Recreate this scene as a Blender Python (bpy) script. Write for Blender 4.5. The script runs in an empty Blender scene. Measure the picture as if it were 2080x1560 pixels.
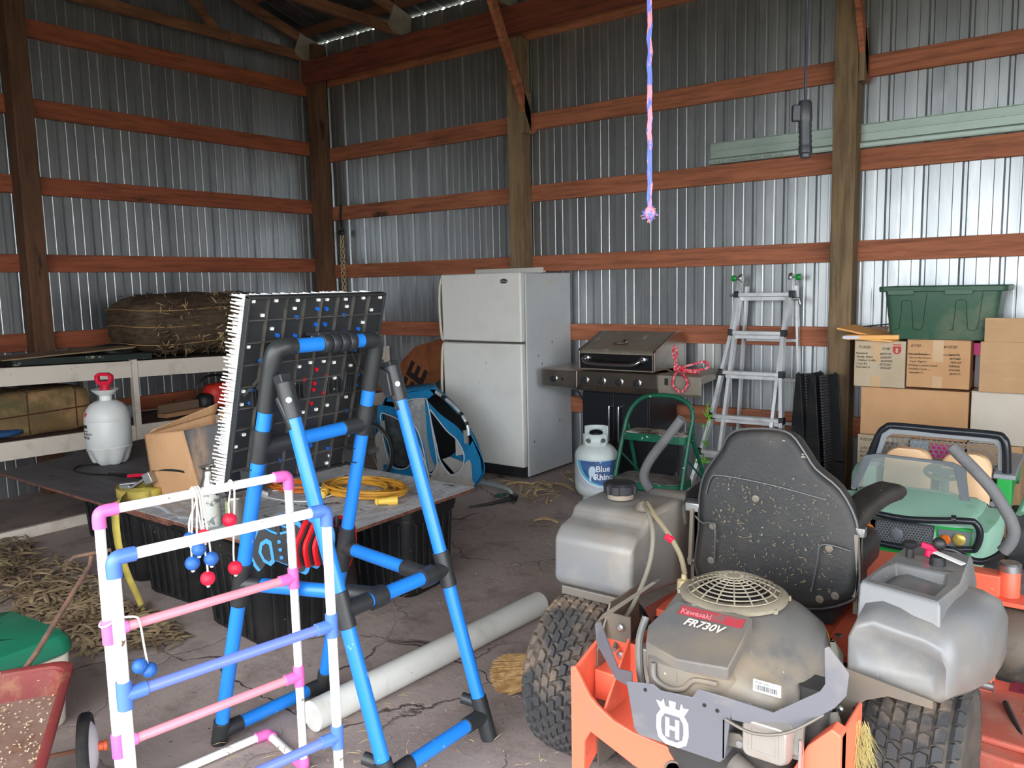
import bpy, math, random
from mathutils import Vector as V, Matrix as M4, Euler
from math import sin, cos, pi, radians as R
SC = bpy.context.scene; COL = SC.collection
# ---------------------------------------------------------------- camera
YAW, PITCH, ROLL = R(36.573), R(6.933), R(-1.234)
fw = V((-sin(YAW)*cos(PITCH), cos(YAW)*cos(PITCH), -sin(PITCH)))
rt = fw.cross(V((0, 0, 1))).normalized(); up = rt.cross(fw)
r2 = cos(ROLL)*rt + sin(ROLL)*up; u2 = -sin(ROLL)*rt + cos(ROLL)*up
cd = bpy.data.cameras.new('camera'); cam = bpy.data.objects.new('camera', cd); COL.objects.link(cam)
mw = M4.Identity(4)
for i in range(3): mw[i][0] = r2[i]; mw[i][1] = u2[i]; mw[i][2] = -fw[i]
mw[0][3], mw[1][3], mw[2][3] = 6.901, -5.969, 1.58
cam.matrix_world = mw
cd.sensor_width = 36; cd.lens = 28.6566; cd.clip_start = .05; cd.clip_end = 300
SC.camera = cam
# ---------------------------------------------------------------- daylight: an overcast sky seen through the open side of the shed
W = bpy.data.worlds.new('sky'); SC.world = W; W.use_nodes = True
nt = W.node_tree; nt.nodes.clear()
wo = nt.nodes.new('ShaderNodeOutputWorld'); bg = nt.nodes.new('ShaderNodeBackground')
tc = nt.nodes.new('ShaderNodeTexCoord'); sx = nt.nodes.new('ShaderNodeSeparateXYZ'); cr = nt.nodes.new('ShaderNodeValToRGB')
cr.color_ramp.elements[0].position = .0; cr.color_ramp.elements[0].color = (.90, .95, 1, 1)
cr.color_ramp.elements[1].position = .7; cr.color_ramp.elements[1].color = (.97, .99, 1, 1)
nt.links.new(tc.outputs['Generated'], sx.inputs[0]); nt.links.new(sx.outputs[2], cr.inputs[0])
nt.links.new(cr.outputs[0], bg.inputs[0]); nt.links.new(bg.outputs[0], wo.inputs[0])
bg.inputs[1].default_value = 5.0
SC.view_settings.view_transform = 'Standard'; SC.view_settings.look = 'None'
SC.view_settings.gamma = 1; SC.view_settings.use_curve_mapping = False
SC.view_settings.exposure = 0.7
random.seed(7)
# ---------------------------------------------------------------- materials
MC = {}
def lin(c):
    return tuple(((x/255)/12.92 if x <= 10.3 else ((x/255+.055)/1.055)**2.4) for x in c)
def mat(name, col, rough=.6, metal=0, n=None, bump=None, alpha=1, trans=0, grain=None, spots=None, spec=.5, coat=0):
    """n = (scale, low, high, colour2[, stretch]) noise patches; grain = axis of wood grain; spots = (scale, threshold, colour)"""
    if name in MC: return MC[name]
    m = bpy.data.materials.new(name); m.use_nodes = True; t = m.node_tree; b = t.nodes['Principled BSDF']; MC[name] = m
    N = t.nodes.new; L = t.links.new
    b.inputs['Roughness'].default_value = rough; b.inputs['Metallic'].default_value = metal
    b.inputs['Specular IOR Level'].default_value = spec; b.inputs['Coat Weight'].default_value = coat
    b.inputs['Alpha'].default_value = alpha; b.inputs['Transmission Weight'].default_value = trans
    c = N('ShaderNodeRGB'); c.outputs[0].default_value = (*lin(col), 1); cur = c.outputs[0]
    tx = N('ShaderNodeTexCoord').outputs['Object']
    def noi(scale, stretch=(1, 1, 1), detail=5, ro=.6):
        mp = N('ShaderNodeMapping'); mp.inputs['Scale'].default_value = stretch; L(tx, mp.inputs[0])
        no = N('ShaderNodeTexNoise'); no.inputs['Scale'].default_value = scale; no.inputs['Detail'].default_value = detail
        no.inputs['Roughness'].default_value = ro; L(mp.outputs[0], no.inputs['Vector']); return no.outputs[0]
    def mix(f, a, c2):
        x = N('ShaderNodeMix'); x.data_type = 'RGBA'; L(f, x.inputs[0]); L(a, x.inputs[6]); x.inputs[7].default_value = (*lin(c2), 1); return x.outputs[2]
    def rng(src, lo, hi):
        r = N('ShaderNodeMapRange'); r.inputs[1].default_value = lo; r.inputs[2].default_value = hi; L(src, r.inputs[0]); return r.outputs[0]
    if n and not isinstance(n[0], (tuple, list)): n = [n]
    for k in n or []:
        cur = mix(rng(noi(k[0], k[4] if len(k) > 4 else (1, 1, 1)), k[1], k[2]), cur, k[3])
    if grain is not None:
        st = [14, 14, 14]; st[grain] = .9
        cur = mix(rng(noi(2.2, tuple(st), 8, .7), .45, .72), cur, tuple(x*.55 for x in col))
        st = [5, 5, 5]; st[grain] = 1.6
        cur = mix(rng(noi(1.1, tuple(st), 3), .66, .74), cur, tuple(x*.4 for x in col))
    if spots:
        cur = mix(rng(noi(spots[0], (1, 1, 1), 2, .5), spots[1], spots[1]+.03), cur, spots[2])
    L(cur, b.inputs['Base Color'])
    if bump:
        bp = N('ShaderNodeBump'); bp.inputs['Strength'].default_value = bump[1]; bp.inputs['Distance'].default_value = .01
        L(noi(bump[0], bump[2] if len(bump) > 2 else (1, 1, 1)), bp.inputs['Height']); L(bp.outputs[0], b.inputs['Normal'])
    m['col'] = 1
    return m
# ---------------------------------------------------------------- mesh helpers
class MB:
    def __init__(s, mtx=None): s.v = []; s.f = []; s.m = mtx
    def add(s, vs, fs):
        o = len(s.v); s.v += [tuple((s.m @ V(p)) if s.m else p) for p in vs]; s.f += [tuple(i+o for i in f) for f in fs]; return s
    def box(s, c, d, rot=None, top=(1, 1), sh=(0, 0)):
        q = Euler(rot).to_matrix() if rot is not None and not isinstance(rot, M4) else (rot.to_3x3() if rot is not None else None); vs = []
        for z in (-1, 1):
            for y in (-1, 1):
                for x in (-1, 1):
                    k = top if z > 0 else (1, 1)
                    p = V((x*d[0]/2*k[0] + (sh[0] if z > 0 else 0), y*d[1]/2*k[1] + (sh[1] if z > 0 else 0), z*d[2]/2))
                    vs.append(tuple((q @ p if q else p) + V(c)))
        return s.add(vs, [(0, 2, 3, 1), (4, 5, 7, 6), (0, 1, 5, 4), (2, 6, 7, 3), (0, 4, 6, 2), (1, 3, 7, 5)])
    def bx(s, x0, x1, y0, y1, z0, z1): return s.box(((x0+x1)/2, (y0+y1)/2, (z0+z1)/2), (x1-x0, y1-y0, z1-z0))
    def bar(s, a, b, w, h, roll=0, upv=(0, 0, 1)):
        a = V(a); b = V(b); d = b-a; z = d.normalized(); u = V(upv)
        if abs(z.dot(u)) > .98: u = V((0, 1, 0))
        x = u.cross(z).normalized(); y = z.cross(x)
        if roll: x, y = cos(roll)*x+sin(roll)*y, -sin(roll)*x+cos(roll)*y
        q = M4((x, y, z)).transposed(); return s.box((a+b)/2, (w, h, d.length), q.to_4x4())
    def tube(s, pts, r, seg=12, closed=False, sq=1):
        P = [V(p) for p in pts]; n = len(P); rr = r if isinstance(r, (list, tuple)) else [r]*n; vs = []; u = None
        for i in range(n):
            a = P[(i-1) % n] if (i or closed) else P[0]; b = P[(i+1) % n] if (i < n-1 or closed) else P[-1]
            t = (b-a); t = t.normalized() if t.length > 1e-9 else V((0, 0, 1))
            if u is None: u = t.orthogonal().normalized()
            u = (u - t*u.dot(t)); u = u.normalized() if u.length > 1e-6 else t.orthogonal().normalized(); w = t.cross(u)
            for k in range(seg):
                a_ = 2*pi*k/seg; vs.append(tuple(P[i] + (u*cos(a_)+w*sin(a_)*sq)*rr[i]))
        fs = [(i*seg+k, i*seg+(k+1) % seg, ((i+1) % n)*seg+(k+1) % seg, ((i+1) % n)*seg+k) for i in range(n if closed else n-1) for k in range(seg)]
        if not closed: fs += [tuple(reversed(range(seg))), tuple((n-1)*seg+k for k in range(seg))]
        return s.add(vs, fs)
    def lathe(s, prof, c=(0, 0, 0), ax=(0, 0, 1), seg=24, wob=None, a0=0, a1=2*pi):
        z = V(ax).normalized(); x = z.orthogonal().normalized(); y = z.cross(x); vs = []; n = len(prof); full = abs(a1-a0-2*pi) < 1e-6
        if abs(z.z) > .99: x = V((1, 0, 0)); y = z.cross(x)
        m = seg if full else seg+1
        for r, h in prof:
            for k in range(m):
                a = a0+(a1-a0)*k/seg; rr = r*(wob(a, h) if wob else 1); vs.append(tuple(V(c)+x*(rr*cos(a))+y*(rr*sin(a))+z*h))
        fs = [(i*m+k, i*m+(k+1) % m, (i+1)*m+(k+1) % m, (i+1)*m+k) for i in range(n-1) for k in range(m if full else seg)]
        if full:
            if prof[0][0] > 1e-5: fs.append(tuple(reversed(range(m))))
            if prof[-1][0] > 1e-5: fs.append(tuple((n-1)*m+k for k in range(m)))
        return s.add(vs, fs)
    def prism(s, poly, o, ux, uy, d):
        o = V(o); ux = V(ux); uy = V(uy); d = V(d); a = [o+ux*p[0]+uy*p[1] for p in poly]; n = len(a)
        vs = [tuple(p) for p in a]+[tuple(p+d) for p in a]
        return s.add(vs, [tuple(range(n)), tuple(reversed(range(n, 2*n)))]+[((i+1) % n, i, n+i, n+(i+1) % n) for i in range(n)])
    def ring(s, outer, inner, o, ux, uy, d):
        o = V(o); ux = V(ux); uy = V(uy); d = V(d); n = len(outer)
        L = [[o+ux*p[0]+uy*p[1] for p in outer], [o+ux*p[0]+uy*p[1] for p in inner]]; L += [[p+d for p in L[1]], [p+d for p in L[0]]]
        return s.add([tuple(p) for l in L for p in l], [(k*n+i, k*n+(i+1) % n, ((k+1) % 4)*n+(i+1) % n, ((k+1) % 4)*n+i) for k in range(4) for i in range(n)])
    def loft(s, rings, caps=True, closed=True):
        n = len(rings[0]); vs = [tuple(p) for r in rings for p in r]; m = n if closed else n-1
        fs = [(i*n+k, i*n+(k+1) % n, (i+1)*n+(k+1) % n, (i+1)*n+k) for i in range(len(rings)-1) for k in range(m)]
        if caps and closed: fs += [tuple(reversed(range(n))), tuple((len(rings)-1)*n+k for k in range(n))]
        return s.add(vs, fs)
    def ell(s, c, r, seg=16, rot=None):
        if not isinstance(r, (tuple, list)): r = (r, r, r)
        q = Euler(rot).to_matrix() if rot else None; rings = []; nr = seg//2
        vs = []; 
        for i in range(nr+1):
            t = -pi/2+pi*i/nr
            for k in range(seg):
                a = 2*pi*k/seg; p = V((r[0]*cos(t)*cos(a), r[1]*cos(t)*sin(a), r[2]*sin(t))); vs.append(tuple((q @ p if q else p)+V(c)))
        return s.add(vs, [(i*seg+k, i*seg+(k+1) % seg, (i+1)*seg+(k+1) % seg, (i+1)*seg+k) for i in range(nr) for k in range(seg)])
    def grid(s, fn, nu, nv, th=0):
        vs = [tuple(fn(i/nu, j/nv)) for i in range(nu+1) for j in range(nv+1)]; w = nv+1
        fs = [(i*w+j, (i+1)*w+j, (i+1)*w+j+1, i*w+j+1) for i in range(nu) for j in range(nv)]
        return s.add(vs, fs)
    def build(s, name, m, parent=None, off=None, bevel=0, smooth=35, label=None, kind=None, sol=0, sub=0, mats=None):
        me = bpy.data.meshes.new(name); o = V(off) if off else None
        me.from_pydata([(p[0]-o.x, p[1]-o.y, p[2]-o.z) for p in s.v] if o else s.v, [], s.f); me.materials.append(m)
        import bmesh
        b = bmesh.new(); b.from_mesh(me); bmesh.ops.remove_doubles(b, verts=b.verts, dist=1e-6)
        bmesh.ops.recalc_face_normals(b, faces=b.faces); b.to_mesh(me); b.free()
        if smooth:
            me.shade_smooth(); me.set_sharp_from_angle(angle=R(smooth))
        ob = bpy.data.objects.new(name, me); COL.objects.link(ob)
        if parent: ob.parent = parent
        if sol: k = ob.modifiers.new('s', 'SOLIDIFY'); k.thickness = sol; k.offset = 0
        if bevel: k = ob.modifiers.new('b', 'BEVEL'); k.width = bevel; k.segments = 2; k.limit_method = 'ANGLE'; k.angle_limit = R(40)
        if sub: k = ob.modifiers.new('u', 'SUBSURF'); k.levels = sub; k.render_levels = sub
        if label: ob['label'] = label
        if kind: ob['kind'] = kind
        return ob
def thing(name, label, cat, loc=(0, 0, 0), rz=0, group=None):
    o = bpy.data.objects.new(name, None); COL.objects.link(o); o.location = loc; o.rotation_euler = (0, 0, rz); o.empty_display_size = .05
    return tag(o, label, cat, group)
def tag(o, label, cat, group=None):
    o['label'] = label; o['category'] = cat
    if group: o['group'] = group
    return o
def struct(o): o['kind'] = 'structure'; return o
def dup(o, parent=None):
    c = o.copy(); COL.objects.link(c); c.parent = parent
    for ch in list(o.children): dup(ch, c)
    return c
def text(s, size, loc, ux, uy, m, parent, off=None, name='lettering', bold=0, ext=.0006, al='LEFT', shear=0):
    cu = bpy.data.curves.new('t', 'FONT'); cu.body = s; cu.size = size; cu.extrude = ext; cu.offset = bold; cu.align_x = al; cu.shear = shear; cu.resolution_u = 3
    ob = bpy.data.objects.new('t', cu); COL.objects.link(ob); bpy.context.view_layer.update()
    me = bpy.data.meshes.new_from_object(ob.evaluated_get(bpy.context.evaluated_depsgraph_get())); bpy.data.objects.remove(ob); bpy.data.curves.remove(cu)
    ux = V(ux).normalized(); uy = V(uy).normalized(); uz = ux.cross(uy); o = V(loc)-(V(off) if off else V((0, 0, 0)))
    for v in me.vertices: v.co = o+ux*v.co.x+uy*v.co.y+uz*v.co.z
    me.materials.clear(); me.materials.append(m); me.name = name
    t = bpy.data.objects.new(name, me); COL.objects.link(t); t.parent = parent; return t
def rr(w, h, r, n=5, cx=0, cy=0):
    P = []
    for sx_, sy_, a0 in ((1, 1, 0), (-1, 1, 90), (-1, -1, 180), (1, -1, 270)):
        for k in range(n+1):
            a = R(a0+90*k/n); P.append((cx+sx_*(w/2-r)+r*cos(a), cy+sy_*(h/2-r)+r*sin(a)))
    return P
def smooth_path(pts, n=6, closed=False):
    P = [V(p) for p in pts]; out = []; m = len(P)
    for i in range(m if closed else m-1):
        g = lambda j: P[j % m] if closed else P[max(0, min(m-1, j))]
        p0, p1, p2, p3 = g(i-1), g(i), g(i+1), g(i+2)
        for k in range(n):
            t = k/n; out.append(.5*((2*p1)+(p2-p0)*t+(2*p0-5*p1+4*p2-p3)*t*t+(3*p1-p0-3*p2+p3)*t**3))
    if not closed: out.append(P[-1])
    return out
def lerp(a, b, t): return V(a)*(1-t)+V(b)*t
def rnd(a, b): return random.uniform(a, b)
# ---------------------------------------------------------------- shared materials
steel_wall = mat('galvanised_sheet', (182, 186, 188), .36, .85, n=[(1.6, .35, .8, (146, 150, 154), (5, 5, .25)), (5, .5, .85, (196, 198, 200), (2, 2, .6))], bump=(1.1, .05, (5, 5, .4)))
steel_roof = mat('roof_sheet', (120, 124, 128), .45, .85, n=(3, .4, .7, (85, 88, 92)))
girt_x = mat('stained_board', (184, 112, 80), .75, n=[(1.2, .4, .8, (150, 86, 58), (1, 6, 6)), (5, .55, .8, (170, 108, 78), (.6, 3, 3))], grain=0, bump=(30, .2, (.1, 1, 1)))
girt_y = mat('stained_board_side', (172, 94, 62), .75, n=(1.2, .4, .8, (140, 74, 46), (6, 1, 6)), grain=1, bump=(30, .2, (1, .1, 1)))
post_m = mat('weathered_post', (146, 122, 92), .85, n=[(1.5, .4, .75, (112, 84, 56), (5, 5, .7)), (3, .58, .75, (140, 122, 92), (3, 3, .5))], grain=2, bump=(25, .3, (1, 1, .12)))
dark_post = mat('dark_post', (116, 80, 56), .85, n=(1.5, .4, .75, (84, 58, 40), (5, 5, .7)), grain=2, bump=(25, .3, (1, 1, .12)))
black_pl = mat('black_plastic', (30, 31, 34), .5, n=(7, .5, .75, (52, 50, 48)))
black_m = mat('black_matte', (20, 20, 22), .7)
rubber = mat('rubber', (38, 38, 40), .8, n=(6, .5, .7, (74, 68, 62)), bump=(60, .2))
chrome = mat('bright_steel', (205, 205, 208), .25, 1)
zinc = mat('zinc_plated', (178, 180, 182), .4, .9, n=(12, .5, .7, (120, 118, 112)))
white_pl = mat('white_plastic', (226, 226, 224), .42, n=(6, .55, .8, (196, 194, 188)))
ink = mat('black_ink', (28, 26, 26), .8)
# ---------------------------------------------------------------- floor, ground
def floor_mat():
    m = bpy.data.materials.new('cracked_floor'); m.use_nodes = True; t = m.node_tree; b = t.nodes['Principled BSDF']; N = t.nodes.new; L = t.links.new
    tx = N('ShaderNodeTexCoord').outputs['Object']
    def noi(s, d=6, ro=.6):
        no = N('ShaderNodeTexNoise'); no.inputs['Scale'].default_value = s; no.inputs['Detail'].default_value = d; no.inputs['Roughness'].default_value = ro; L(tx, no.inputs['Vector']); return no.outputs[0]
    def rng(src, lo, hi, a=0, z=1):
        r = N('ShaderNodeMapRange'); r.inputs[1].default_value = lo; r.inputs[2].default_value = hi; r.inputs[3].default_value = a; r.inputs[4].default_value = z; L(src, r.inputs[0]); return r.outputs[0]
    def mix(f, a, c2, c1=None):
        x = N('ShaderNodeMix'); x.data_type = 'RGBA'; L(f, x.inputs[0]); x.inputs[7].default_value = (*lin(c2), 1)
        if c1: x.inputs[6].default_value = (*lin(c1), 1)
        else: L(a, x.inputs[6])
        return x.outputs[2]
    c = mix(rng(noi(1.1), .35, .7), None, (152, 137, 133), (178, 163, 158))
    c = mix(rng(noi(4.5, 8, .7), .5, .72), c, (128, 113, 108))
    c = mix(rng(noi(28, 3), .66, .7), c, (176, 164, 150))
    c = mix(rng(noi(60, 2), .7, .73), c, (60, 50, 46))
    dn = N('ShaderNodeVectorMath'); dn.operation = 'MULTIPLY_ADD'
    nz = N('ShaderNodeTexNoise'); nz.inputs['Scale'].default_value = 2.2; nz.inputs['Detail'].default_value = 8; L(tx, nz.inputs['Vector'])
    L(nz.outputs[1], dn.inputs[0]); dn.inputs[1].default_value = (.55, .55, 0); L(tx, dn.inputs[2])
    vo = N('ShaderNodeTexVoronoi'); vo.feature = 'DISTANCE_TO_EDGE'; vo.inputs['Scale'].default_value = 1.55; L(dn.outputs[0], vo.inputs['Vector'])
    ln = rng(vo.outputs[0], .0, .011, 1, 0); gate = rng(noi(.9, 2), .42, .55)
    mu = N('ShaderNodeMath'); mu.operation = 'MULTIPLY'; L(ln, mu.inputs[0]); L(gate, mu.inputs[1])
    c = mix(mu.outputs[0], c, (62, 52, 48)); L(c, b.inputs['Base Color'])
    b.inputs['Roughness'].default_value = .78; b.inputs['Specular IOR Level'].default_value = .35
    h = N('ShaderNodeMath'); h.operation = 'SUBTRACT'; L(noi(9, 9, .65), h.inputs[0]); L(mu.outputs[0], h.inputs[1])
    bp = N('ShaderNodeBump'); bp.inputs['Strength'].default_value = .55; bp.inputs['Distance'].default_value = .012; L(h.outputs[0], bp.inputs['Height']); L(bp.outputs[0], b.inputs['Normal'])
    return m
fl = MB().add([(-.06, -6.7, 0), (9.6, -6.7, 0), (9.6, .06, 0), (-.06, .06, 0), (-.06, -6.7, -.12), (9.6, -6.7, -.12), (9.6, .06, -.12), (-.06, .06, -.12)],
    [(0, 1, 2, 3), (7, 6, 5, 4), (0, 4, 5, 1), (1, 5, 6, 2), (2, 6, 7, 3), (3, 7, 4, 0)]).build('floor', floor_mat(), smooth=0); struct(fl)
gr = MB().bx(-30, 40, -40, 30, -.3, -.121).build('ground', mat('grass_ground', (124, 122, 108), .9, n=(1.5, .4, .7, (112, 118, 88))), smooth=0); struct(gr)
# ---------------------------------------------------------------- ribbed sheet
RIB = [(-.019, 0), (-.009, .017), (.009, .017), (.019, 0)]; MIN = [(-.010, 0), (-.005, .002), (.005, .002), (.010, 0)]
def profile(start, end, first, per=.2286):
    P = [(start, 0)]; k = math.floor((start-first)/per)-1
    while first+k*per < end+per:
        c = first+k*per
        for dc, S_ in ((0, RIB), (per/3, MIN), (2*per/3, MIN)):
            for a, d in S_:
                x = c+dc+a
                if start < x < end: P.append((x, d))
        k += 1
    P.append((end, 0)); return P
def sheet(name, P, lo, hi, fnpt, m):
    vs = []; fs = []
    for i, (a, d) in enumerate(P): vs += [fnpt(a, d, lo(a)), fnpt(a, d, hi(a))]
    fs = [(2*i, 2*i+2, 2*i+3, 2*i+1) for i in range(len(P)-1)]
    o = MB().add(vs, fs).build(name, m, smooth=0); k = o.modifiers.new('s', 'SOLIDIFY'); k.thickness = .0012; k.offset = 1; return struct(o)
EAVE = 4.15; SL = .28; RIDGE = -3.3
def roofz(y): return EAVE+SL*(-y) if y > RIDGE else EAVE+SL*(-RIDGE)-SL*(RIDGE-y)
sheet('wall_right', profile(-.055, 9.55, .136), lambda a: 0, lambda a: 4.125, lambda a, d, z: (a, .039+d, z), steel_wall)
sheet('wall_left', profile(-6.655, .055, -.186-40*.2286+0), lambda a: 0, lambda a: roofz(a)-.004, lambda a, d, z: (-.039-d, a, z), steel_wall)
sheet('wall_end_north', profile(-3.4, .055, -.1-40*.2286), lambda a: 0, lambda a: roofz(a)-.004, lambda a, d, z: (9.54+d, a, z), steel_wall)
sheet('wall_end', profile(-6.655, -3.4, -.1-40*.2286), lambda a: 2.9, lambda a: roofz(a)-.004, lambda a, d, z: (9.54+d, a, z), steel_wall)  # unseen end wall, left open below to let daylight in from the right
D0, D1, DH = 3.6, 9.2, 2.9  # opening in the unseen front wall, sized to shape the daylight inside
for nm, a, b_, lo in (('wall_front_west', -.055, D0, 0), ('wall_front_east', D1, 9.55, 0), ('wall_front_over', D0, D1, DH)):
    sheet(nm, profile(a, b_, .1), lambda q, l=lo: l, lambda q: 4.1, lambda q, d, z: (q, -6.6-d, z), steel_wall)
for nm, y0, y1 in (('ceiling_north', RIDGE, .058), ('ceiling_south', -6.9, RIDGE)):
    P = profile(-.3, 9.8, .136); vs = []
    for a, d in P: vs += [(a, y0, roofz(y0)+d), (a, y1, roofz(y1)+d)]
    o = MB().add(vs, [(2*i, 2*i+2, 2*i+3, 2*i+1) for i in range(len(P)-1)]).build(nm, steel_roof, smooth=0); k = o.modifiers.new('s', 'SOLIDIFY'); k.thickness = .0012; struct(o)
# ---------------------------------------------------------------- timber frame
TN = [0]
def trim(mb, m, bevel=.004):
    TN[0] += 1; o = mb.build('trim_%d' % TN[0], m, smooth=0, bevel=bevel); struct(o); return o
PX = (2.583, 5.303, 8.02)
for zc in (.535, 1.166, 1.76, 2.368, 2.975): trim(MB().bx(.05, 9.5, 0, .038, zc-.07, zc+.07), girt_x)
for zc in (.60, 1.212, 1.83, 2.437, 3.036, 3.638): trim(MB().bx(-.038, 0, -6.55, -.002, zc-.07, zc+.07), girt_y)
for x in PX: trim(MB().bx(x, x+.15, -.142, -.001, .001, 3.66), post_m, .006)
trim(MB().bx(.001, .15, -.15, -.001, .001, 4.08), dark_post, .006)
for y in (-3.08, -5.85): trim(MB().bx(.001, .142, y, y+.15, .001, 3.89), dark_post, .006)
trim(MB().bx(-.03, 9.5, -.182, -.143, 3.68, 3.905), mat('stained_beam', (140, 70, 50), .75, n=(1.2, .4, .8, (112, 56, 38), (1, 6, 6)), grain=0))
trim(MB().bx(.16, 9.5, .0, .038, 3.665, 3.9), girt_x)
for x, l in ((2.733, .5), (5.455, .5)):      # knee braces beside the posts
    trim(MB().bar((x+.021, -.0, 2.88), (x+.021, -.62, 3.98), .09, .038, upv=(1, 0, 0)), girt_x)
    trim(MB().bx(x, x+.04, -.14, -.045, 2.86, 3.2), post_m)
truss_m = mat('truss_timber', (150, 100, 70), .8, n=(2, .4, .7, (112, 70, 48)), grain=1)
rafter_m = mat('rafter_timber', (128, 84, 62), .8, n=(2, .4, .7, (100, 62, 44)))
for i, x in enumerate((.03, 1.36, 2.60, 3.98, 5.33, 6.67, 8.0)):
    mb = MB(); zb = 3.952
    mb.bx(x, x+.038, -6.5, -.15, zb-.045, zb+.045)
    for s in (0, 1):
        ya, yb = ((-.03, RIDGE) if s == 0 else (RIDGE, -6.5)); off = -.04-.05
        mb.bar((x+.019, ya, roofz(ya)+off), (x+.019, yb, roofz(yb)+off), .09, .038, upv=(1, 0, 0))
    for ya, yb in ((-1.2, -1.75), (-2.3, -1.75), (-2.3, -3.2), (-4.3, -3.4), (-4.3, -4.9), (-5.5, -4.9)):
        mb.bar((x+.019, ya, zb), (x+.019, yb, roofz(yb)-.1), .085, .036, upv=(1, 0, 0))
    t = trim(mb, truss_m, 0)
    MB().prism([(-.04, 3.91), (-.26, 3.91), (-.34, 3.97), (-.26, roofz(-.26)-.06), (-.04, roofz(-.04)-.055)], (x+.0385, 0, 0), (0, 1, 0), (0, 0, 1), (.012, 0, 0)).build('gusset_plate', mat('gusset_plywood', (150, 138, 124), .8, n=(4, .4, .7, (118, 106, 92))), t)
for y in (-.19, -.8, -1.4, -2.0, -2.6, -3.15, -3.6, -4.3, -5.0, -5.7, -6.4):
    a = math.atan(SL)*(1 if y > RIDGE else -1)
    trim(MB().box((4.75, y, roofz(y)-.0215), (9.5, .088, .037), rot=(-a, 0, 0)), rafter_m, 0)
# short upright board under the eave in the corner
# ================================================================ steel shelving along the left wall
shelf_w = mat('shelf_paint', (222, 210, 196), .55, n=(5, .55, .8, (186, 170, 152)), spots=(45, .74, (110, 84, 60)))
board_d = mat('dusty_board', (92, 66, 56), .9, n=(9, .4, .7, (60, 44, 38)), spots=(60, .64, (130, 108, 88)), bump=(40, .5))
t = thing('steel_shelf_unit', 'low white steel shelf unit with brown boards along the corrugated wall', 'shelf', (.55, -1.9, 0)); o = t.location
zt = lambda y: .9765-.0343*y
zm = lambda y: .52-.022*y
def slope_beam(x0, x1, y0, y1, zf, h):
    m = MB(); m.add([(x0, y0, zf(y0)-h), (x1, y0, zf(y0)-h), (x1, y1, zf(y1)-h), (x0, y1, zf(y1)-h), (x0, y0, zf(y0)), (x1, y0, zf(y0)), (x1, y1, zf(y1)), (x0, y1, zf(y1))],
          [(0, 1, 2, 3), (4, 5, 6, 7), (0, 1, 5, 4), (1, 2, 6, 5), (2, 3, 7, 6), (3, 0, 4, 7)]); return m
for ya, yb in ((-4.9, -2.76), (-2.72, -.1)):
    for f in (zt, zm):
        slope_beam(.92, .95, ya, yb, f, .125).build('beam', shelf_w, t, o, bevel=.003, smooth=0)
        slope_beam(.17, .2, ya, yb, f, .125).build('beam', shelf_w, t, o, bevel=.003, smooth=0)
for f in (zt, zm): slope_beam(.2, .92, -4.9, -.1, lambda y, f=f: f(y)-.003, .016).build('deck_board', board_d, t, o, smooth=0)
for x in (.17, .95):
    for y in (-2.76, -.09, -4.95):
        s = -1 if x > .5 else 1
        u = MB().bx(x, x+s*-.004+.008, y, y+.042, .02, zt(y)+.01).bx(x-.028, x+.004, y, y+.004, .02, zt(y)+.01).build('upright', shelf_w, t, o, smooth=0)
        if x > .5:
            k = MB(); z = .1
            while z < zt(y)-.02:
                k.prism([(-.006, .012), (.006, .012), (.003, -.012), (-.003, -.012)], (x+.0085, y+.021, z), (0, 1, 0), (0, 0, 1), (.0006, 0, 0)); z += .051
            k.build('slots', black_m, u, o, smooth=0)
    
tag(MB().bx(1.22, 1.26, -4.6, -3.18, .002, .075).build('painted_board', shelf_w, bevel=.004, smooth=0), 'long white painted board lying on the floor below the shelf', 'board')
# ---- corn stalk bale on the shelf
def lump(c, d, amp, seed, name, m, parent=None, off=None, n=26, sharp=4, rz=0):
    from mathutils import noise
    mb = MB(); vs = []; rows = n//2
    for i in range(rows+1):
        t_ = -pi/2+pi*i/rows
        for k in range(n):
            a = 2*pi*k/n; p = V((cos(t_)*cos(a), cos(t_)*sin(a), sin(t_)))
            q = 1/((abs(p.x)**sharp+abs(p.y)**sharp+abs(p.z)**sharp)**(1/sharp)); p = p*q
            f = 1+amp*noise.noise(p*2.3+V((seed, 0, 0)))+amp*.4*noise.noise(p*7+V((0, seed, 0)))
            w = V((p.x*d[0]/2*f, p.y*d[1]/2*f, p.z*d[2]/2*(f if p.z > 0 else 1)))
            vs.append((c[0]+w.x*cos(rz)-w.y*sin(rz), c[1]+w.x*sin(rz)+w.y*cos(rz), c[2]+w.z))
    mb.add(vs, [(i*n+k, i*n+(k+1) % n, (i+1)*n+(k+1) % n, (i+1)*n+k) for i in range(rows) for k in range(n)])
    return mb.build(name, m, parent, off, smooth=60)
husk_m = mat('dry_husk', (186, 160, 120), .85, n=(4, .4, .7, (140, 116, 84)))
husk_d = mat('dry_stalk', (98, 78, 58), .8, n=(14, .4, .65, (60, 46, 34), (1, .3, 3)), bump=(26, 1, (1, .3, 3)))
t = thing('stalk_bale', 'brown bale of dried corn stalks tied with twine on the shelf', 'bale', (.52, -2.05, zt(-2.05))); o = t.location
lump((.52, -2.03, zt(-2)+.272), (.72, 1.16, .5), .10, 3, 'stalks', husk_d, t, o, n=40, sharp=3.2)
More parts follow.
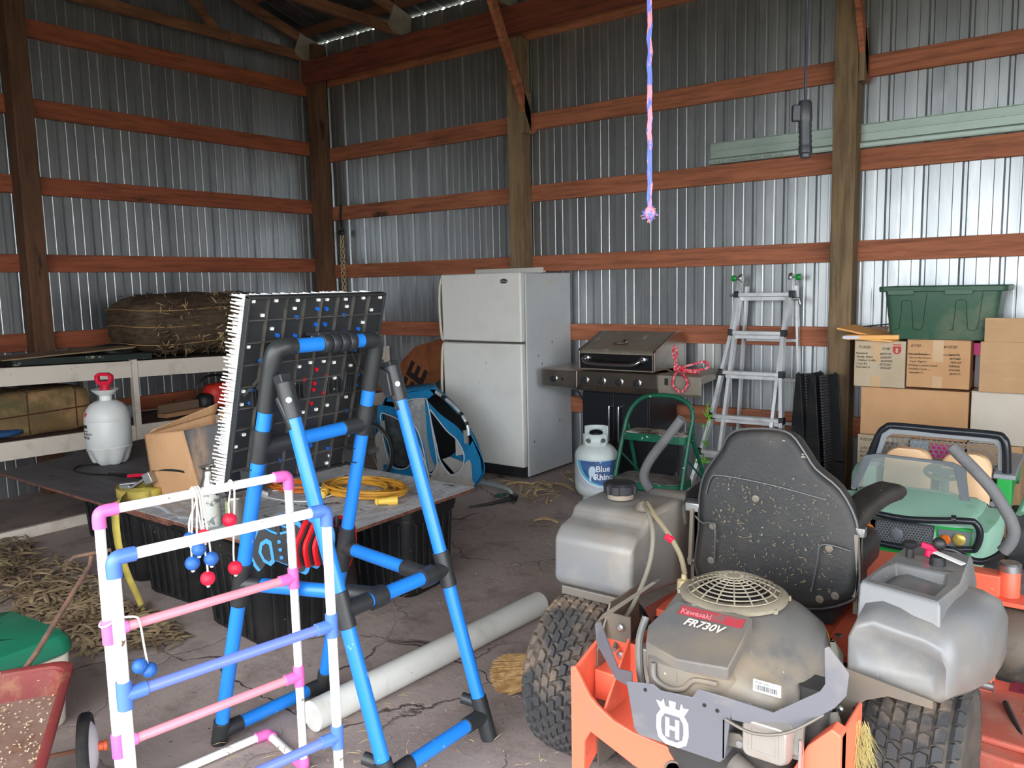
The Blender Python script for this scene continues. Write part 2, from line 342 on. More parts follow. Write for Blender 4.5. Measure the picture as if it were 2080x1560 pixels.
def straws(n, fn, m, name, parent, off, L=(.05, .16), w=(.003, .012), seed=1, kind='stuff', curl=.5):
    rg = random.Random(seed); mb = MB()
    for _ in range(n):
        p, nrm = fn(rg); p = V(p); nrm = V(nrm).normalized(); t1 = nrm.orthogonal().normalized(); t1.rotate(M4.Rotation(rg.uniform(0, 2*pi), 4, nrm)); side = nrm.cross(t1)
        l = rg.uniform(*L); ww = rg.uniform(*w); lift = rg.uniform(0, curl)*l; a = p-t1*l/2+nrm*.002; c = p+t1*l/2+nrm*lift*.4; b = p+nrm*(lift*.5+.004)
        vs = []
        for q, k in ((a, .3), (lerp(a, b, .5)+nrm*lift*.12, 1), (b, 1), (lerp(b, c, .5)+nrm*lift*.1, .8), (c, .2)):
            bow = side*rg.uniform(-.1, .1)*l*.3; vs += [tuple(q+side*ww*k+bow), tuple(q+nrm*ww*.45*k+bow), tuple(q-side*ww*k+bow)]
        mb.add(vs, [(3*i+j, 3*i+j+1, 3*i+j+4, 3*i+j+3) for i in range(4) for j in range(2)]+[(3*i+2, 3*i, 3*i+3, 3*i+5) for i in range(4)])
    o_ = mb.build(name, m, parent, off, smooth=0)
    if kind: o_['kind'] = kind
    return o_
def bale_pt(rg):
    y = rg.uniform(-2.5, -1.55) if rg.random() < .4 else rg.uniform(-1.95, -1.5)
    if rg.random() < .75: return (.86+rg.uniform(-.02, .02), y, zt(-2)+rg.uniform(.04, .46)), (1, 0, .1)
    return (rg.uniform(.3, .84), y, zt(-2)+.5), (.2, 0, 1)
straws(900, bale_pt, husk_d, 'loose_stalks', t, o, seed=4, L=(.04, .13), w=(.003, .010))
straws(260, bale_pt, husk_m, 'pale_stalks', t, o, seed=9, L=(.03, .10), w=(.002, .007), curl=.8)
tw = mat('twine', (168, 132, 84), .8)
for z in (.13, .27, .4):
    mb = MB(); P = []
    for k in range(40):
        a = 2*pi*k/40; c_, s_ = cos(a), sin(a); q = 1/((abs(c_)**4+abs(s_)**4)**.25); P.append((.52+.365*c_*q, -2.03+.585*s_*q, zt(-2)+z+.01*sin(3*a)))
    mb.tube(P, .004, 6, closed=True); mb.build('twine', tw, t, o)
# ---- other things on the shelf
y0 = -3.3
t = thing('open_carton', 'flat open cardboard carton with a lifted flap on the shelf top', 'box', (.62, -3.0, zt(-3.0))); o = t.location
cb_d = mat('dull_cardboard', (150, 124, 96), .85, n=(6, .4, .7, (118, 94, 70)))
mb = slope_beam(.5, .88, -3.55, -2.55, lambda y: zt(y)+.05, .045); mb.build('tray', mat('green_card', (34, 44, 38), .7, n=(12, .62, .66, (150, 150, 130))), t, o, smooth=0)
MB().prism([(-3.62, 0), (-2.7, .02), (-2.68, .032), (-3.62, .008)], (.5, 0, zt(-3.4)+.05), (0, 1, 0), (0, 0, 1), (.4, 0, 0)).build('flap', cb_d, t, o, smooth=0)
tag(lump((.55, -2.68, zt(-2.7)+.06), (.3, .3, .11), .12, 5, 'folded_bag', black_pl, sharp=3), 'small black folded bag on the shelf beside the stalk bale', 'bag')
tag(lump((.4, -3.75, zt(-3.7)+.07), (.45, .5, .12), .15, 8, 'folded_tarp', mat('dark_tarp', (34, 38, 46), .7), sharp=2.6), 'dark crumpled tarp lying at the far end of the shelf', 'tarp')
t = thing('tied_carton', 'old brown taped carton tied with cord on the lower shelf', 'box', (.6, -3.15, zm(-3.1)), 0); o = t.location
lump((.6, -3.32, zm(-3.2)+.16), (.4, .66, .32), .03, 6, 'body', mat('old_carton', (158, 124, 84), .85, n=[(3, .45, .6, (60, 72, 40)), (6, .4, .7, (132, 100, 66))]), t, o, sharp=9, n=32)
for yy in (-3.12, -3.45): MB().tube([(.8, yy, zm(yy)+.01), (.806, yy, zm(yy)+.31), (.42, yy, zm(yy)+.322)], .005, 6).build('cord', mat('brown_cord', (84, 48, 30), .8), t, o)
MB().tube([(.806, -3.63, zm(-3.3)+.15), (.808, -3.01, zm(-3.3)+.17)], .005, 6).build('cord', MC['brown_cord'], t, o)
tag(lump((.72, -3.66, zm(-3.66)+.035), (.26, .4, .06), .1, 7, 'blue_cloth', mat('blue_cloth', (40, 84, 130), .8), sharp=2.5), 'blue cloth lying at the front of the lower shelf', 'cloth')
red_t = mat('red_tool', (214, 52, 38), .5, n=(9, .5, .7, (150, 34, 26)))
t = thing('chainsaw', 'orange red motor tool with black guard on the lower shelf', 'tool', (.6, -1.8, zm(-1.8))); o = t.location
lump((.62, -1.78, zm(-1.8)+.12), (.2, .34, .22), .1, 2, 'housing', red_t, t, o, sharp=3.5)
lump((.66, -1.98, zm(-1.8)+.08), (.14, .14, .15), .1, 12, 'motor', black_pl, t, o, sharp=3)
MB().tube(smooth_path([(.62, -2.0, zm(-2)+.02), (.62, -2.02, zm(-2)+.2), (.62, -1.9, zm(-2)+.29), (.62, -1.7, zm(-2)+.25), (.62, -1.6, zm(-2)+.1)]), .011, 8).build('handle', black_pl, t, o)
t = thing('plank_offcut', 'short light wooden offcut on the lower shelf behind the cardboard box', 'wood', (.75, -2.25, zm(-2.2)+.008), R(8))
MB().bx(-.05, .05, -.2, .2, .001, .035).build('board', mat('offcut', (176, 130, 92), .8), t, bevel=.003, smooth=0)
MB().bx(-.05, -.03, -.2, .2, .035, .1).build('cleat', mat('offcut_dark', (120, 96, 76), .8), t, smooth=0)
tag(lump((.55, -2.62, zm(-2.6)+.06), (.14, .16, .12), .06, 3, 'glass_jar', mat('grey_jar', (120, 124, 126), .4), sharp=3), 'small grey jar on the lower shelf behind the white upright', 'jar')
tag(MB().bar((.55, -2.2, zm(-2)+.032), (.45, -.6, zm(-1)+.03), .16, .03, upv=(1, 0, 0)).build('shelf_plank', mat('red_brown_plank', (110, 62, 44), .8), smooth=0), 'red brown plank lying at the back of the lower shelf', 'board')
# ================================================================ trestle boards on black totes
osb = mat('painted_osb', (168, 170, 174), .8, n=[(7, .42, .56, (196, 198, 202), (3, 1, 1)), (22, .62, .66, (44, 42, 44), (.35, 1, 1)), (40, .66, .7, (120, 122, 126), (1, .4, 1))], bump=(26, .5, (.4, 1, 1)))
dark_ply = mat('dark_plywood', (78, 74, 78), .7, n=[(2, .35, .75, (110, 106, 110), (.5, 5, 1)), (12, .5, .8, (62, 58, 62), (.3, 2, 1))], spots=(55, .74, (150, 150, 150)))
edge = mat('board_edge', (132, 84, 66), .9, n=(26, .4, .6, (92, 56, 46)), bump=(40, .6))
def sheetboard(name, label, P, zt_, th, m):
    t = thing(name, label, 'board', (sum(p[0] for p in P)/4, sum(p[1] for p in P)/4, zt_-th)); o = t.location
    MB().prism(P, (0, 0, zt_-th), (1, 0, 0), (0, 1, 0), (0, 0, th-.0015)).build('core', edge, t, o, smooth=0)
    Q = [lerp((*p, 0), (o.x, o.y, 0), .0008)[:2] for p in P]
    MB().prism(Q, (0, 0, zt_-.0014), (1, 0, 0), (0, 1, 0), (0, 0, .0014)).build('top_face', m, t, o, smooth=0); return t
sheetboard('plywood_sheet', 'long dark plywood sheet resting on black storage totes', [(1.3, -3.87), (3.3, -3.905), (3.32, -2.70), (1.0, -2.66)], .482, .014, dark_ply)
sheetboard('strand_board', 'flaked board painted pale grey lying over the dark plywood', [(2.9, -3.9), (4.2, -3.915), (4.17, -2.643), (2.94, -2.62)], .5, .017, osb)
tote_m = mat('black_tote', (26, 27, 29), .45, n=(5, .5, .75, (50, 48, 47)), spots=(50, .72, (110, 104, 98)))
def tote(x, y, w, d, h, rz, label, first=[None]):
    t = thing('storage_tote', label, 'tote', (x, y, 0), rz, 'black totes under the boards')
    rings = []
    N_ = 40
    def sec(z, k, fl):
        out = []
        for p in rr(w*k, d*k, .06, 8): out.append(p)
        res = []
        for i, p in enumerate(out): res.append((p[0], p[1], z))
        return res
    MB().loft([sec(.001, .84, 0), sec(.01, .86, 0), sec(h*.86, .955, 0), sec(h*.86, 1.0, 0), sec(h*.9, 1.0, 0)]).build('tub', tote_m, t, bevel=0)
    mb = MB()
    for sx_, sy_, L_ in ((0, -1, w), (0, 1, d and w), (1, 0, d), (-1, 0, d)):
        nrib = 6
        for k in range(nrib):
            f = (k+.5)/nrib-.5
            for z0, z1 in ((.02, h*.84),):
                k0 = .86+.005; k1 = .95
                if sy_: a = (f*L_*.72, sy_*d/2*k0, z0); b = (f*L_*.8, sy_*d/2*k1, z1)
                else: a = (sx_*w/2*k0, f*L_*.72, z0); b = (sx_*w/2*k1, f*L_*.8, z1)
                mb.bar(a, b, .022, .022)
    mb.build('ribs', tote_m, t, bevel=.004, smooth=0)
    MB().loft([[(*p, h*.9) for p in rr(w*1.02, d*1.02, .06, 8)], [(*p, h*.985) for p in rr(w*1.03, d*1.03, .06, 8)], [(*p, h) for p in rr(w*.98, d*.98, .06, 8)]]).build('lid', tote_m, t, bevel=.003)
    return t
tote(3.72, -3.62, .56, .52, .465, R(-6), 'black ribbed tote with the blue axe handles in front of it')
tote(3.02, -3.52, .50, .56, .465, R(2), 'black tote behind the hanging end of the yellow strap')
tote(2.50, -3.50, .42, .56, .465, R(2), 'black tote at the husk covered end of the plywood')
tote(3.88, -2.92, .46, .42, .465, R(4), 'black tote under the pale board near the blue trailer')
tote(1.75, -3.2, .5, .6, .465, R(0), 'black tote under the plywood close to the shelf unit')
# ================================================================ sprayer on the plywood
spr = mat('sprayer_tank', (222, 224, 222), .4, n=(4, .5, .8, (204, 206, 200)))
t = thing('pump_sprayer', 'white plastic pump sprayer with a red handle on the dark plywood', 'sprayer', (1.68, -3.34, .483), R(30)); Z0 = 0
wob = lambda a, h: 1-.26*max(0, 1-h/.115)*(.5+.5*cos(6*a))**2
MB().lathe([(.07, .018), (.088, .002), (.108, .02), (.122, .06), (.133, .1), (.137, .115), (.134, .12), (.137, .126), (.138, .2), (.138, .28), (.136, .285), (.138, .29), (.134, .325), (.12, .36), (.098, .39), (.07, .408), (.044, .414)], seg=60, wob=wob).build('tank', spr, t)
MB().lathe([(.038, .41), (.038, .445), (.05, .452), (.082, .482), (.085, .486), (.074, .484), (.034, .458), (.02, .455)], seg=32).build('funnel_collar', spr, t)
red_h = mat('red_plastic', (214, 30, 62), .4)
hb = MB().lathe([(.031, .45), (.031, .5), (.026, .505), (.026, .515)], seg=20)
hb.ring([(-.058, .54), (-.058, .575), (-.03, .592), (.03, .592), (.058, .575), (.058, .54), (.034, .512), (-.034, .512)], [(-.036, .545), (-.036, .568), (-.022, .572), (.022, .572), (.036, .568), (.036, .545), (.024, .538), (-.024, .538)], (0, -.016, 0), (1, 0, 0), (0, 0, 1), (0, .032, 0))
hb.build('pump_handle', red_h, t, bevel=.003)
MB().lathe([(.018, 0), (.018, .012), (.01, .016)], (-.07, -.094, .33), (-.55, -.72, .42), 16).build('relief_valve', red_h, t)
lm = mat('label_ink', (24, 26, 30), .6)
def curved_text(s, size, R_, z, a_mid, m, parent, name='lettering', h=0):
    cu = bpy.data.curves.new('t', 'FONT'); cu.body = s; cu.size = size; cu.extrude = .0003; cu.align_x = 'CENTER'; cu.offset = .0005*size/.03
    ob = bpy.data.objects.new('t', cu); COL.objects.link(ob); bpy.context.view_layer.update()
    me = bpy.data.meshes.new_from_object(ob.evaluated_get(bpy.context.evaluated_depsgraph_get())); bpy.data.objects.remove(ob)
    for v in me.vertices:
        a = a_mid+v.co.x/R_; rr_ = (R_(z+v.co.y) if callable(R_) else R_)+.0013+v.co.z; v.co = V((rr_*cos(a), rr_*sin(a), z+v.co.y))
    me.materials.clear(); me.materials.append(m); q = bpy.data.objects.new(name, me); COL.objects.link(q); q.parent = parent; return q
am = R(-96-30)
curved_text('1 GALLON', .011, .138, .226, am, lm, t); curved_text('HEAVY-DUTY', .0215, .138, .203, am, lm, t); curved_text('SPRAYER', .0215, .138, .18, am, lm, t)
mb = MB(); a_ = am
mb.loft([[(.1388*cos(am+q), .1388*sin(am+q), z) for q in (-.17, -.08, 0, .08, .17)] for z in (.248, .27)], caps=False, closed=False).build('label_patch', lm, t, smooth=0)
hose = mat('black_hose', (26, 26, 28), .55)
t = thing('spray_wand', 'black hose and wand with red trigger lying beside the sprayer', 'spray wand', (2.3, -3.5, .483)); o = t.location
MB().tube(smooth_path([(1.72, -3.42, .497), (1.62, -3.5, .492), (1.72, -3.6, .492), (1.92, -3.6, .492), (2.08, -3.55, .494)]), .006, 8).build('hose', hose, t, o)
MB().tube([(2.07, -3.553, .5), (2.2, -3.52, .503), (2.34, -3.48, .503)], [.010, .014, .013], 12).tube([(2.34, -3.48, .503), (2.52, -3.43, .506), (2.75, -3.37, .51)], .004, 8).build('wand', hose, t, o)
MB().bar((2.25, -3.535, .506), (2.37, -3.49, .520), .022, .02).build('trigger', red_h, t, o, bevel=.006)
# ================================================================ yellow ratchet strap
ystrap = mat('yellow_webbing', (198, 180, 84), .8, n=(5, .4, .65, (158, 138, 66)), bump=(160, .3))
t = thing('ratchet_strap', 'rolled yellow ratchet strap hanging over the plywood edge', 'strap', (2.76, -3.74, .483)); o = t.location
P = []; W_ = .052
mb = MB()
for k in range(220):
    a = k/220*2*pi*9; r_ = .03+.0095*k/22; P.append((2.755+1.22*r_*cos(a), -3.74+.85*r_*sin(a)))
mb.loft([[(p[0], p[1], .502), (p[0], p[1], .502+W_)] for p in P], caps=False, closed=False).build('roll', ystrap, t, o, sol=.0026, smooth=60)
tail = [(2.78, -3.84, .53), (2.84, -3.905, .528), (2.87, -3.935, .50), (2.88, -3.945, .40), (2.91, -3.95, .28), (2.97, -3.95, .17), (3.04, -3.945, .07), (3.09, -3.95, .01)]
TP = smooth_path(tail, 5); mb = MB(); rings = []
for i, p in enumerate(TP):
    f = i/(len(TP)-1); w_ = V((cos(.25+f*1.2)*.03, sin(.25+f*1.2)*.012, .003 if f > .3 else .025*(1-f/.3))); rings.append([tuple(p-w_), tuple(p+w_)])
mb.loft(rings, caps=False, closed=False).build('tail', ystrap, t, o, sol=.0025, smooth=60)
rk = MB().box((2.79, -3.75, .585), (.15, .05, .014), (0, -.55, .5)).box((2.72, -3.785, .562), (.06, .06, .02), (0, 0, .5)).box((2.84, -3.725, .61), (.045, .055, .06), (0, -.4, .5))
rk.tube([(2.70, -3.82, .57), (2.74, -3.74, .57)], .011, 10); rk.build('ratchet', zinc, t, o, bevel=.003)
# ================================================================ cardboard box with printed curve
card = mat('cardboard', (190, 148, 108), .8, n=[(3, .4, .75, (172, 130, 92)), (30, .55, .75, (200, 160, 122), (1, 1, .1))])
card_in = mat('cardboard_sprayed', (84, 82, 84), .75, n=[(3.5, .52, .66, (150, 122, 98), (1.4, 1.4, .5)), (6, .62, .74, (150, 152, 158))])
t = thing('cardboard_box', 'open sagging cardboard box with a curved black arrow on the plywood', 'box', (2.95, -3.52, .501)); o = t.location
A = V((2.81, -3.69, 0)); B = V((3.12, -3.60, 0)); C_ = V((3.28, -3.38, 0)); D_ = V((2.92, -3.36, 0))
def wallp(fn, m, name, nu=10, nv=10, par=None):
    return MB().grid(fn, nu, nv).build(name, m, par or t, o, sol=.005, smooth=60)
def front(u, v):
    p = lerp(A, B, u*(1-.18*v)); z = .502+v*(.335+.03*u)+.0*u; bow = .03*sin(pi*u)*(.4+.6*v); return (p.x+bow*.3-.02*v, p.y-bow-.02*v, z)
wallp(front, card, 'front_panel', 14, 14)
def side(u, v):
    a = V(front(1, v)); b = V((C_.x-.03*v, C_.y-.06*v, .502+v*.415)); p = lerp(a, b, u); return (p.x, p.y-.02*sin(pi*u), p.z)
wallp(side, card_in, 'side_panel', 12, 12)
wallp(lambda u, v: (lerp(A, D_, u).x-.01*v, lerp(A, D_, u).y, .502+v*(.34+.07*u)), card, 'back_panel')
wallp(lambda u, v: (lerp(D_, C_, u).x, lerp(D_, C_, u).y+.02*v, .502+v*(.42+.05*u)), card, 'far_panel')
wallp(lambda u, v: (lerp(A, D_, u).x+.02*v, lerp(A, D_, u).y+.005*v, .842+.07*u+.04*v*(.4+u)), card, 'flap')
wallp(lambda u, v: (A.x+(B.x-A.x)*u*.97+.0, A.y+(B.y-A.y)*u*.97+(.2*v), .504), card, 'bottom_panel')
sm = MB(); rg_ = []
for k in range(19):
    u = .03+.78*k/18; h = .033*sin(pi*min(1, (1-u)*1.35))**.7*.5+.004; v = .42-.05*(2*(u-.42))**2+.0
    p = V(front(u, v)); p2 = V(front(u, v+h*1.9)); n_ = V((.3, -1, .1))*.0042; rg_.append([tuple(p+n_), tuple(p2+n_)])
sm.loft(rg_, caps=False, closed=False).build('arrow_print', ink, t, o, smooth=60)
# ================================================================ spray cans
steel_b = mat('brushed_can', (176, 172, 164), .3, .9)
lab = mat('worn_label', (206, 206, 200), .6, n=(30, .55, .6, (120, 124, 124)), spots=(80, .66, (60, 62, 66)))
t = thing('aerosol_can', 'pale aerosol can with a flared steel neck on the pale board', 'can', (3.56, -3.84, .501)); 
MB().lathe([(.033, .0), (.034, .002), (.034, .118)], seg=24).build('label_wrap', lab, t)
MB().lathe([(.034, .118), (.034, .135), (.032, .148), (.022, .166), (.019, .186), (.024, .195)], seg=24).build('neck', steel_b, t)
MB().box((0.002, 0, .203), (.058, .03, .008), (0, -.22, .4)).tube([(0, 0, .19), (0, 0, .204)], .013, 12).build('nozzle', steel_b, t, bevel=.003)
text('PREMIUM', .012, (-.002, -.0347, .022), (1, .0, 0), (0, 0, 1), ink, t, al='CENTER'); t.scale = (1.3, 1.3, 1.38)
t = thing('paint_tin', 'short silver and green tin beside the aerosol can', 'can', (3.68, -3.79, .501))
MB().lathe([(.033, 0), (.034, .003), (.034, .1), (.036, .102), (.034, .108), (.03, .104)], seg=24).build('body', steel_b, t)
MB().lathe([(.0345, .014), (.0345, .096)], seg=12, a0=R(190), a1=R(280)).build('label_wrap', mat('green_label', (156, 168, 116), .6, n=(20, .5, .6, (206, 210, 190))), t); t.scale = (1.3, 1.3, 1.3)
tag(MB().grid(lambda u, v: (3.0+.62*u-.05*v, -3.84+.22*v-.03*u+.01*sin(9*u), .5025+.006*sin(11*u+3*v)+.004*sin(17*v)), 20, 8).build('plastic_film', mat('grey_film', (176, 180, 186), .35, n=(9, .4, .7, (140, 144, 150))), sol=.002, smooth=80), 'crumpled grey plastic film spread beside the cardboard box', 'plastic film')
# ================================================================ extension cords
def coil(name, label, c, rx, ry, n, m, r, seed, plugs, rise=.03, group=None):
    t = thing('extension_lead', label, 'extension cord', (c[0], c[1], .501)); rg = random.Random(seed); P = []
    ph = [rg.uniform(0, 6) for _ in range(6)]; lr = [rg.uniform(.62, 1.06) for _ in range(n+2)]; lo = [(rg.uniform(-.035, .035), rg.uniform(-.03, .03)) for _ in range(n+2)]
    for k in range(n*18):
        a = 2*pi*k/18; f = k/(n*18); q_ = a/(2*pi); i_ = int(q_); g_ = q_-i_; wob = (lr[i_]*(1-g_)+lr[i_+1]*g_)*(1+.08*sin(a*.37+ph[0])+.07*sin(a*1.71+ph[1])); ox = lo[i_][0]*(1-g_)+lo[i_+1][0]*g_; oy = lo[i_][1]*(1-g_)+lo[i_+1][1]*g_
        z = r+.003+(rise*.5+rise*.5*sin(a*.73+ph[2]))*(.15+.85*f)
        P.append((c[0]+rx*wob*cos(a)+ox, c[1]+ry*wob*sin(a)+oy, .501+z))
    MB().tube(smooth_path(P, 2), r, 8).build('cord', m, t, t.location)
    for (a, b, col) in plugs:
        d = (V(b)-V(a)); MB().tube([a, lerp(a, b, .12), lerp(a, b, .16), lerp(a, b, .55), lerp(a, b, .62), b], [.012, .021, .017, .018, .022, .022], 14).build('plug', col, t, t.location)
    return t
yc = mat('yellow_cord', (216, 158, 52), .5, n=(8, .45, .7, (170, 118, 44)))
yp = mat('yellow_plug', (238, 196, 84), .4); 
coil('extension_cord', 'thick yellow extension cord coiled on the pale board', (3.72, -3.04), .26, .17, 12, yc, .0068, 3, [((3.98, -3.20, .522), (4.06, -3.12, .522), yp), ((3.66, -3.27, .524), (3.62, -3.21, .53), yp)], .05)
coil('orange_cord', 'thin orange cord coiled behind the blue stand leg', (3.33, -3.20), .18, .10, 8, mat('orange_cord', (222, 122, 40), .5), .004, 8, [], .03)
t = thing('extension_lead', 'thin white cord with a plug beside the orange coil', 'cord', (3.4, -3.35, .501))
MB().tube(smooth_path([(3.22, -3.36, .506), (3.42, -3.40, .506), (3.62, -3.35, .506), (3.66, -3.2, .512), (3.58, -3.12, .512), (3.4, -3.15, .51), (3.3, -3.3, .506)]), .004, 8).tube([(3.22, -3.34, .51), (3.34, -3.37, .51)], .012, 8).build('cord', white_pl, t, t.location)
# ================================================================ rope on a rod by the corner post
t = thing('hanging_rope', 'frayed tan rope hanging from a dark hook beside the corner post', 'rope', (.33, -.05, 1.5)); o = t.location
MB().tube(smooth_path([(.3, -.015, 2.45), (.3, -.03, 2.3), (.33, -.05, 2.25), (.335, -.05, 2.19), (.32, -.04, 2.12)]), .012, 8).ell((.325, -.05, 2.16), (.04, .03, .03)).build('hook', black_pl, t, o)
rope_t = mat('tan_rope', (190, 168, 128), .85)
mb = MB()
for s in range(3): mb.tube([(.33+.02*sin(k*.9+2.1*s), -.05+.012*cos(k*.8+2.1*s), 2.17-.03*k) for k in range(22)], .006, 6)
mb.build('strands', rope_t, t, o)
MB().tube([(.34, -.05, 1.55), (.34, -.05, 1.49)], .018, 12).build('whipping', rope_t, t, o)
# ================================================================ blue tube target stand
blue_p = mat('blue_tube', (36, 128, 222), .32, n=(14, .66, .7, (120, 176, 226)), spec=.6)
blk_p = mat('black_sleeve', (44, 46, 48), .42, n=(5, .55, .8, (66, 66, 66)))
t = thing('target_stand', 'tall blue and black tube stand holding the spiked black target board', 'stand', (4.83, -4.15, 0)); o = t.location
F = {'an': ((4.44, -4.43, .0), (4.83, -4.40, 1.39)), 'af': ((4.47, -3.99, 0), (4.862, -4.0, 1.39)), 'bn': ((5.20, -4.33, 0), (4.872, -4.4, 1.30)), 'bf': ((5.213, -3.872, 0), (4.885, -3.95, 1.30))}
def at(leg, z): a, b = F[leg]; return lerp(a, b, z/b[2])
def seg(leg, z0, z1, black, nm=None, ends=None):
    r_ = .0285 if black else .0235
    MB().tube([at(leg, z0), at(leg, z1)], r_, 20).build(nm or ('sleeve' if black else 'tube'), blk_p if black else blue_p, t, o, bevel=.0015)
for z0, z1, k in ((.001, .09, 1), (.085, .55, 0), (.54, .69, 1), (.685, 1.05, 0), (1.04, 1.145, 1), (1.14, 1.215, 0), (1.205, 1.34, 1)): seg('an', z0, z1, k)
for z0, z1, k in ((.001, .10, 1), (.09, .55, 0), (.54, .71, 1), (.70, 1.08, 0), (1.07, 1.175, 1), (1.17, 1.24, 0), (1.23, 1.34, 1)): seg('af', z0, z1, k)
for z0, z1, k in ((.001, .14, 1), (.13, .56, 0), (.55, .66, 1), (.65, 1.20, 0), (1.19, 1.30, 1)): seg('bn', z0, z1, k); 
for z0, z1, k in ((.001, .15, 1), (.14, .55, 0), (.54, .66, 1), (.65, 1.20, 0), (1.19, 1.31, 1)): seg('bf', z0, z1, k)
ta, tb = V((4.838, -4.40, 1.405)), V((4.868, -4.0, 1.405))
def elbow(p, leg, q, f=.17, nm='elbow'):
    MB().tube(smooth_path([at(leg, 1.32), at(leg, 1.368), lerp(at(leg, 1.395), q, .02), lerp(p, q, .085), lerp(p, q, .12+.01), lerp(p, q, .14+f*.2)], 5), .0285, 20).build(nm, blk_p, t, o)
elbow(ta, 'an', tb); elbow(tb, 'af', ta, .12)
MB().tube([lerp(ta, tb, .14), lerp(ta, tb, .88)], .0235, 20).build('tube', blue_p, t, o)
cl = MB(); d_ = (tb-ta).normalized()
for k in range(4):
    c0 = lerp(ta, tb, .42+.085*k); cl.lathe([(.030, 0), (.034, .012), (.030, .03)], c0, d_, 20)
cl.bar(lerp(ta, tb, .42)+V((-.04, 0, .03)), lerp(ta, tb, .74)+V((-.04, 0, .03)), .07, .012)
cl.build('hook_clamp', blk_p, t, o, bevel=.002)
def cross(a, b, f0, f1, rb=.0235):
    MB().tube([lerp(a, b, f0), lerp(a, b, f1)], rb, 20).build('tube', blue_p, t, o)
    MB().tube([a, lerp(a, b, f0+.02)], .0275, 20).build('sleeve', blk_p, t, o, bevel=.0015); MB().tube([lerp(a, b, f1-.02), b], .0275, 20).build('sleeve', blk_p, t, o, bevel=.0015)
cross(at('an', 1.085), at('af', 1.105), .25, .8)
cross(at('an', .045), at('af', .045), .16, .84)
xb0, xb1 = at('bn', .60), at('bf', .60); cross(xb0, xb1, .2, .84)
cross(at('bn', .085), at('bf', .085), .2, .82)
cross(at('an', .615), lerp(xb0, xb1, .30)+V((-.01, 0, .005)), .14, .78)
cross(at('af', .63), lerp(xb0, xb1, .80)+V((-.01, 0, .005)), .12, .78)
for f in (.30, .80): MB().lathe([(.034, -.028), (.036, 0), (.034, .028)], lerp(xb0, xb1, f), xb1-xb0, 20).build('clamp_ring', blk_p, t, o)
for la, lb in (('an', 'bn'), ('af', 'bf')):
    a = at(la, 1.265); b = at(lb, 1.17); m_ = MB(); dd = (at(lb, 1.3)-at(lb, 1.1)).normalized()
    m_.bar(at(lb, 1.225), at(lb, 1.325)+V((-.004, 0, 0)), .04, .04, upv=(0, 1, 0)).bar(at(lb, 1.16), at(lb, 1.26)+V((-.012, -.012, 0)), .016, .05, upv=(0, 1, 0))
    m_.prism([(0, 0), (.06, -.02), (.075, -.10), (.05, -.11), (.0, -.05)], at(la, 1.31)+V((0, .01, 0)), (1, 0, 0), (0, 0, 1), (0, .03, 0)); m_.build('pivot_bracket', blk_p, t, o, bevel=.004)
    MB().lathe([(.009, 0), (.009, .006)], at(lb, 1.25)+V((.026, -.02, 0)), (1, -.6, .2), 12).build('bolt', zinc, t, o)
for leg in ('bf', 'bn'):
    q = at(leg, .125); MB().tube([q, q+V((-.065, -.02, .012))], .02, 14).build('side_peg', blk_p, t, o)
for leg, z in (('an', .985), ('af', .985)):
    c0 = at(leg, z)+V((-.03, 0, 0)); m_ = MB()
    for k in range(4): m_.box(c0+V((.005, -.021+.014*k, 0)), (.05, .003, .045))
    m_.box(c0+V((.03, 0, .03)), (.02, .05, .004)).box(c0+V((.03, 0, -.02)), (.02, .05, .004)); m_.build('board_clip', blk_p, t, o)
# ---- target board
t = thing('target_board', 'black ribbed target board with long white spikes hung on the blue stand', 'target board', (4.7, -4.17, .93)); o = t.location
ex, ey = V((0, 1, 0)), V((.2763, 0, .9611)); nb = ex.cross(ey)  # nb points to +x side (back)
if nb.x < 0: nb = -nb
O_ = V((4.62, -4.45, .93)); BW, BH = .566, .652
def bp(y, s, d=0): return O_+ex*(y+4.45)+ey*s+nb*d
def sz(z): return (z-.93)/.9611
MB().prism([(0, 0), (BW, 0), (BW, BH), (0, BH)], O_-nb*.022, ex, ey, nb*.008).build('panel', blk_p, t, o, bevel=.003, smooth=0)
rb = MB(); HT = .014
nx, nz_ = 8, 9
for i in range(nx+1):
    y = BW*i/nx; rb.prism([(y-.0015, 0), (y+.0015, 0), (y+.0015, BH), (y-.0015, BH)], O_-nb*.015, ex, ey, nb*(HT+(.002 if i in (0, nx) else 0)))
for j in range(nz_+1):
    s = BH*j/nz_; rb.prism([(0, s-.0015), (BW, s-.0015), (BW, s+.0015), (0, s+.0015)], O_-nb*.015, ex, ey, nb*HT)
for a, b in (((.09, .40), (.15, .50)), ((.48, .40), (.42, .50)), ((.02, .33), (.09, .40)), ((.545, .33), (.48, .40))):
    rb.bar(O_+ex*a[0]+ey*a[1]-nb*.01, O_+ex*b[0]+ey*b[1]-nb*.01, .003, HT, upv=tuple(nb))
rb.build('rib_grid', mat('rib_grey', (92, 88, 84), .5, n=(9, .4, .7, (60, 58, 56))), t, o, smooth=0)
rims = MB()
for y in (0, BW): rims.prism([(y-.004, -.003), (y+.004, -.003), (y+.004, BH+.003), (y-.004, BH+.003)], O_-nb*.022, ex, ey, nb*.024)
for s in (0, BH): rims.prism([(-.004, s-.004), (BW+.004, s-.004), (BW+.004, s+.004), (-.004, s+.004)], O_-nb*.022, ex, ey, nb*.024)
rims.build('rim', blk_p, t, o, bevel=.0015, smooth=0)
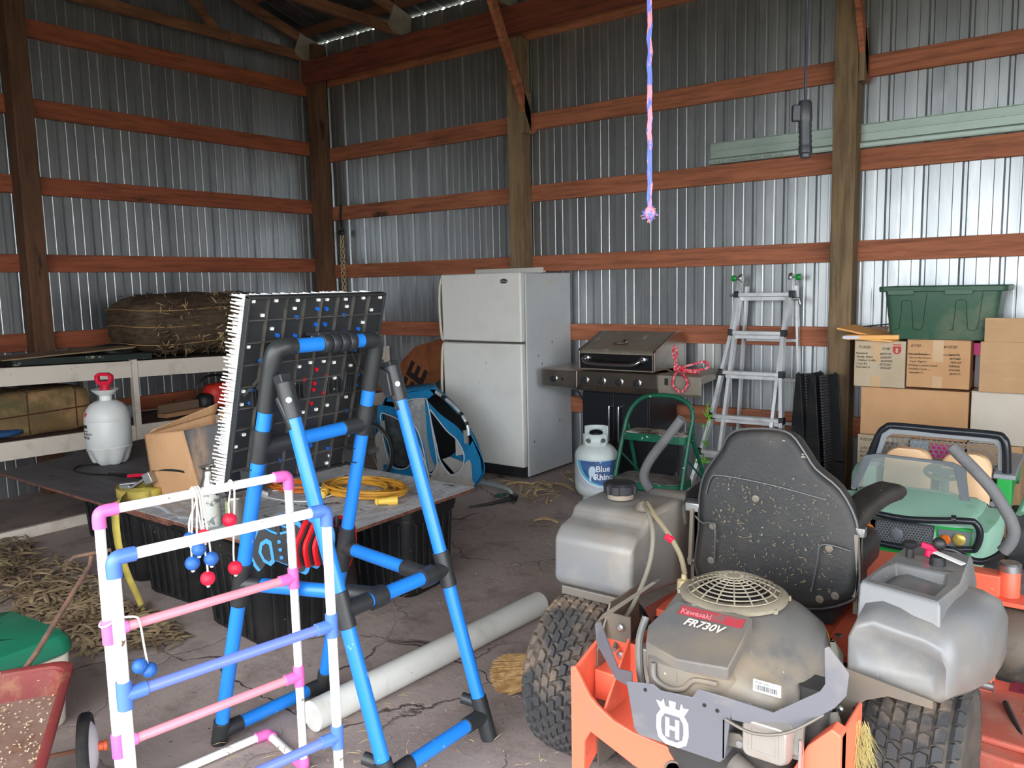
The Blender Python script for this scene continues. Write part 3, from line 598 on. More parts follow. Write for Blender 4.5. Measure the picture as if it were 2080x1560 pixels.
for y0_, w_ in ((-4.25, .05), (-4.09, .06), (-4.02, .03), (-4.40, .03)):
    m_ = MB()
    for k in range(4): m_.box(bp(y0_+w_*k/3, sz(1.24), -.004), (.02, .003, .05))
    m_.box(bp(y0_+w_/2, sz(1.215), -.004), (.022, w_, .003)); m_.build('socket', blk_p, t, o, smooth=0)
for y0_ in (-4.03, -4.29):
    m_ = MB(); m_.tube([bp(y0_+.012*cos(a), sz(1.25)+.05*sin(a), .004) for a in [R(-80+16*k) for k in range(11)]], .006, 8); m_.build('hook_arch', blk_p, t, o)
PW = [(-4.431, 1.544), (-4.346, 1.544), (-4.262, 1.543), (-4.177, 1.542), (-4.14, 1.542), (-4.058, 1.541), (-3.977, 1.543), (-3.896, 1.543), (-4.27, 1.517), (-4.048, 1.516), (-4.391, 1.5), (-3.93, 1.5), (-4.349, 1.456), (-3.962, 1.457), (-4.179, 1.423), (-3.892, 1.406), (-4.43, 1.404), (-4.219, 1.322), (-4.174, 1.332), (-4.116, 1.331), (-4.069, 1.323), (-3.988, 1.305), (-4.302, 1.302), (-4.054, 1.266), (-4.008, 1.267), (-4.235, 1.265), (-4.234, 1.223), (-4.056, 1.226), (-3.986, 1.189), (-4.429, 1.263), (-4.43, 1.22), (-4.071, 1.17), (-4.119, 1.161), (-4.177, 1.159), (-4.221, 1.168), (-4.407, 1.117), (-4.434, 1.081), (-4.173, 1.068), (-3.948, 1.038), (-4.023, 0.974), (-4.032, 0.947)]
PB = [(-4.176, 1.512), (-4.138, 1.511), (-4.257, 1.488), (-4.056, 1.487), (-4.173, 1.46), (-4.135, 1.459), (-3.979, 1.435), (-4.046, 1.429), (-4.325, 1.434), (-4.254, 1.428), (-3.98, 1.36), (-3.947, 1.268), (-3.946, 1.229), (-4.398, 1.263), (-4.398, 1.22), (-4.378, 1.356), (-3.975, 1.136), (-4.161, 1.03), (-4.123, 1.031), (-4.037, 1.004), (-4.248, 0.998), (-4.12, 0.977), (-4.036, 1.065), (-4.25, 1.06)]
PR = [(-4.144, 1.306), (-4.094, 1.277), (-4.192, 1.275), (-4.145, 1.257), (-4.145, 1.235), (-4.096, 1.216), (-4.194, 1.214), (-4.147, 1.187)]
for lst, mm, nm in ((PW, mat('white_peg', (240, 240, 236), .4), 'white'), (PB, mat('blue_peg', (30, 104, 200), .4), 'blue'), (PR, mat('red_peg', (196, 24, 40), .4), 'red')):
    p0 = None
    for y, z in lst:
        c0 = bp(y, sz(z), -.011)-o
        if p0 is None:
            mb = MB(); mb.m = M4.Translation((0, 0, 0)) @ M4((ex, ey, nb)).transposed().to_4x4()
            if nm == 'white': mb.box((0, 0, 0), (.0115, .009, .007))
            else: mb.lathe([(.0068, -.006), (.0068, .005), (.0045, .005), (.0045, .001)], (0, 0, 0), (0, 0, 1), 14)
            p0 = mb.build('peg', mm, t, smooth=35, bevel=0); q = p0
        else: q = p0.copy(); COL.objects.link(q); q.parent = t
        q.location = c0
sp = MB(); rg = random.Random(5)
for i in range(33):
    for j in range(52):
        y = .008+(BW-.016)*i/32; s = .006+(BH-.012)*j/51
        a = O_+ex*y+ey*s-nb*.022; L_ = rg.uniform(.078, .092); b = a+V((-L_, 0, .07*L_))+ex*rg.uniform(-.003, .003)+ey*rg.uniform(-.003, .002)-ey*(.012*(1-j/51)-.006)
        u_ = ex; v_ = ey; r0, r1 = .0042, .0026
        vs = [tuple(a+u_*r0*cos(q)+v_*r0*sin(q)) for q in (0, 2.09, 4.19)]+[tuple(b+u_*r1*cos(q)+v_*r1*sin(q)) for q in (0, 2.09, 4.19)]
        sp.add(vs, [(0, 1, 4, 3), (1, 2, 5, 4), (2, 0, 3, 5), (3, 4, 5)])
q = sp.build('spikes', mat('white_spike', (244, 244, 244), .4), t, o, smooth=0); q['kind'] = 'stuff'; q['label'] = 'dense long white plastic spikes'
# ---- throwing axes below the board
def axe(name, label, c0, yaw, tilt, col, group):
    t = thing(name, label, 'toy axe', c0, yaw, group)
    m1 = MB()
    prof = [(-.10, .055), (-.125, .0), (-.10, -.075), (-.07, -.052), (-.03, -.045), (0, -.06), (.03, -.075), (.075, -.11), (.10, -.07), (.118, 0), (.10, .06), (.075, .098), (.045, .07), (.0, .062), (-.035, .078), (-.07, .10)]
    P = [tuple(p[:2]) for p in smooth_path([(x, y, 0) for x, y in prof], 3, True)]
    k = .87
    m1.prism(P, (0, .006, 0), (1, 0, 0), (0, 0, 1), (0, .012, 0)); m1.build('blade', col, t, bevel=.002)
    m2 = MB().prism([(x*k, y*k) for x, y in P], (0, -.0005, 0), (1, 0, 0), (0, 0, 1), (0, .008, 0)); m2.build('face', blk_p, t, smooth=0)
    for s in (-1, 1):
        oo = [(x*s, y) for x, y in ((.028, .035), (.045, .048), (.07, .035), (.082, 0), (.07, -.038), (.045, -.058), (.028, -.045))]
        MB().ring(oo, [(.055*s+(x-.055*s)*.6, -.005+(y+.005)*.68) for x, y in oo], (0, -.003, 0), (1, 0, 0), (0, 0, 1), (0, .012, 0)).build('cutout_rim', col, t, smooth=0)
    for z in (.03, 0, -.03): MB().lathe([(.007, 0), (.007, .004), (.003, .004), (.003, .002)], (0, -.001, z), (0, -1, 0), 12).build('rivet', col, t)
    MB().tube([(0, .012, .05), (0, .014, .10)], .009, 10).build('handle', blk_p, t)
    t.rotation_euler = (0, tilt, yaw); return t
bl = mat('axe_blue', (66, 150, 216), .4); rd = mat('axe_red', (218, 26, 36), .4)
bx_ = V((4.475, -4.150, .632)); st = V((.012, .027, .008))
for k in range(3):
    axe('toy_axe', ('front blue edged toy axe head hanging under the stand', 'middle blue edged toy axe head between two others', 'rearmost blue edged toy axe head nearest the red ones')[k], bx_+V((.022, .035, .016))*k, R(36), R(-6), bl, 'blue edged toy axes')
for k in range(3):
    axe('toy_axe', ('red edged toy axe head closest to the blue ones', 'middle red edged toy axe head seen edge on', 'last red edged toy axe head by the white ladder post')[k], V((4.55, -4.03, .63))+V((.02, .028, .0))*k, R(36+62), R(8), rd, 'red edged toy axes')
# ================================================================ ladder toss targets
pvc = mat('white_pvc', (238, 238, 234), .35, n=(20, .68, .72, (196, 184, 166)), spots=(34, .73, (112, 92, 74)))
pink = mat('pink_fitting', (232, 112, 184), .4); pinkr = mat('pink_rung', (246, 146, 160), .35)
blf = mat('blue_fitting', (78, 118, 196), .4, n=(8, .5, .7, (98, 132, 206))); blr = mat('blue_rung', (104, 124, 214), .35)
def ladder(label, L0, R0, zr, fit, rung, base, zt_):
    t = thing('ladder_toss_target', label, 'lawn game', (R0[0], R0[1], 0)); o = t.location
    L0 = V((*L0, 0)); R0 = V((*R0, 0)); up_ = V((0, 0, 1)); d = (R0-L0).normalized(); r_ = .0135; rf = .0175; bv = V(base)
    def tube(a, b, m, nm='tube', r=r_): MB().tube([a, b], r, 18).build(nm, m, t, o)
    zs = [.0175]+zr+[zt_]
    for P_, s in ((L0, 1), (R0, -1)):
        for a, b in zip(zs[:-1], zs[1:]): tube(P_+up_*(a+.028), P_+up_*(b-.028), pvc)
        for z in zr: MB().tube([P_+up_*(z-.034), P_+up_*(z+.034)], rf, 18).tube([P_+up_*z, P_+up_*z+d*s*.05], rf, 18).build('tee', fit, t, o, bevel=.001)
        MB().tube(smooth_path([P_+up_*(zt_-.045), P_+up_*(zt_-.015), P_+up_*(zt_-.003)+d*s*.006, P_+up_*zt_+d*s*.02, P_+up_*zt_+d*s*.048], 5), rf, 18).build('elbow', fit, t, o)
        MB().tube(smooth_path([P_+up_*(.05), P_+up_*(.025), P_+up_*.0185+bv*.1, P_+up_*.0185+bv*.2], 5), rf, 18).build('elbow', fit, t, o)
        tube(P_+up_*.018+bv*.2, P_+up_*.018+bv*.93, pvc)
        MB().tube(smooth_path([P_+up_*.018+bv*.86, P_+up_*.018+bv*.98, P_+up_*.018+bv+d*s*.02, P_+up_*.018+bv+d*s*.045], 5), rf, 18).build('elbow', fit, t, o)
    tube(L0+up_*.018+bv+d*.04, R0+up_*.018+bv-d*.04, pvc)
    for z in zr: tube(L0+up_*z+d*.045, R0+up_*z-d*.045, rung, 'rung')
    tube(L0+up_*zt_+d*.04, R0+up_*zt_-d*.04, pvc, 'top_rail')
    return t
ladder('white pipe ladder game frame with pink rungs and string balls', (4.738, -4.924), (4.829, -4.372), [.335, .665], pink, pinkr, (-.27, .06, 0), 1.0)
ladder('white pipe ladder game frame with blue rungs', (5.09, -5.07), (5.19, -4.53), [.32, .65], blf, blr, (.27, -.05, 0), .98)
cordw = mat('white_string', (226, 220, 212), .7)
bblue = mat('ball_blue', (40, 98, 176), .35, bump=(150, .4)); bred = mat('ball_red', (226, 24, 58), .35, bump=(150, .4))
def bola(label, top, balls, col, extra=None):
    t = thing('string_ball', label, 'bola', top, 0, 'string balls hanging on the pink ladder frame'); o = V(top)
    P = [V(b) for b in balls]
    sp_ = V((0, .004, 0)) 
    MB().tube(smooth_path([P[0], P[0]+V((-.004, 0, .05)), lerp(P[0], o, .85)+V((.018, .0, 0)), o+V((.017, 0, .004)), o+V((0, .002, .0185)), o+V((-.017, .004, .003)), lerp(P[1], o, .85)+V((-.014, .01, 0)), P[1]+V((0, 0, .05)), P[1]], 4), .0028, 6).build('string', cordw, t, o)
    for p in P:
        b = MB().ell(p, .0215, 20).build('ball', col, t, o); MB().ell(p-V((0, 0, .023)), (.006, .006, .005), 8).build('knot', cordw, t, o)
def onrail(f, z=1.0): return lerp((4.738, -4.924, z), (4.829, -4.372, z), f)
a = onrail(.455); bola('pair of blue balls on a white string, the higher hanging pair', a, [(4.785, -4.668, .835), (4.775, -4.685, .795)], bblue)
a = onrail(.468); bola('pair of red balls on a white string beside the blue ones', a, [(4.792, -4.652, .87), (4.80, -4.655, .745)], bred)
a = onrail(.482); bola('pair of blue balls on a string behind the red string', a, [(4.80, -4.64, .80), (4.765, -4.68, .865)], bblue)
a = onrail(.66); bola('pair of red balls on a string near the spray cans', a, [(4.79, -4.555, .745), (4.80, -4.57, .90)], bred)
t = thing('wrapped_string_ball', 'blue string balls wrapped around the pink fitting of the ladder frame', 'bola', (4.75, -4.92, .68)); o = t.location
q = V((4.738, -4.924, .695)); MB().tube([q+V((.021*cos(a), .021*sin(a), .01*sin(a))) for a in [2*pi*k/14 for k in range(14)]], .003, 6, closed=True).tube(smooth_path([(4.75, -4.91, .70), (4.765, -4.862, .692), (4.77, -4.852, .67), (4.772, -4.846, .6), (4.775, -4.842, .55)]), .003, 6).build('string', cordw, t, o)
for p in ((4.775, -4.838, .53), (4.77, -4.862, .55)): MB().ell(p, .0215, 20).build('ball', bblue, t, o)
# ================================================================ pvc pipe, broom head, husks
t = thing('pvc_pipe', 'long thick white plastic pipe lying on the cracked floor', 'pipe', (4.68, -3.5, 0)); o = t.location
A = V((4.655, -4.19, .056)); B = V((4.745, -2.88, .056)); L_ = (B-A).length
MB().lathe([(.0495, 0), (.056, 0), (.056, L_), (.0495, L_), (.0495, 0)], A, B-A, 40).build('tube', mat('pipe_white', (222, 222, 216), .4, n=(5, .6, .8, (196, 192, 184)), spots=(60, .76, (120, 108, 96))), t, o)
straw = mat('broom_straw', (204, 166, 112), .8, n=(30, .4, .6, (164, 124, 76)))
t = thing('broom_head', 'straw broom head with green stitching lying beside the mower tyre', 'broom', (5.05, -3.5, 0)); o = t.location
rg = random.Random(2); mb = MB(); root = V((5.235, -3.315, .03)); dirn = V((-.80, -.55, 0)).normalized(); sd = V((-dirn.y, dirn.x, 0))
for k in range(620):
    f = rg.uniform(-1, 1); h = rg.uniform(0, 1); a = root+sd*f*.07+V((0, 0, .012*h)); b = root+dirn*rg.uniform(.30, .36)*(1-.12*f*f)+sd*f*.165+V((0, 0, .002+.035*h*(1-abs(f)*.6))); b.z = max(b.z-.02, .003)
    m_ = lerp(a, b, .5)+sd*rg.uniform(-.006, .006)+V((0, 0, .012)); w_ = .0014
    vs = []
    for q in (a, m_, b): vs += [tuple(q+sd*w_), tuple(q-sd*w_*.5+V((0, 0, w_))), tuple(q-sd*w_*.5-V((0, 0, w_)))]
    mb.add(vs, [(3*i+j, 3*i+(j+1) % 3, 3*i+3+(j+1) % 3, 3*i+3+j) for i in (0, 1) for j in range(3)])
q = mb.build('bristles', straw, t, o, smooth=0); q['kind'] = 'stuff'
gm = mat('green_stitch', (96, 190, 120), .7)
for f in (.11, .135, .16):
    mb = MB(); mb.tube([root+dirn*f+sd*(.072+.28*f)*s_+V((0, 0, .028-.018*s_*s_)) for s_ in [-1+.2*k for k in range(11)]], .0035, 6); mb.build('stitch', gm, t, o)
MB().tube([root+V((0, 0, .0)), root-dirn*.1], [.035, .014], 12).build('ferrule', straw, t, o)
def flpt(regs):
    def f(rg):
        x, y, rx, ry = rg.choice(regs); a = rg.uniform(0, 2*pi); q = math.sqrt(rg.random()); return (x+rx*q*cos(a), y+ry*q*sin(a), .004+rg.uniform(0, .03)), (rg.uniform(-.3, .3), rg.uniform(-.3, .3), 1)
    return f
q = straws(1500, flpt([(2.75, -4.12, .55, .16), (2.3, -4.15, .6, .2), (3.15, -4.1, .45, .16), (3.0, -4.28, .5, .15), (2.0, -4.0, .7, .2), (1.4, -4.05, .5, .3)]), mat('husk_litter', (164, 142, 110), .85, n=(3.5, .4, .65, (96, 78, 58))), 'corn_husks', None, None, seed=21, L=(.03, .14), w=(.004, .014), curl=.35)
tag(q, 'heap of dry corn husks on the floor beside the black totes', 'husks')
q = straws(230, flpt([(3.6, -.42, .28, .25), (3.3, -.9, .25, .15), (4.1, -.75, .4, .3), (3.5, -1.05, .2, .2), (4.5, -.5, .3, .3), (4.25, -1.2, .3, .2)]), husk_m, 'corn_husks', None, None, seed=22, L=(.03, .15), w=(.003, .013), curl=.4)
tag(q, 'scattered corn husks on the floor around the gas cylinder', 'husks')
q = straws(900, flpt([(4.3, -2.6, 1.1, .9), (4.9, -4.0, .6, .7), (4.6, -1.6, .8, .7), (3.9, -2.1, .7, .7), (5.1, -4.5, .5, .4)]), mat('chaff', (176, 156, 124), .9), 'chaff', None, None, seed=23, L=(.006, .05), w=(.0008, .003), curl=.2)
tag(q, 'fine straw and grass chaff scattered over the open floor', 'chaff')
for (x, y, l, a, i) in ((3.93, -1.62, .17, .3, 0), (3.2, -.9, .24, .6, 1), (3.5, -.78, .28, -.2, 2)):
    t_ = MB().grid(lambda u, v: ((x+cos(a)*l*(u-.5)-sin(a)*.045*(v-.5)*sin(pi*min(.97, u+.03))**.6), (y+sin(a)*l*(u-.5)+cos(a)*.045*(v-.5)*sin(pi*min(.97, u+.03))**.6), .006+.02*sin(pi*u)+.015*(2*v-1)**2), 14, 6).build('corn_husk', husk_m, sol=.0015, smooth=80)
    tag(t_, ['single pale corn husk lying in front of the gas cylinder', 'dry corn husk near the trailer tow arm', 'dry corn husk curled beside the refrigerator base'][i], 'husk')
# ================================================================ cooler, wagon
t = thing('cooler', 'cream cooler chest with a green lid behind the red wagon', 'cooler', (3.66, -4.88, 0), R(4))
cream = mat('cooler_cream', (214, 208, 190), .5, n=(5, .5, .8, (180, 172, 152))); grn = mat('cooler_green', (24, 112, 84), .45, n=(6, .5, .8, (50, 124, 100)))
MB().loft([[(*p, z) for p in rr(.46*k, .46*k, .05, 5)] for z, k in ((.001, .88), (.01, .9), (.2, .94), (.205, .98), (.27, .99), (.275, .96))]).build('body', cream, t)
MB().loft([[(*p, z) for p in rr(.47*k, .47*k, .06, 5)] for z, k in ((.276, .99), (.285, 1.02), (.325, 1.0), (.345, .93), (.356, .6), (.358, .2))]).build('lid', grn, t)
MB().bx(.17, .245, -.06, .06, .18, .30).build('latch', grn, t, bevel=.008)
rust = mat('rusty_red', (118, 44, 42), .6, n=[(3, .45, .62, (120, 70, 62)), (9, .56, .66, (134, 84, 62))], spots=(50, .72, (206, 190, 160)))
rust_in = mat('rusty_tray', (138, 112, 100), .8, n=[(3, .42, .66, (112, 78, 64)), (8, .55, .7, (148, 92, 56))], spots=(42, .66, (206, 192, 164)), bump=(30, .3))
e1 = math.atan2(-.52, .85)
t = thing('pull_wagon', 'small rusty red wagon tray littered with seeds near the cooler', 'wagon', (4.45, -5.18, 0), e1)
TW, TL = .40, .80
def tray(k, z, r=.06): return [(p[0], p[1], z) for p in rr(TL*k[0], TW*k[1], r, 6)]
MB().loft([tray((.93, .86), .302), tray((.97, .94), .39), tray((1, 1), .395), tray((1.03, 1.06), .392), tray((1.035, 1.07), .38), tray((1.0, 1.0), .378), tray((.96, .92), .38), tray((.92, .84), .292)], caps=False).build('tray_side', rust, t)
MB().loft([tray((.93, .86), .302), tray((.92, .84), .294)]).build('tray_floor', rust_in, t)
q = straws(260, lambda rg: ((rg.uniform(-.35, .35), rg.uniform(-.16, .16), .306), (rg.uniform(-.2, .2), rg.uniform(-.2, .2), 1)), mat('seed', (186, 168, 138), .8), 'seeds', t, None, seed=33, L=(.006, .014), w=(.002, .004), curl=.1)
for sx_ in (-1, 1):
    MB().tube([(sx_*.33, -.235, .115), (sx_*.33, .235, .115)], .007, 10).tube([(sx_*.33, -.1, .115), (sx_*.33, -.1, .292)], .008, 8).tube([(sx_*.33, .1, .115), (sx_*.33, .1, .292)], .008, 8).build('axle', mat('rusty_iron', (112, 72, 54), .8), t)
    for sy_ in (-1, 1):
        w_ = MB().lathe([(.085, -.016), (.108, -.018), (.114, -.01), (.114, .01), (.108, .018), (.085, .016)], (sx_*.33, sy_*.232, .1145), (0, 1, 0), 40).build('wheel', rubber, t)
        MB().lathe([(.086, -.008), (.086, .014), (.06, .03), (.02, .036), (.02, -.02), (.05, -.016)], (sx_*.33, sy_*.232, .1145), (0, sy_, 0), 32).build('hub', mat('wheel_white', (220, 214, 216), .4), w_)
        MB().lathe([(.014, .02), (.014, .05), (.017, .052), (.017, .062), (.0, .064)], (sx_*.33, sy_*.232, .1145), (0, sy_, 0), 16).build('axle_cap', mat('orange_cap', (234, 104, 66), .5), w_)
iron = mat('rusty_rod', (84, 64, 54), .85, n=(14, .4, .7, (132, 96, 76)), bump=(40, .4))
wm = t.matrix_basis.inverted() if False else (M4.Translation((4.45, -5.18, 0)) @ M4.Rotation(e1, 4, 'Z')).inverted()
hp = [wm @ V(p) for p in ((4.135, -4.965, .33), (4.10, -4.86, .405), (3.95, -4.59, .60))]
MB().tube(hp, .009, 10).tube([wm @ V(p) for p in ((3.91, -4.64, .625), (3.925, -4.63, .64), (3.99, -4.53, .65), (3.995, -4.53, .62))], .007, 8).tube([wm @ V((3.95, -4.59, .60)), wm @ V((3.96, -4.585, .64))], .008, 8).build('pull_handle', iron, t)
# ================================================================ refrigerator
fr_w = mat('enamel_white', (226, 224, 218), .38, n=(3, .5, .8, (210, 208, 202)), spots=(26, .75, (150, 140, 128)), spec=.5)
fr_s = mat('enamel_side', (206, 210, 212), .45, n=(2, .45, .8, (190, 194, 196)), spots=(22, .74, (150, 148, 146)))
trimc = mat('aged_trim', (204, 196, 178), .5)
t = thing('refrigerator', 'white top freezer refrigerator standing in front of the middle post', 'refrigerator', (2.71, -.37, 0)); o = t.location
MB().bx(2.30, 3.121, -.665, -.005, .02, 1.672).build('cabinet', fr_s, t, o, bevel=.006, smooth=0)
MB().bx(2.36, 3.06, -.64, -.60, .004, .02).build('feet', black_pl, t, o, smooth=0)
for nm, z0, z1 in (('freezer_door', 1.125, 1.678), ('fridge_door', .105, 1.108)):
    MB().bx(2.29, 3.118, -.732, -.672, z0, z1).build(nm, fr_w, t, o, bevel=.012, smooth=40)
    P = [(2.287, -.70, z0+.01), (2.283, -.735, z0+.03), (2.281, -.752, z0+(z1-z0)*.45), (2.277, -.74, z0+(z1-z0)*.75), (2.284, -.73, z1-.06), (2.287, -.70, z1-.005)]
    MB().tube(smooth_path(P, 6), .011, 10, sq=1.3).build('door_handle', trimc, t, o)
MB().bx(2.295, 3.11, -.672, -.665, .1, 1.672).build('door_gasket', mat('gasket', (96, 92, 88), .8), t, o, smooth=0)
MB().bx(2.31, 3.11, -.70, -.665, .02, .098).build('kick_grille', black_pl, t, o, smooth=0)
bm_ = MB().lathe([(0, -.001), (.038, -.001), (.038, .002), (.034, .0035), (0, .0035)], (0, 0, 0), (0, -1, 0), 28); bm_.v = [(x*1.0+2.956, y-.7335, z*.5+1.611) for x, y, z in bm_.v]
bm_.build('badge', mat('badge_grey', (84, 92, 88), .3, .6), t, o)
text('Whirlpool', .0165, (2.956, -.7375, 1.605), (1, 0, 0), (0, 0, 1), mat('badge_text', (206, 210, 206), .4), t, o, al='CENTER', shear=.2)
MB().tube([(3.1225, -.33, 1.63), (3.1225, -.33, 1.60), (3.1225, -.31, 1.585)], .008, 8).build('tape_scrap', mat('tape', (196, 178, 140), .6), t, o)
mb = MB()
for y, z in ((-.45, .93), (-.3, 1.1), (-.58, .3), (-.2, .42), (-.5, 1.0)): mb.box((3.1213, y, z), (.001, .012, .02), (.4, 0, 0))
mb.build('scuffs', mat('scuff', (120, 118, 116), .7), t, o, smooth=0)
tag(MB().bx(2.49, 3.19, -.515, -.475, 1.674, 1.69).bx(2.49, 3.19, -.515, -.51, 1.69, 1.715).build('curtain_rail', mat('rail_white', (206, 202, 196), .5), bevel=.002, smooth=0), 'white slotted metal rail lying on top of the refrigerator', 'rail')
# ================================================================ gas grill
stl = mat('grill_steel', (190, 180, 168), .3, 1, n=[(2.5, .4, .75, (160, 148, 136)), (14, .6, .75, (128, 116, 104))]); stl_d = mat('grill_hood', (150, 142, 130), .42, .35, n=[(3, .4, .7, (136, 124, 110)), (11, .6, .7, (180, 172, 160))], spots=(16, .73, (206, 202, 196)))
blk_e = mat('black_enamel', (22, 24, 30), .4, n=(4, .55, .8, (36, 38, 44)))
t = thing('gas_grill', 'stainless steel gas grill on a black cabinet against the bright wall', 'grill', (3.87, -.33, 0)); o = t.location
MB().bx(3.56, 4.14, -.53, -.06, .07, .78).build('cabinet', blk_e, t, o, bevel=.004, smooth=0)
for x0, x1 in ((3.565, 3.848), (3.853, 4.135)): 
    d_ = MB().bx(x0, x1, -.548, -.531, .09, .735).build('door', blk_e, t, o, bevel=.003, smooth=0); xh = 3.825 if x0 < 3.6 else 3.876+.03
    MB().tube(smooth_path([(xh, -.548, .64), (xh, -.578, .64), (xh, -.588, .62), (xh, -.588, .40), (xh, -.578, .38), (xh, -.548, .38)], 5), .0085, 12).build('door_handle', chrome, d_, o)
for x, y in ((3.60, -.49), (4.1, -.49), (3.6, -.1), (4.1, -.1)): MB().lathe([(.028, -.014), (.032, 0), (.028, .014)], (x, y, .0335), (1, 0, 0), 18).bar((x, y, .04), (x, y, .07), .02, .02).build('caster', rubber, t, o)
vt = MB()
for k in range(3):
    for j in range(4): vt.bar((4.1405, -.2-.08*k, .30+.035*j+.01*k), (4.1405, -.155-.08*k, .318+.035*j+.01*k), .002, .009)
vt.build('vents', black_m, t, o, smooth=0)
pn = MB().prism([(-.56, .912), (-.605, .905), (-.598, .80), (-.575, .752), (-.50, .745), (-.50, .912)], (3.55, 0, 0), (0, 1, 0), (0, 0, 1), (.69, 0, 0)).build('control_panel', stl, t, o, bevel=.003, smooth=0)
for k, x in enumerate((3.625, 3.775, 3.925, 4.075, 3.335)):
    z = .835
    kn = MB().lathe([(.031, 0), (.031, .006), (.026, .008)], (x, -.602, z), (0, -1, .06), 24).build('knob_ring', chrome, t, o)
    MB().lathe([(.024, .006), (.026, .012), (.023, .03), (.0, .031)], (x, -.602, z), (0, -1, .06), 20).box((x, -.634, z+.002), (.011, .012, .046)).build('knob', black_pl, kn, o, bevel=.0015)
text('Thermos', .022, (3.585, -.592, .775), (1, 0, 0), (0, .15, 1), mat('panel_text', (60, 66, 60), .5), t, o)
MB().lathe([(.012, 0), (.012, .008), (.008, .01)], (3.42, -.602, .835), (0, -1, 0), 14).build('ignition_button', black_pl, t, o)
MB().box((4.31, -.602, .86), (.028, .01, .05)).build('switch', black_pl, t, o, bevel=.004)
for nm, x0, x1 in (('side_shelf', 3.215, 3.548), ('side_shelf', 4.242, 4.572)):
    MB().prism([(-.56, .912), (-.60, .905), (-.60, .775), (-.575, .752), (-.57, .85), (-.06, .875), (-.06, .912)], (x0, 0, 0), (0, 1, 0), (0, 0, 1), (x1-x0, 0, 0)).build(nm, stl if x0 < 4 else stl_d, t, o, bevel=.004, smooth=0)
MB().bx(3.56, 4.22, -.53, -.08, .78, .905).build('firebox', blk_e, t, o, smooth=0)
hood = [(-.585, .918), (-.592, 1.055), (-.57, 1.075), (-.24, 1.195), (-.12, 1.19), (-.08, 1.13), (-.08, .918)]
MB().prism(hood, (3.575, 0, 0), (0, 1, 0), (0, 0, 1), (.62, 0, 0)).build('hood', stl_d, t, o, bevel=.006, smooth=0)
for x in (3.556, 4.196): MB().prism([(y*1.0-(.006 if y < -.3 else -.006), z+.006) for y, z in hood], (x, 0, 0), (0, 1, 0), (0, 0, 1), (.018, 0, 0)).build('hood_cheek', stl, t, o, bevel=.004, smooth=0)
MB().bx(3.58, 4.19, -.5945, -.585, .93, 1.045).build('hood_band', mat('dark_steel', (92, 94, 98), .25, 1), t, o, smooth=0)
MB().tube(smooth_path([(3.635, -.59, 1.01), (3.635, -.64, 1.005), (3.66, -.655, .985), (3.75, -.66, .975), (4.0, -.66, .972), (4.09, -.655, .985), (4.115, -.64, 1.005), (4.115, -.59, 1.01)], 6), .0135, 14).build('hood_handle', chrome, t, o)
for x in (3.635, 4.115): MB().lathe([(.026, 0), (.024, .006), (.015, .01)], (x, -.592, 1.01), (0, -1, 0), 18).build('handle_boss', chrome, t, o)
MB().lathe([(.024, 0), (.024, .01), (.018, .014), (0, .015)], (3.88, -.415, 1.134), (0, -.35, .94), 20).build('thermometer', chrome, t, o)
MB().box((3.865, -.47, 1.115), (.12, .028, .006), (.35, 0, 0)).build('hood_badge', mat('badge_brown', (104, 76, 66), .4, .5), t, o)
text('Thermos', .018, (3.865, -.477, 1.1165), (1, 0, 0), (0, .94, .35), mat('badge_text2', (190, 176, 160), .4), t, o, al='CENTER')
MB().tube(smooth_path([(3.40, -.40, .84), (3.44, -.38, .68), (3.52, -.34, .58), (3.57, -.2, .52)]), .009, 8).build('gas_hose', hose, t, o)
rr_ = mat('red_rope', (214, 34, 60), .7, n=(60, .5, .56, (240, 170, 176)))
t = thing('red_rope', 'knotted red rope lying on the side shelf of the grill', 'rope', (4.36, -.45, .913)); o = t.location
c = V((4.36, -.50, .945))
mb = MB()
mb.tube(smooth_path([c, c+V((-.07, .05, .1)), c+V((-.07, .08, .16)), c+V((-.04, .05, .12)), c+V((-.03, .0, .02)), c], 6), .009, 8)
mb.tube(smooth_path([c, c+V((.07, .05, .03)), c+V((.16, .1, .05)), c+V((.18, .11, .01)), c+V((.1, .05, -.01)), c], 6), .009, 8)
mb.tube(smooth_path([c+V((0, 0, -.01)), c+V((.02, -.11, -.03)), c+V((.01, -.125, -.10)), c+V((.075, -.125, -.15)), c+V((.125, -.125, -.09)), c+V((.09, -.115, -.03)), c+V((.02, -.03, -.012))], 6), .009, 8)
for k in range(4): mb.lathe([(.02, -.008), (.026, 0), (.02, .008)], c+V((.012*k-.02, .006*k, .0)), (1, .5*k-.6, .2), 12)
mb.tube([c+V((.02, .01, -.02)), c+V((.14, .04, -.022))], .009, 8)
mb.build('rope', rr_, t, o)
tag(MB().grid(lambda u, v: (4.18+.14*u, -.56+.03*v+.05*u, .915+.022*sin(pi*u)+.006*(2*v-1)**2), 10, 4).build('dry_leaf', mat('brown_leaf', (128, 104, 82), .8), sol=.002, smooth=80), 'curled brown leaf on the grill shelf beside the red rope', 'leaf')
# ================================================================ propane cylinder
tk = mat('tank_paint', (206, 216, 214), .35, n=(4, .5, .8, (188, 200, 198)), spots=(46, .75, (110, 104, 90)))
t = thing('propane_tank', 'pale grey propane tank with a blue label beside the green step stool', 'gas tank', (3.945, -.985, 0)); o = t.location
RT = .155
prof = [(0, .052), (.09, .055), (.13, .075), (.15, .105), (RT, .14), (RT, .345), (.15, .375), (.132, .405), (.10, .43), (.05, .445), (0, .447)]
MB().lathe(prof, (0, 0, 0), (0, 0, 1), 96).build('body', tk, t, smooth=60)
MB().lathe([(.102, .001), (.102, .06), (.098, .06), (.098, .001)], (0, 0, 0), (0, 0, 1), 40).build('foot_ring', tk, t)
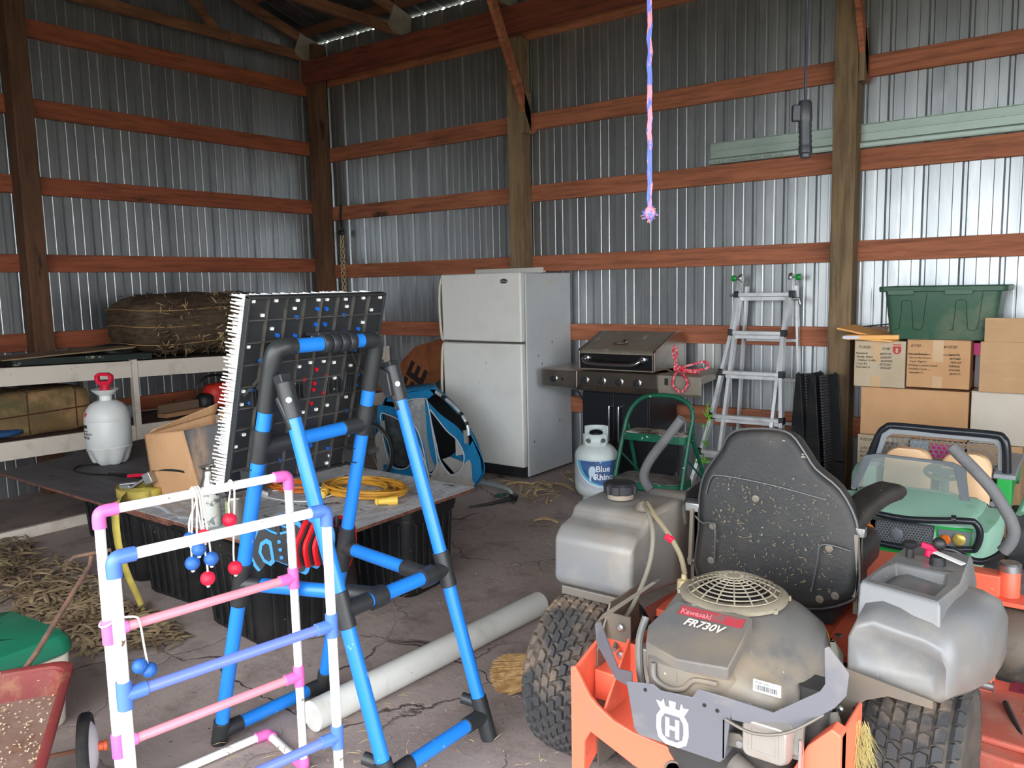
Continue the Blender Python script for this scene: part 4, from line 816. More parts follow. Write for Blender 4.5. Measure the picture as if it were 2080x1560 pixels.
# collar: a curved guard with a front opening and hand holes
def arc(a0, a1, z0, z1, r=.095, seg=14):
    return MB().loft([[(r*cos(a), r*sin(a), z0), (r*cos(a), r*sin(a), z1)] for a in [a0+(a1-a0)*k/seg for k in range(seg+1)]], caps=False, closed=False)
cm = MB(); cam_a = math.atan2(-4.98, 2.96)
segs = []
def guard(a0, a1, z0, z1, holes, zt0):
    n = 40
    for k in range(n):
        b0 = a0+(a1-a0)*k/n; b1 = a0+(a1-a0)*(k+1)/n; m_ = (b0+b1)/2
        E = []
        for hc, hw, hz, hh in holes:
            e0, e1 = (hh*math.sqrt(max(0, 1-((q-hc)/hw)**2)) for q in (b0, b1))
            if e0 > 0 or e1 > 0: E = [hz, e0, e1]
        for (p0, p1), (r0, r1) in ([((z0, z0), (E[0]-E[1], E[0]-E[2])), ((E[0]+E[1], E[0]+E[2]), (z1, z1))] if E else [((z0, z0), (z1, z1))]):
            cm.add([(.096*cos(b0), .096*sin(b0), p0), (.096*cos(b1), .096*sin(b1), p1), (.096*cos(b1), .096*sin(b1), r1), (.096*cos(b0), .096*sin(b0), r0)], [(0, 1, 2, 3)])
guard(cam_a-1.25, cam_a+.95, .42, .515, [(cam_a-.62, .25, .47, .016), (cam_a+.55, .22, .47, .016)], 0)
guard(cam_a-.85, cam_a+.7, .40, .421, [], 0)
guard(cam_a+pi-1.1, cam_a+pi+1.0, .43, .555, [(cam_a+pi, .55, .50, .022)], 0)
cm.build('collar', tk, t, sol=.0035, smooth=60)
MB().tube([(0, 0, .44), (0, 0, .49)], .016, 12).tube([(-.02, -.01, .47), (.05, .02, .475)], .012, 10).build('valve', mat('brass', (150, 120, 70), .4, .9), t)
MB().lathe([(.022, .487), (.025, .495), (.022, .506), (0, .507)], (0, 0, 0), (0, 0, 1), 12).build('valve_knob', black_pl, t)
def patch(pts, m, name, r=.1556):   # pts: (angle offset, z)
    n = len(pts); mb = MB(); 
    cz = sum(p[1] for p in pts)/n
    import mathutils
    from mathutils.geometry import tessellate_polygon
    # strips between left and right borders
    L_ = []
    zs = sorted(set(p[1] for p in pts))
    z0, z1 = zs[0], zs[-1]; N_ = 26; rows = []
    for k in range(N_+1):
        z = z0+(z1-z0)*(k+.001)/(N_+.002); xs = []
        for i in range(n):
            a, b = pts[i], pts[(i+1) % n]
            if (a[1]-z)*(b[1]-z) < 0: xs.append(a[0]+(b[0]-a[0])*(z-a[1])/(b[1]-a[1]))
        if len(xs) >= 2:
            a0, a1 = min(xs), max(xs); rows.append([(r*cos(cam_a+a0+(a1-a0)*j/44), r*sin(cam_a+a0+(a1-a0)*j/44), z) for j in range(45)])
    mb.loft(rows, caps=False, closed=False); return mb.build(name, m, t, smooth=60)
import math as _m
patch([(-1.35, .345), (1.5, .345), (1.5, .125), (-.3, .125), (-1.35, .2)], mat('sleeve_grey', (186, 196, 204), .4, n=(6, .5, .7, (204, 210, 214))), 'label_sleeve')
patch([(-1.1, .34), (1.5, .34), (1.5, .145), (.6, .143), (.1, .15), (-.35, .175), (-.75, .225), (-1.0, .28)], mat('label_white', (232, 238, 240), .4), 'label_edge', .1562)
patch([(-1.02, .338), (1.5, .338), (1.5, .15), (.6, .15), (.15, .158), (-.3, .182), (-.68, .23), (-.92, .285)], mat('label_cyan', (96, 182, 222), .4), 'label_stripe', .1568)
patch([(-.82, .336), (1.5, .336), (1.5, .155), (.65, .155), (.25, .165), (-.15, .188), (-.5, .232), (-.72, .285)], mat('label_blue', (70, 106, 156), .4, n=[(9, .45, .6, (60, 74, 118)), (20, .62, .66, (160, 190, 214))]), 'label_panel', .1574)
# white animal figure
an = [(-.42, .27), (-.36, .288), (-.28, .30), (-.18, .302), (-.08, .297), (-.02, .288), (.0, .27), (-.04, .255), (-.06, .24), (-.02, .222), (.02, .205), (-.03, .2), (-.09, .222), (-.15, .228), (-.2, .215), (-.22, .195), (-.30, .195), (-.29, .22), (-.36, .235)]
emw = mat('emblem_white', (196, 220, 236), .4)
for q in ([(-.34, .235), (-.36, .262), (-.33, .285), (-.26, .30), (-.14, .302), (-.06, .292), (-.03, .27), (-.08, .25), (-.16, .232), (-.25, .228)], [(-.32, .192), (-.33, .24), (-.22, .24), (-.24, .192)], [(-.15, .212), (-.20, .245), (-.08, .25), (-.06, .225), (.01, .215), (.0, .205), (-.08, .205)]): patch(q, emw, 'animal_emblem', .1581)
cwt = mat('logo_white', (236, 242, 246), .4)
curved_text('Blue', .06, .159, .262, cam_a+.30, cwt, t); curved_text('Rhino', .06, .159, .205, cam_a+.34, cwt, t)
# ================================================================ green step stool
gs = mat('green_enamel', (16, 92, 68), .4, n=(6, .5, .8, (12, 70, 52)), spots=(42, .70, (216, 222, 210)))
t = thing('step_stool', 'green metal step stool spattered with paint before the grill', 'step stool', (4.4, -.95, 0)); o = t.location
P = [(4.118, -1.135, .002), (4.145, -1.07, .24), (4.174, -1.0, .53), (4.196, -.97, .66), (4.25, -.95, .75), (4.34, -.94, .80), (4.52, -.94, .808), (4.63, -.945, .77), (4.675, -.96, .69), (4.665, -1.0, .53), (4.65, -1.07, .24), (4.645, -1.13, .002)]
MB().tube(smooth_path(P, 6), .0155, 14).build('front_frame', gs, t, o)
for x0, x1 in ((4.19, 4.135), (4.655, 4.70)):
    MB().tube([(x0, -.965, .60), (x1, -.66, .002)], .014, 12).build('rear_leg', gs, t, o)
MB().tube([(4.15, -.70, .10), (4.69, -.70, .10)], .006, 8).build('rear_brace', gs, t, o)
for z, y0, y1, x0, x1 in ((.205, -1.15, -.87, 4.15, 4.645), (.515, -1.04, -.84, 4.178, 4.66)):
    P = [(p[0]+(x0+x1)/2, p[1]+(y0+y1)/2) for p in rr(x1-x0, y1-y0, .05, 5)]
    s_ = MB().prism(P, (0, 0, z-.016), (1, 0, 0), (0, 1, 0), (0, 0, .052)).build('step', gs, t, o, bevel=.003)
    P2 = [((p[0]-(x0+x1)/2)*.95+(x0+x1)/2, (p[1]-(y0+y1)/2)*.92+(y0+y1)/2) for p in P]
    MB().prism(P2, (0, 0, z+.0362), (1, 0, 0), (0, 1, 0), (0, 0, .004)).build('tread', mat('tread_paint' if z > .4 else 'tread_plain', (122, 116, 112) if z < .4 else (140, 124, 116), .8, n=(4, .45, .55, (92, 84, 80)) if z < .4 else [(5, .46, .54, (222, 214, 204)), (9, .5, .56, (70, 58, 52))]), s_, o)
for x in (4.17, 4.66): MB().bar((x, -1.02, .40), (x+.005, -.75, .21), .003, .014).build('side_link', gs, t, o)
# ================================================================ aluminium ladder
alu = mat('aluminium', (214, 216, 218), .35, .45, n=(12, .5, .8, (176, 178, 180)))
t = thing('folding_ladder', 'aluminium folding ladder with green end knobs leaning by the wall', 'ladder', (4.8, -.5, 0)); o = t.location
Lp = [(4.662, -.10, 1.57), (4.656, -.13, 1.478), (4.641, -.2, 1.2), (4.601, -.28, .912), (4.558, -.36, .591), (4.51, -.44, .328), (4.45, -.535, .03)]
Rp = [(5.036, -.10, 1.57), (5.048, -.13, 1.468), (5.018, -.2, 1.198), (5.035, -.28, .915), (5.068, -.36, .607), (5.10, -.44, .36), (5.14, -.535, .03)]
def rail(P, w, h, nm='rail', dx=0, dy=0):
    m_ = MB()
    for a, b in zip(P[:-1], P[1:]): m_.bar((a[0]+dx, a[1]+dy, a[2]), (b[0]+dx, b[1]+dy, b[2]), w, h, upv=(0, 1, 0))
    m_.build(nm, alu, t, o, smooth=0)
rail(Lp, .024, .055); rail(Rp, .024, .055)
iL = [(4.668, -.11, 1.5), (4.646, -.40, .40), (4.64, -.50, .03)]; iR = [(5.02, -.11, 1.5), (5.0, -.40, .40), (4.995, -.50, .03)]
rail(iL, .022, .05, 'inner_rail'); rail(iR, .022, .05, 'inner_rail')
rail([(4.70, -.06, 1.53), (4.66, -.05, .9), (4.62, -.05, .03)], .016, .045, 'rear_rail'); rail([(5.06, -.06, 1.53), (5.085, -.05, .9), (5.11, -.05, .03)], .016, .045, 'rear_rail')
for i in (1, 2, 3, 4, 5):
    a = V(Lp[i]); b = V(Rp[i]); a.z = b.z = (a.z+b.z)/2
    r_ = MB().bar(a, b, .055, .026); r_.bar(a+V((.02, .012, -.03)), b+V((-.02, .012, -.03)), .006, .03, roll=R(0)); r_.build('rung', alu, t, o, bevel=.002, smooth=0)
    for q, s_ in ((a, -1), (b, 1)): MB().box(q+V((s_*.004, -.004, 0)), (.034, .062, .052)).build('rung_lock', black_pl, t, o, bevel=.006)
for i in (2, 3, 4):
    a = V((4.70, -.05, Lp[i][2]-.06)); b = V((5.07, -.05, Lp[i][2]-.06)); MB().bar(a, b, .045, .02).build('rear_rung', alu, t, o, smooth=0)
for x, s_ in ((4.667, -1), (5.033, 1)):
    MB().lathe([(.03, -.012), (.034, 0), (.03, .012)], (x, -.10, 1.59), (1, 0, 0), 20).build('hinge', zinc, t, o)
    MB().tube([(x, -.10, 1.592), (x+s_*.05, -.10, 1.592)], .007, 10).build('hinge_pin', zinc, t, o)
    MB().lathe([(.0, .032), (.018, .032), (.021, .045), (.023, .06), (.018, .07), (0, .071)], (x, -.10, 1.592), (s_, 0, 0), 18).build('knob', mat('green_knob', (28, 150, 62), .35), t, o)
MB().tube([(5.06, -.13, 1.44), (5.10, -.13, 1.44), (5.11, -.13, 1.40)], .012, 10).tube([(4.65, -.14, 1.47), (4.60, -.14, 1.47)], .011, 10).build('lock_handle', zinc, t, o)
lf = mat('vine_leaf', (110, 176, 60), .5)
t = thing('vine', 'green vine with young leaves growing up the ladder rail', 'vine', (4.55, -.46, .0)); o = t.location
MB().tube(smooth_path([(4.56, -.50, .001), (4.54, -.48, .25), (4.545, -.45, .42), (4.555, -.42, .56), (4.545, -.41, .65)]), .0025, 6).build('stem', lf, t, o)
for i, (x, y, z, s_) in enumerate(((4.545, -.43, .66, .05), (4.56, -.44, .60, .055), (4.53, -.43, .61, .035), (4.55, -.46, .40, .04), (4.56, -.49, .27, .06), (4.53, -.49, .26, .05), (4.54, -.44, .53, .03))):
    m_ = MB()
    for k in range(3):
        a = R(-60+60*k+20*i); m_.add([(x, y, z), (x+s_*.5*cos(a-.4), y-.01, z+s_*.5*sin(a-.4)), (x+s_*cos(a), y-.012, z+s_*sin(a)), (x+s_*.5*cos(a+.4), y-.006, z+s_*.5*sin(a+.4))], [(0, 1, 2, 3)])
    m_.build('leaf', lf, t, o, sol=.0008, smooth=0)
# ================================================================ black car ramps leaning on the post
for k, (x, y, lb) in enumerate(((5.20, -.275, 'black plastic ramp leaning on the post, nearer the ladder'), (5.315, -.335, 'black plastic ramp leaning on the post, nearer the boxes'))):
    t = thing('wheel_ramp', lb, 'ramp', (x, y, 0), R(0), 'black wheel ramps'); t.rotation_euler = (R(-1), 0, R(-26))
    # side view standing on end: narrow tip up, wide base down; profile in x-z
    P = [(-.015, .01), (.105, .01), (.105, .36), (.038, .93), (.018, .945), (.0, .93), (-.022, .60), (-.025, .3)]
    ho = MB().prism(P, (0, -.11, 0), (1, 0, 0), (0, 0, 1), (0, .012, 0)).prism(P, (0, .10, 0), (1, 0, 0), (0, 0, 1), (0, .012, 0))
    ho.bar((.100, 0, .012), (.100, 0, .36), .21, .01, upv=(0, 1, 0)); ho.bar((.101, 0, .36), (.033, 0, .935), .21, .01, upv=(0, 1, 0)); ho.bx(-.015, .1, -.1, .1, .004, .016)
    for z in (.12, .24, .36, .5): ho.bx(-.02, .096-max(0, z-.36)*.12, -.115, .1, z, z+.01)
    for z0 in (.03, .27, .40): ho.box((.045, -.114, z0+.05), (.09-max(0, z0-.3)*.2, .01, .006)).box((.045, -.114, z0+.09), (.006, .01, .06))
    ho.build('body', black_pl, t, bevel=.002, smooth=0)
    for z in (.18, ):
        for xx in (.012, .07): MB().lathe([(.026, 0), (.026, .004), (.019, .004), (.018, .0), (0, 0)], (xx, -.111, z), (0, -1, 0), 20).build('hand_hole', black_m, t)
    tr = MB()
    for j in range(30):
        f = j/29; a = V((.112, 0, .37)); b = V((.046, 0, .93)); c0 = lerp(a, b, f); tr.box(c0, (.014, .20, .009), (0, .5, .25))
    for j in range(16): tr.box((.112, 0, .02+.022*j), (.014, .20, .009), (0, .5, .25))
    tr.build('tread_bars', mat('ramp_tread', (74, 74, 78), .6), t, smooth=0)
# ================================================================ boxes along the wall
ca = mat('carton_tan', (196, 158, 118), .8, n=[(2.5, .4, .75, (182, 142, 104)), (40, .55, .75, (206, 168, 128), (.15, 1, 1))]); cb = mat('carton_pale', (200, 182, 156), .8, n=(3, .4, .75, (182, 162, 134))); cc = mat('carton_orange', (206, 160, 116), .8, n=(3, .4, .75, (190, 144, 100)))
tape_m = mat('clear_tape', (206, 170, 128), .2)
def carton(nm, lb, x0, x1, y0, y1, z0, z1, m, rz=0, tape=None, lid=True):
    cx, cy = (x0+x1)/2, (y0+y1)/2; w, d, h = x1-x0, y1-y0, z1-z0
    t = thing(nm, lb, 'box', (cx, cy, z0), rz, 'cardboard cartons stacked by the wall')
    MB().bx(-w/2, w/2, -d/2, d/2, .0008, h-.004).build('body', m, t, bevel=.004, smooth=0)
    if lid:
        for s_ in (-1, 1): MB().box((0, s_*d/4, h-.0025), (w, d/2-.002, .004)).build('flap', m, t, smooth=0)
    if tape is not None: MB().bx(tape-.03, tape+.03, -d/2-.0012, -d/2-.0004, h*.55, h-.004).build('tape', tape_m, t, smooth=0); MB().bx(tape-.028, tape+.028, -d/2-.0012, -d/2-.0004, .002, h*.25).build('tape', tape_m, t, smooth=0)
    return t, w, d, h
def write(t, w, d, h, lines, x, z, size, dz, shear=.25):
    for i, s_ in enumerate(lines):
        if s_: text(s_, size, (-w/2+x+.004*((i*7) % 3), -d/2-.0025, h-z-dz*i), (1, 0, .0), (0, 0, 1), ink, t, name='handwriting', shear=shear, ext=.0004)
t, w, d, h = carton('carton', 'pale carton with handwriting and a red crest, under the envelopes', 5.537, 5.843, -.36, -.02, .872, 1.172, cb, 0, -.02)
write(t, w, d, h, ['  7/10/20 -'], .01, .05, .024, .03); write(t, w, d, h, ['7/18/'], .165, .058, .024, .03)
write(t, w, d, h, ['Rainshow', 'Muddy Slides', 'Chilland Griffin', 'Crazy 8\'s', 'Roll with it'], .008, .088, .019, .0225); write(t, w, d, h, ['6879792', '6545397', '8549396', '8370550', '8546487'], .155, .09, .0195, .0225)
crest = mat('crest_red', (186, 44, 54), .6)
m_ = MB().prism([(0, .032), (.024, .032), (.024, .0), (.012, -.016), (-.012, -.016), (-.024, 0), (-.024, .032)], (w/2-.05, -d/2-.001, h-.065), (1, 0, 0), (0, 0, 1), (0, -.0012, 0)).bx(w/2-.074, w/2-.026, -d/2-.002, -d/2-.0008, h-.026, h-.020).build('crest', crest, t, smooth=0)
MB().prism([(-.012, -.004), (-.004, .004), (-.010, .014), (0, .020), (.010, .014), (.004, .004), (.010, -.006), (.0, -.012)], (w/2-.05, -d/2-.0024, h-.063), (1, 0, 0), (0, 0, 1), (0, -.0008, 0)).build('crest_figure', cb, t, smooth=0)
t, w, d, h = carton('carton', 'tan carton with handwriting and numbers under the green bin', 5.852, 6.205, -.36, -.02, .884, 1.186, cc, 0, .0)
write(t, w, d, h, ['6/1/20 -'], .02, .045, .022, .03); write(t, w, d, h, ['6/10/20'], .205, .05, .024, .03)
write(t, w, d, h, ['Howstuffworks', 'Pan to the Future', 'Team Tigerto', 'Waiting to plant a seed', 'Pitchers Game ___', 'Emerald 7\'s'], .008, .096, .0175, .0235); write(t, w, d, h, ['2646703', '3699685', '7875189', '7587638', '8747685', '8694171'], .235, .096, .0175, .0235)
MB().bx(-w/2+.008, -w/2+.135, -d/2-.003, -d/2-.0015, h-.094, h-.0905).bx(-w/2+.205, -w/2+.26, -d/2-.003, -d/2-.0015, h-.094, h-.0905).build('strike_out', ink, t, smooth=0)
MB().bx(w/2-.0005, w/2+.001, -d/2+.12, -d/2+.34, h-.2, h).build('side_patch', mat('side_patch', (120, 60, 52), .8), t, smooth=0)  # darker red-brown patch on the right side of the carton
carton('carton', 'wide plain carton below the two written ones', 5.585, 6.208, -.36, -.02, .558, .870, cc)
t, w, d, h = carton('carton', 'pale carton with 9/25/20 written on it at the bottom beside the post', 5.575, 5.885, -.37, -.02, .27, .556, cb)
write(t, w, d, h, ['9/25/20 -', '', 'Jolly Mot', 'Fair B', 'Blank V', 'First B'], .012, .038, .024, .028)
carton('carton', 'plain carton on the floor under the one marked 9/25', 5.575, 5.885, -.37, -.02, .001, .268, ca)
carton('carton', 'tan carton behind the roll bar of the toy car', 5.90, 6.20, -.37, -.02, .27, .556, ca); carton('carton', 'tan carton on the floor behind the toy car seats', 5.90, 6.20, -.37, -.02, .001, .268, ca)
carton('carton', 'large pale grey carton under the tall open one', 6.222, 6.62, -.38, -.02, .565, .882, mat('carton_grey', (206, 196, 182), .8, n=(3, .4, .75, (194, 182, 166))))
carton('carton', 'tan carton standing on the floor behind the toy car rear wheel', 6.21, 6.50, -.38, -.02, .001, .563, ca)
t, w, d, h = carton('carton', 'tall open tan carton with a raised front flap beside the green bin', 6.262, 6.66, -.42, -.02, .884, 1.19, ca, 0, None, False)
MB().box((0.01, -d/2+.004, h+.066), (w*.96, .004, .14), (R(3), 0, 0)).build('raised_flap', ca, t, smooth=0)
MB().box((w/2-.004, 0, h+.05), (.004, d*.9, .1), (0, R(5), 0)).build('raised_flap', ca, t, smooth=0)
tag(MB().bx(6.212, 6.255, -.2, -.04, .886, 1.165).build('grey_slat', mat('grey_slat', (176, 178, 184), .5), smooth=0), 'narrow grey upright slat between the two stacks of cartons', 'slat')
tag(MB().bx(6.208, 6.25, -.26, -.205, 1.09, 1.165).build('pink_tape', mat('hot_pink', (240, 70, 150), .5), smooth=0), 'bright pink tape roll end between the cartons', 'tape')
tag(MB().bx(6.01, 6.13, -.376, -.372, .45, .535).build('pink_paper', MC['hot_pink'], smooth=0), 'bright pink paper stuck to the carton behind the roll bar', 'paper')
tag(MB().bx(5.895, 6.0, -.40, -.385, .36, .55).build('white_bag', mat('blue_white', (190, 208, 222), .5), bevel=.004, smooth=0), 'pale blue plastic sleeve standing behind the toy car mesh', 'sleeve')
# ---- envelopes and tray on the pale carton
ev = mat('manila', (255, 190, 112), .7); 
for k, (x, y, z, rz, rx, ry, lb) in enumerate(((5.64, -.30, 1.182, -4, 0, 3, 'lowest yellow envelope on the pale carton'), (5.66, -.31, 1.198, 6, 1, -1, 'thick open yellow envelope with white papers showing'), (5.60, -.25, 1.222, -14, 3, 10, 'topmost tilted yellow envelope reaching toward the post'))):
    t = thing('envelope', lb, 'envelope', (x, y, z), R(rz), 'yellow envelopes'); t.rotation_euler = (R(rx), R(ry), R(rz))
    MB().bx(-.17, .14, -.11, .11, -.006 if k != 1 else -.012, .006 if k != 1 else .016).build('sleeve', ev, t, bevel=.002, smooth=0)
    if k == 1: MB().bx(-.19, -.09, -.112, .1, -.008, .0125).build('papers', mat('paper_white', (222, 220, 232), .8), t, bevel=.001, smooth=0)
t = thing('framed_tray', 'dark rimmed glass tray leaning behind the envelopes', 'tray', (5.63, -.12, 1.19), R(4)); 
MB().tube([(-.1, 0, .06), (.12, -.02, .085)], .004, 8).bx(-.1, .12, -.04, .04, .001, .008).build('rim', black_pl, t); MB().bx(-.09, .11, -.03, .03, .009, .06).build('contents', mat('tray_brown', (120, 88, 76), .6, n=(24, .5, .56, (206, 196, 188))), t, smooth=0)
# ================================================================ green tote bin
gb = mat('green_bin', (62, 98, 78), .45, n=[(3.5, .5, .66, (104, 118, 98), (1, 1, 1)), (6, .6, .74, (46, 78, 62)), (5, .64, .74, (150, 146, 128))])
t = thing('storage_bin', 'dusty dark green plastic storage bin on top of the cartons', 'bin', (6.035, -.225, 1.188)); W0, D0_ = .66, .37
bs = lambda k, z, a=0: [(p[0]*k[0], p[1]*k[1], z) for p in rr(W0, D0_, .045, 6)]
MB().loft([bs((.85, .82), .001), bs((.87, .84), .008), bs((.97, .97), .295), bs((1.06, 1.08), .297), bs((1.07, 1.10), .30), bs((1.075, 1.11), .325), bs((1.06, 1.085), .33), bs((1.0, .99), .328), bs((.945, .94), .31), bs((.84, .81), .012)]).build('tub', gb, t, bevel=0)
m_ = MB()
for x in (-.22, .1): m_.bx(x-.075, x+.075, -D0_/2*1.112-.003, -D0_/2*1.06, .278, .31)
m_.build('rim_tabs', gb, t, bevel=.003, smooth=0)
dk = mat('bin_groove', (20, 42, 32), .6)
for x0 in (-.2, .1):
    P = [(-.055, .06), (-.03, .065), (-.02, .15), (-.015, .235), (.0, .245), (.025, .245), (.04, .235), (.045, .15), (.05, .07), (.07, .06), (.09, .06), (.105, .08), (.125, .29)]
    m_ = MB().tube([(x0+x, -D0_/2*(.84+.13*z/.295)-.001, z) for x, z in P], .0018, 5); m_.build('moulded_line', dk, t)
# ================================================================ metal channel on the wall
chm = mat('green_grey_channel', (170, 186, 176), .45, .55, n=(8, .5, .75, (150, 166, 156), (.3, 1, 1)))
t = thing('metal_channel', 'long grey green metal channel resting on the wall girt behind the post', 'channel', (5.9, -.02, 2.44)); o = t.location
MB().bx(4.38, 7.4, -.034, -.004, 2.443, 2.455).bx(4.38, 7.4, -.008, -.004, 2.455, 2.60).prism([(-.034, 2.455), (-.030, 2.455), (-.030, 2.478), (-.008, 2.49), (-.008, 2.484), (-.034, 2.474)], (4.38, 0, 0), (0, 1, 0), (0, 0, 1), (3.02, 0, 0)).bx(4.38, 7.4, -.018, -.008, 2.54, 2.55).bx(4.38, 7.4, -.03, -.004, 2.596, 2.60).build('channel', chm, t, o, bevel=.001, smooth=0)
text('A-4  C  CHANNEL TRAIN  4000  7145', .032, (4.42, -.0345, 2.447), (1, 0, 0), (0, 0, 1), mat('stamp_ink', (112, 126, 120), .6), t, o, al='LEFT', ext=.0003)
# ================================================================ blue bicycle trailer
tb = mat('trailer_blue', (14, 124, 176), .7, n=(5, .45, .7, (10, 92, 140)), bump=(18, .4)); tg = mat('trailer_grey', (170, 168, 164), .8, n=(6, .45, .7, (146, 142, 138)), bump=(14, .5))
clr = mat('clear_film', (196, 204, 206), .12, alpha=.34, n=(7, .5, .6, (230, 232, 232))); dkf = mat('dark_mesh', (36, 38, 40), .8); pip = mat('grey_piping', (190, 192, 192), .6)
t = thing('bike_trailer', 'blue and grey child bicycle trailer resting against the refrigerator', 'bicycle trailer', (2.55, -1.2, 0)); o = t.location
OUT = [(2.191, .712), (2.634, .786), (2.7, .756), (2.941, .582), (3.047, .429), (3.128, .298), (3.143, .18), (3.03, .052), (2.897, .022), (2.487, .022), (2.05, .03), (2.0, .40), (2.08, .60)]
RW = [(2.632, .623), (2.674, .597), (2.801, .478), (2.9, .416), (2.964, .323), (2.966, .252), (2.927, .177), (2.833, .129), (2.725, .232), (2.692, .352), (2.651, .508)]
CW = [(2.271, .648), (2.564, .712), (2.619, .658), (2.665, .408), (2.696, .222), (2.673, .153), (2.597, .12), (2.54, .353), (2.474, .478), (2.318, .569)]
LW = [(2.088, .536), (2.173, .551), (2.315, .51), (2.40, .414), (2.432, .229), (2.36, .131), (2.201, .12), (2.126, .273)]
YF = -1.30
def facep(P, y, m, nm, th=.006, par=None): return MB().prism(P, (0, y, 0), (1, 0, 0), (0, 0, 1), (0, th, 0)).build(nm, m, par or t, o, smooth=0)
sh = MB(); n_ = len(OUT); SP = [tuple(p) for p in smooth_path([(x, 0, z) for x, z in OUT], 3, True)]
sh.loft([[(p[0], YF+.02, p[2]) for p in SP], [(p[0]-.36, YF+.42, p[2]*.97+.004) for p in SP]], caps=False).build('canopy', tb, t, o, sol=.006)
bk = MB().prism([(p[0]-.36, p[2]*.97+.004) for p in SP], (0, YF+.42, 0), (1, 0, 0), (0, 0, 1), (0, .004, 0)).build('back_panel', dkf, t, o, smooth=0)
def resample(P, n):
    Q = [V((a, b, 0)) for a, b in P]; L_ = [0]
    for a, b in zip(Q, Q[1:]+Q[:1]): L_.append(L_[-1]+(b-a).length)
    out = []
    for k in range(n):
        d = L_[-1]*k/n; i = max(j for j in range(len(Q)) if L_[j] <= d+1e-9); f = (d-L_[i])/max(1e-9, L_[i+1]-L_[i]); q = lerp(Q[i], Q[(i+1) % len(Q)], f); out.append((q.x, q.y))
    return out
def band(P, w, y, m, nm, th=.008):
    cx = sum(p[0] for p in P)/len(P); cz = sum(p[1] for p in P)/len(P); Q = resample(P, 48); 
    out = [(cx+(x-cx)*(1+w/max(.05, math.hypot(x-cx, z-cz))), cz+(z-cz)*(1+w/max(.05, math.hypot(x-cx, z-cz)))) for x, z in Q]
    return MB().ring(out, Q, (0, y, 0), (1, 0, 0), (0, 0, 1), (0, th, 0)).build(nm, m, t, o)
def sp2(P): return [(q.x, q.z) for q in smooth_path([(x, 0, z) for x, z in P], 3, True)]
band(sp2([(x, z) for x, z in RW]), .085, YF, tb, 'front_frame'); band(sp2(LW), .075, YF+.015, tb, 'side_frame'); 
facep([(2.60, .05), (2.70, .23), (2.83, .135), (2.93, .175), (2.985, .25), (3.06, .30), (3.12, .17), (3.03, .03), (2.9, .015), (2.66, .02)], YF-.004, tg, 'grey_lower_panel')
facep([(2.02, .03), (2.0, .35), (2.06, .42), (2.12, .27), (2.2, .06), (2.2, .03)], YF+.006, tg, 'grey_side_panel')
facep([(2.16, .66), (2.191, .712), (2.634, .786), (2.68, .75), (2.60, .70), (2.56, .72), (2.26, .66)], YF-.002, tb, 'top_band')
facep([(2.48, .47), (2.55, .36), (2.60, .12), (2.62, .02), (2.50, .02), (2.44, .1), (2.45, .3)], YF-.002, tb, 'centre_band')
facep([(2.08, .02), (2.09, .13), (2.2, .13), (2.36, .10), (2.45, .12), (2.46, .02)], YF+.004, tb, 'lower_band')
facep([(3.0, .33), (3.06, .42), (3.13, .29), (3.143, .18), (3.08, .09), (3.05, .12), (3.045, .24)], YF-.008, tb, 'corner_patch')
q = facep(CW, YF+.004, clr, 'clear_window', .001); 
facep(LW, YF+.03, mat('smoked_film', (52, 58, 60), .2, n=(6, .5, .7, (84, 88, 90))), 'smoked_window', .001)
facep([(2.83, .14), (2.96, .25), (2.965, .33), (2.80, .30), (2.72, .24)], YF+.12, tb, 'seat_fabric'); facep([(2.80, .26), (2.80, .44), (2.9, .40), (2.965, .30)], YF+.1, mat('white_card', (196, 198, 194), .8), 'inner_pocket')
facep([(2.70, .23), (2.83, .129), (2.95, .2), (2.9, .235), (2.78, .26)], YF+.05, tg, 'inner_floor')
for P, w in ((sp2(RW), .012), (sp2(LW), .008), (sp2(CW), .006)):
    MB().tube([(x, YF-.004, z) for x, z in P], .005, 6, closed=True).build('piping', pip, t, o)
MB().tube([(2.40, YF-.012, .545), (2.47, YF-.012, .42), (2.53, YF-.012, .30), (2.60, YF-.012, .12), (2.62, YF-.012, .02)], .006, 6).build('piping', pip, t, o)
for P in ([(2.685, YF+.02, .766), (2.80, YF+.01, .715), (2.90, YF+.0, .66), (2.967, YF+.0, .60), (3.01, YF+.0, .53), (3.02, YF+.0, .46)], [(2.30, YF-.02, .578), (2.37, YF-.02, .53), (2.44, YF-.02, .47), (2.48, YF-.02, .41), (2.49, YF-.02, .33)]):
    MB().tube(smooth_path(P, 4), .0125, 12).build('hoop_tube', alu, t, o)
    for f in (.1, .45, .75):
        i = int(f*(len(P)-1)); a = lerp(P[i], P[i+1], .6); b = lerp(P[i], P[i+1], .95); MB().tube([a, b], .018, 12).build('hoop_sleeve', black_pl, t, o)
for x in (3.0, 2.12): MB().bar((x, YF-.015, .50), (x+.01, YF-.015, .40), .02, .03).build('buckle', mat('buckle_grey', (140, 140, 140), .5), t, o)
w_ = MB().tube([(2.03+.235*cos(a), YF-.06, .2455+.235*sin(a)) for a in [2*pi*k/36 for k in range(36)]], .0105*1, 10, closed=True).build('wheel', rubber, t, o)
r_ = MB().tube([(2.03+.215*cos(a), YF-.06, .2455+.215*sin(a)) for a in [2*pi*k/36 for k in range(36)]], .008, 8, closed=True)
for k in range(16): a = 2*pi*k/16; r_.tube([(2.03, YF-.06, .2455), (2.03+.213*cos(a), YF-.06, .2455+.213*sin(a))], .0012, 5)
r_.lathe([(.022, -.03), (.022, .16)], (2.03, YF-.06, .2455), (0, 1, 0), 14); r_.build('rim', zinc, w_, o)
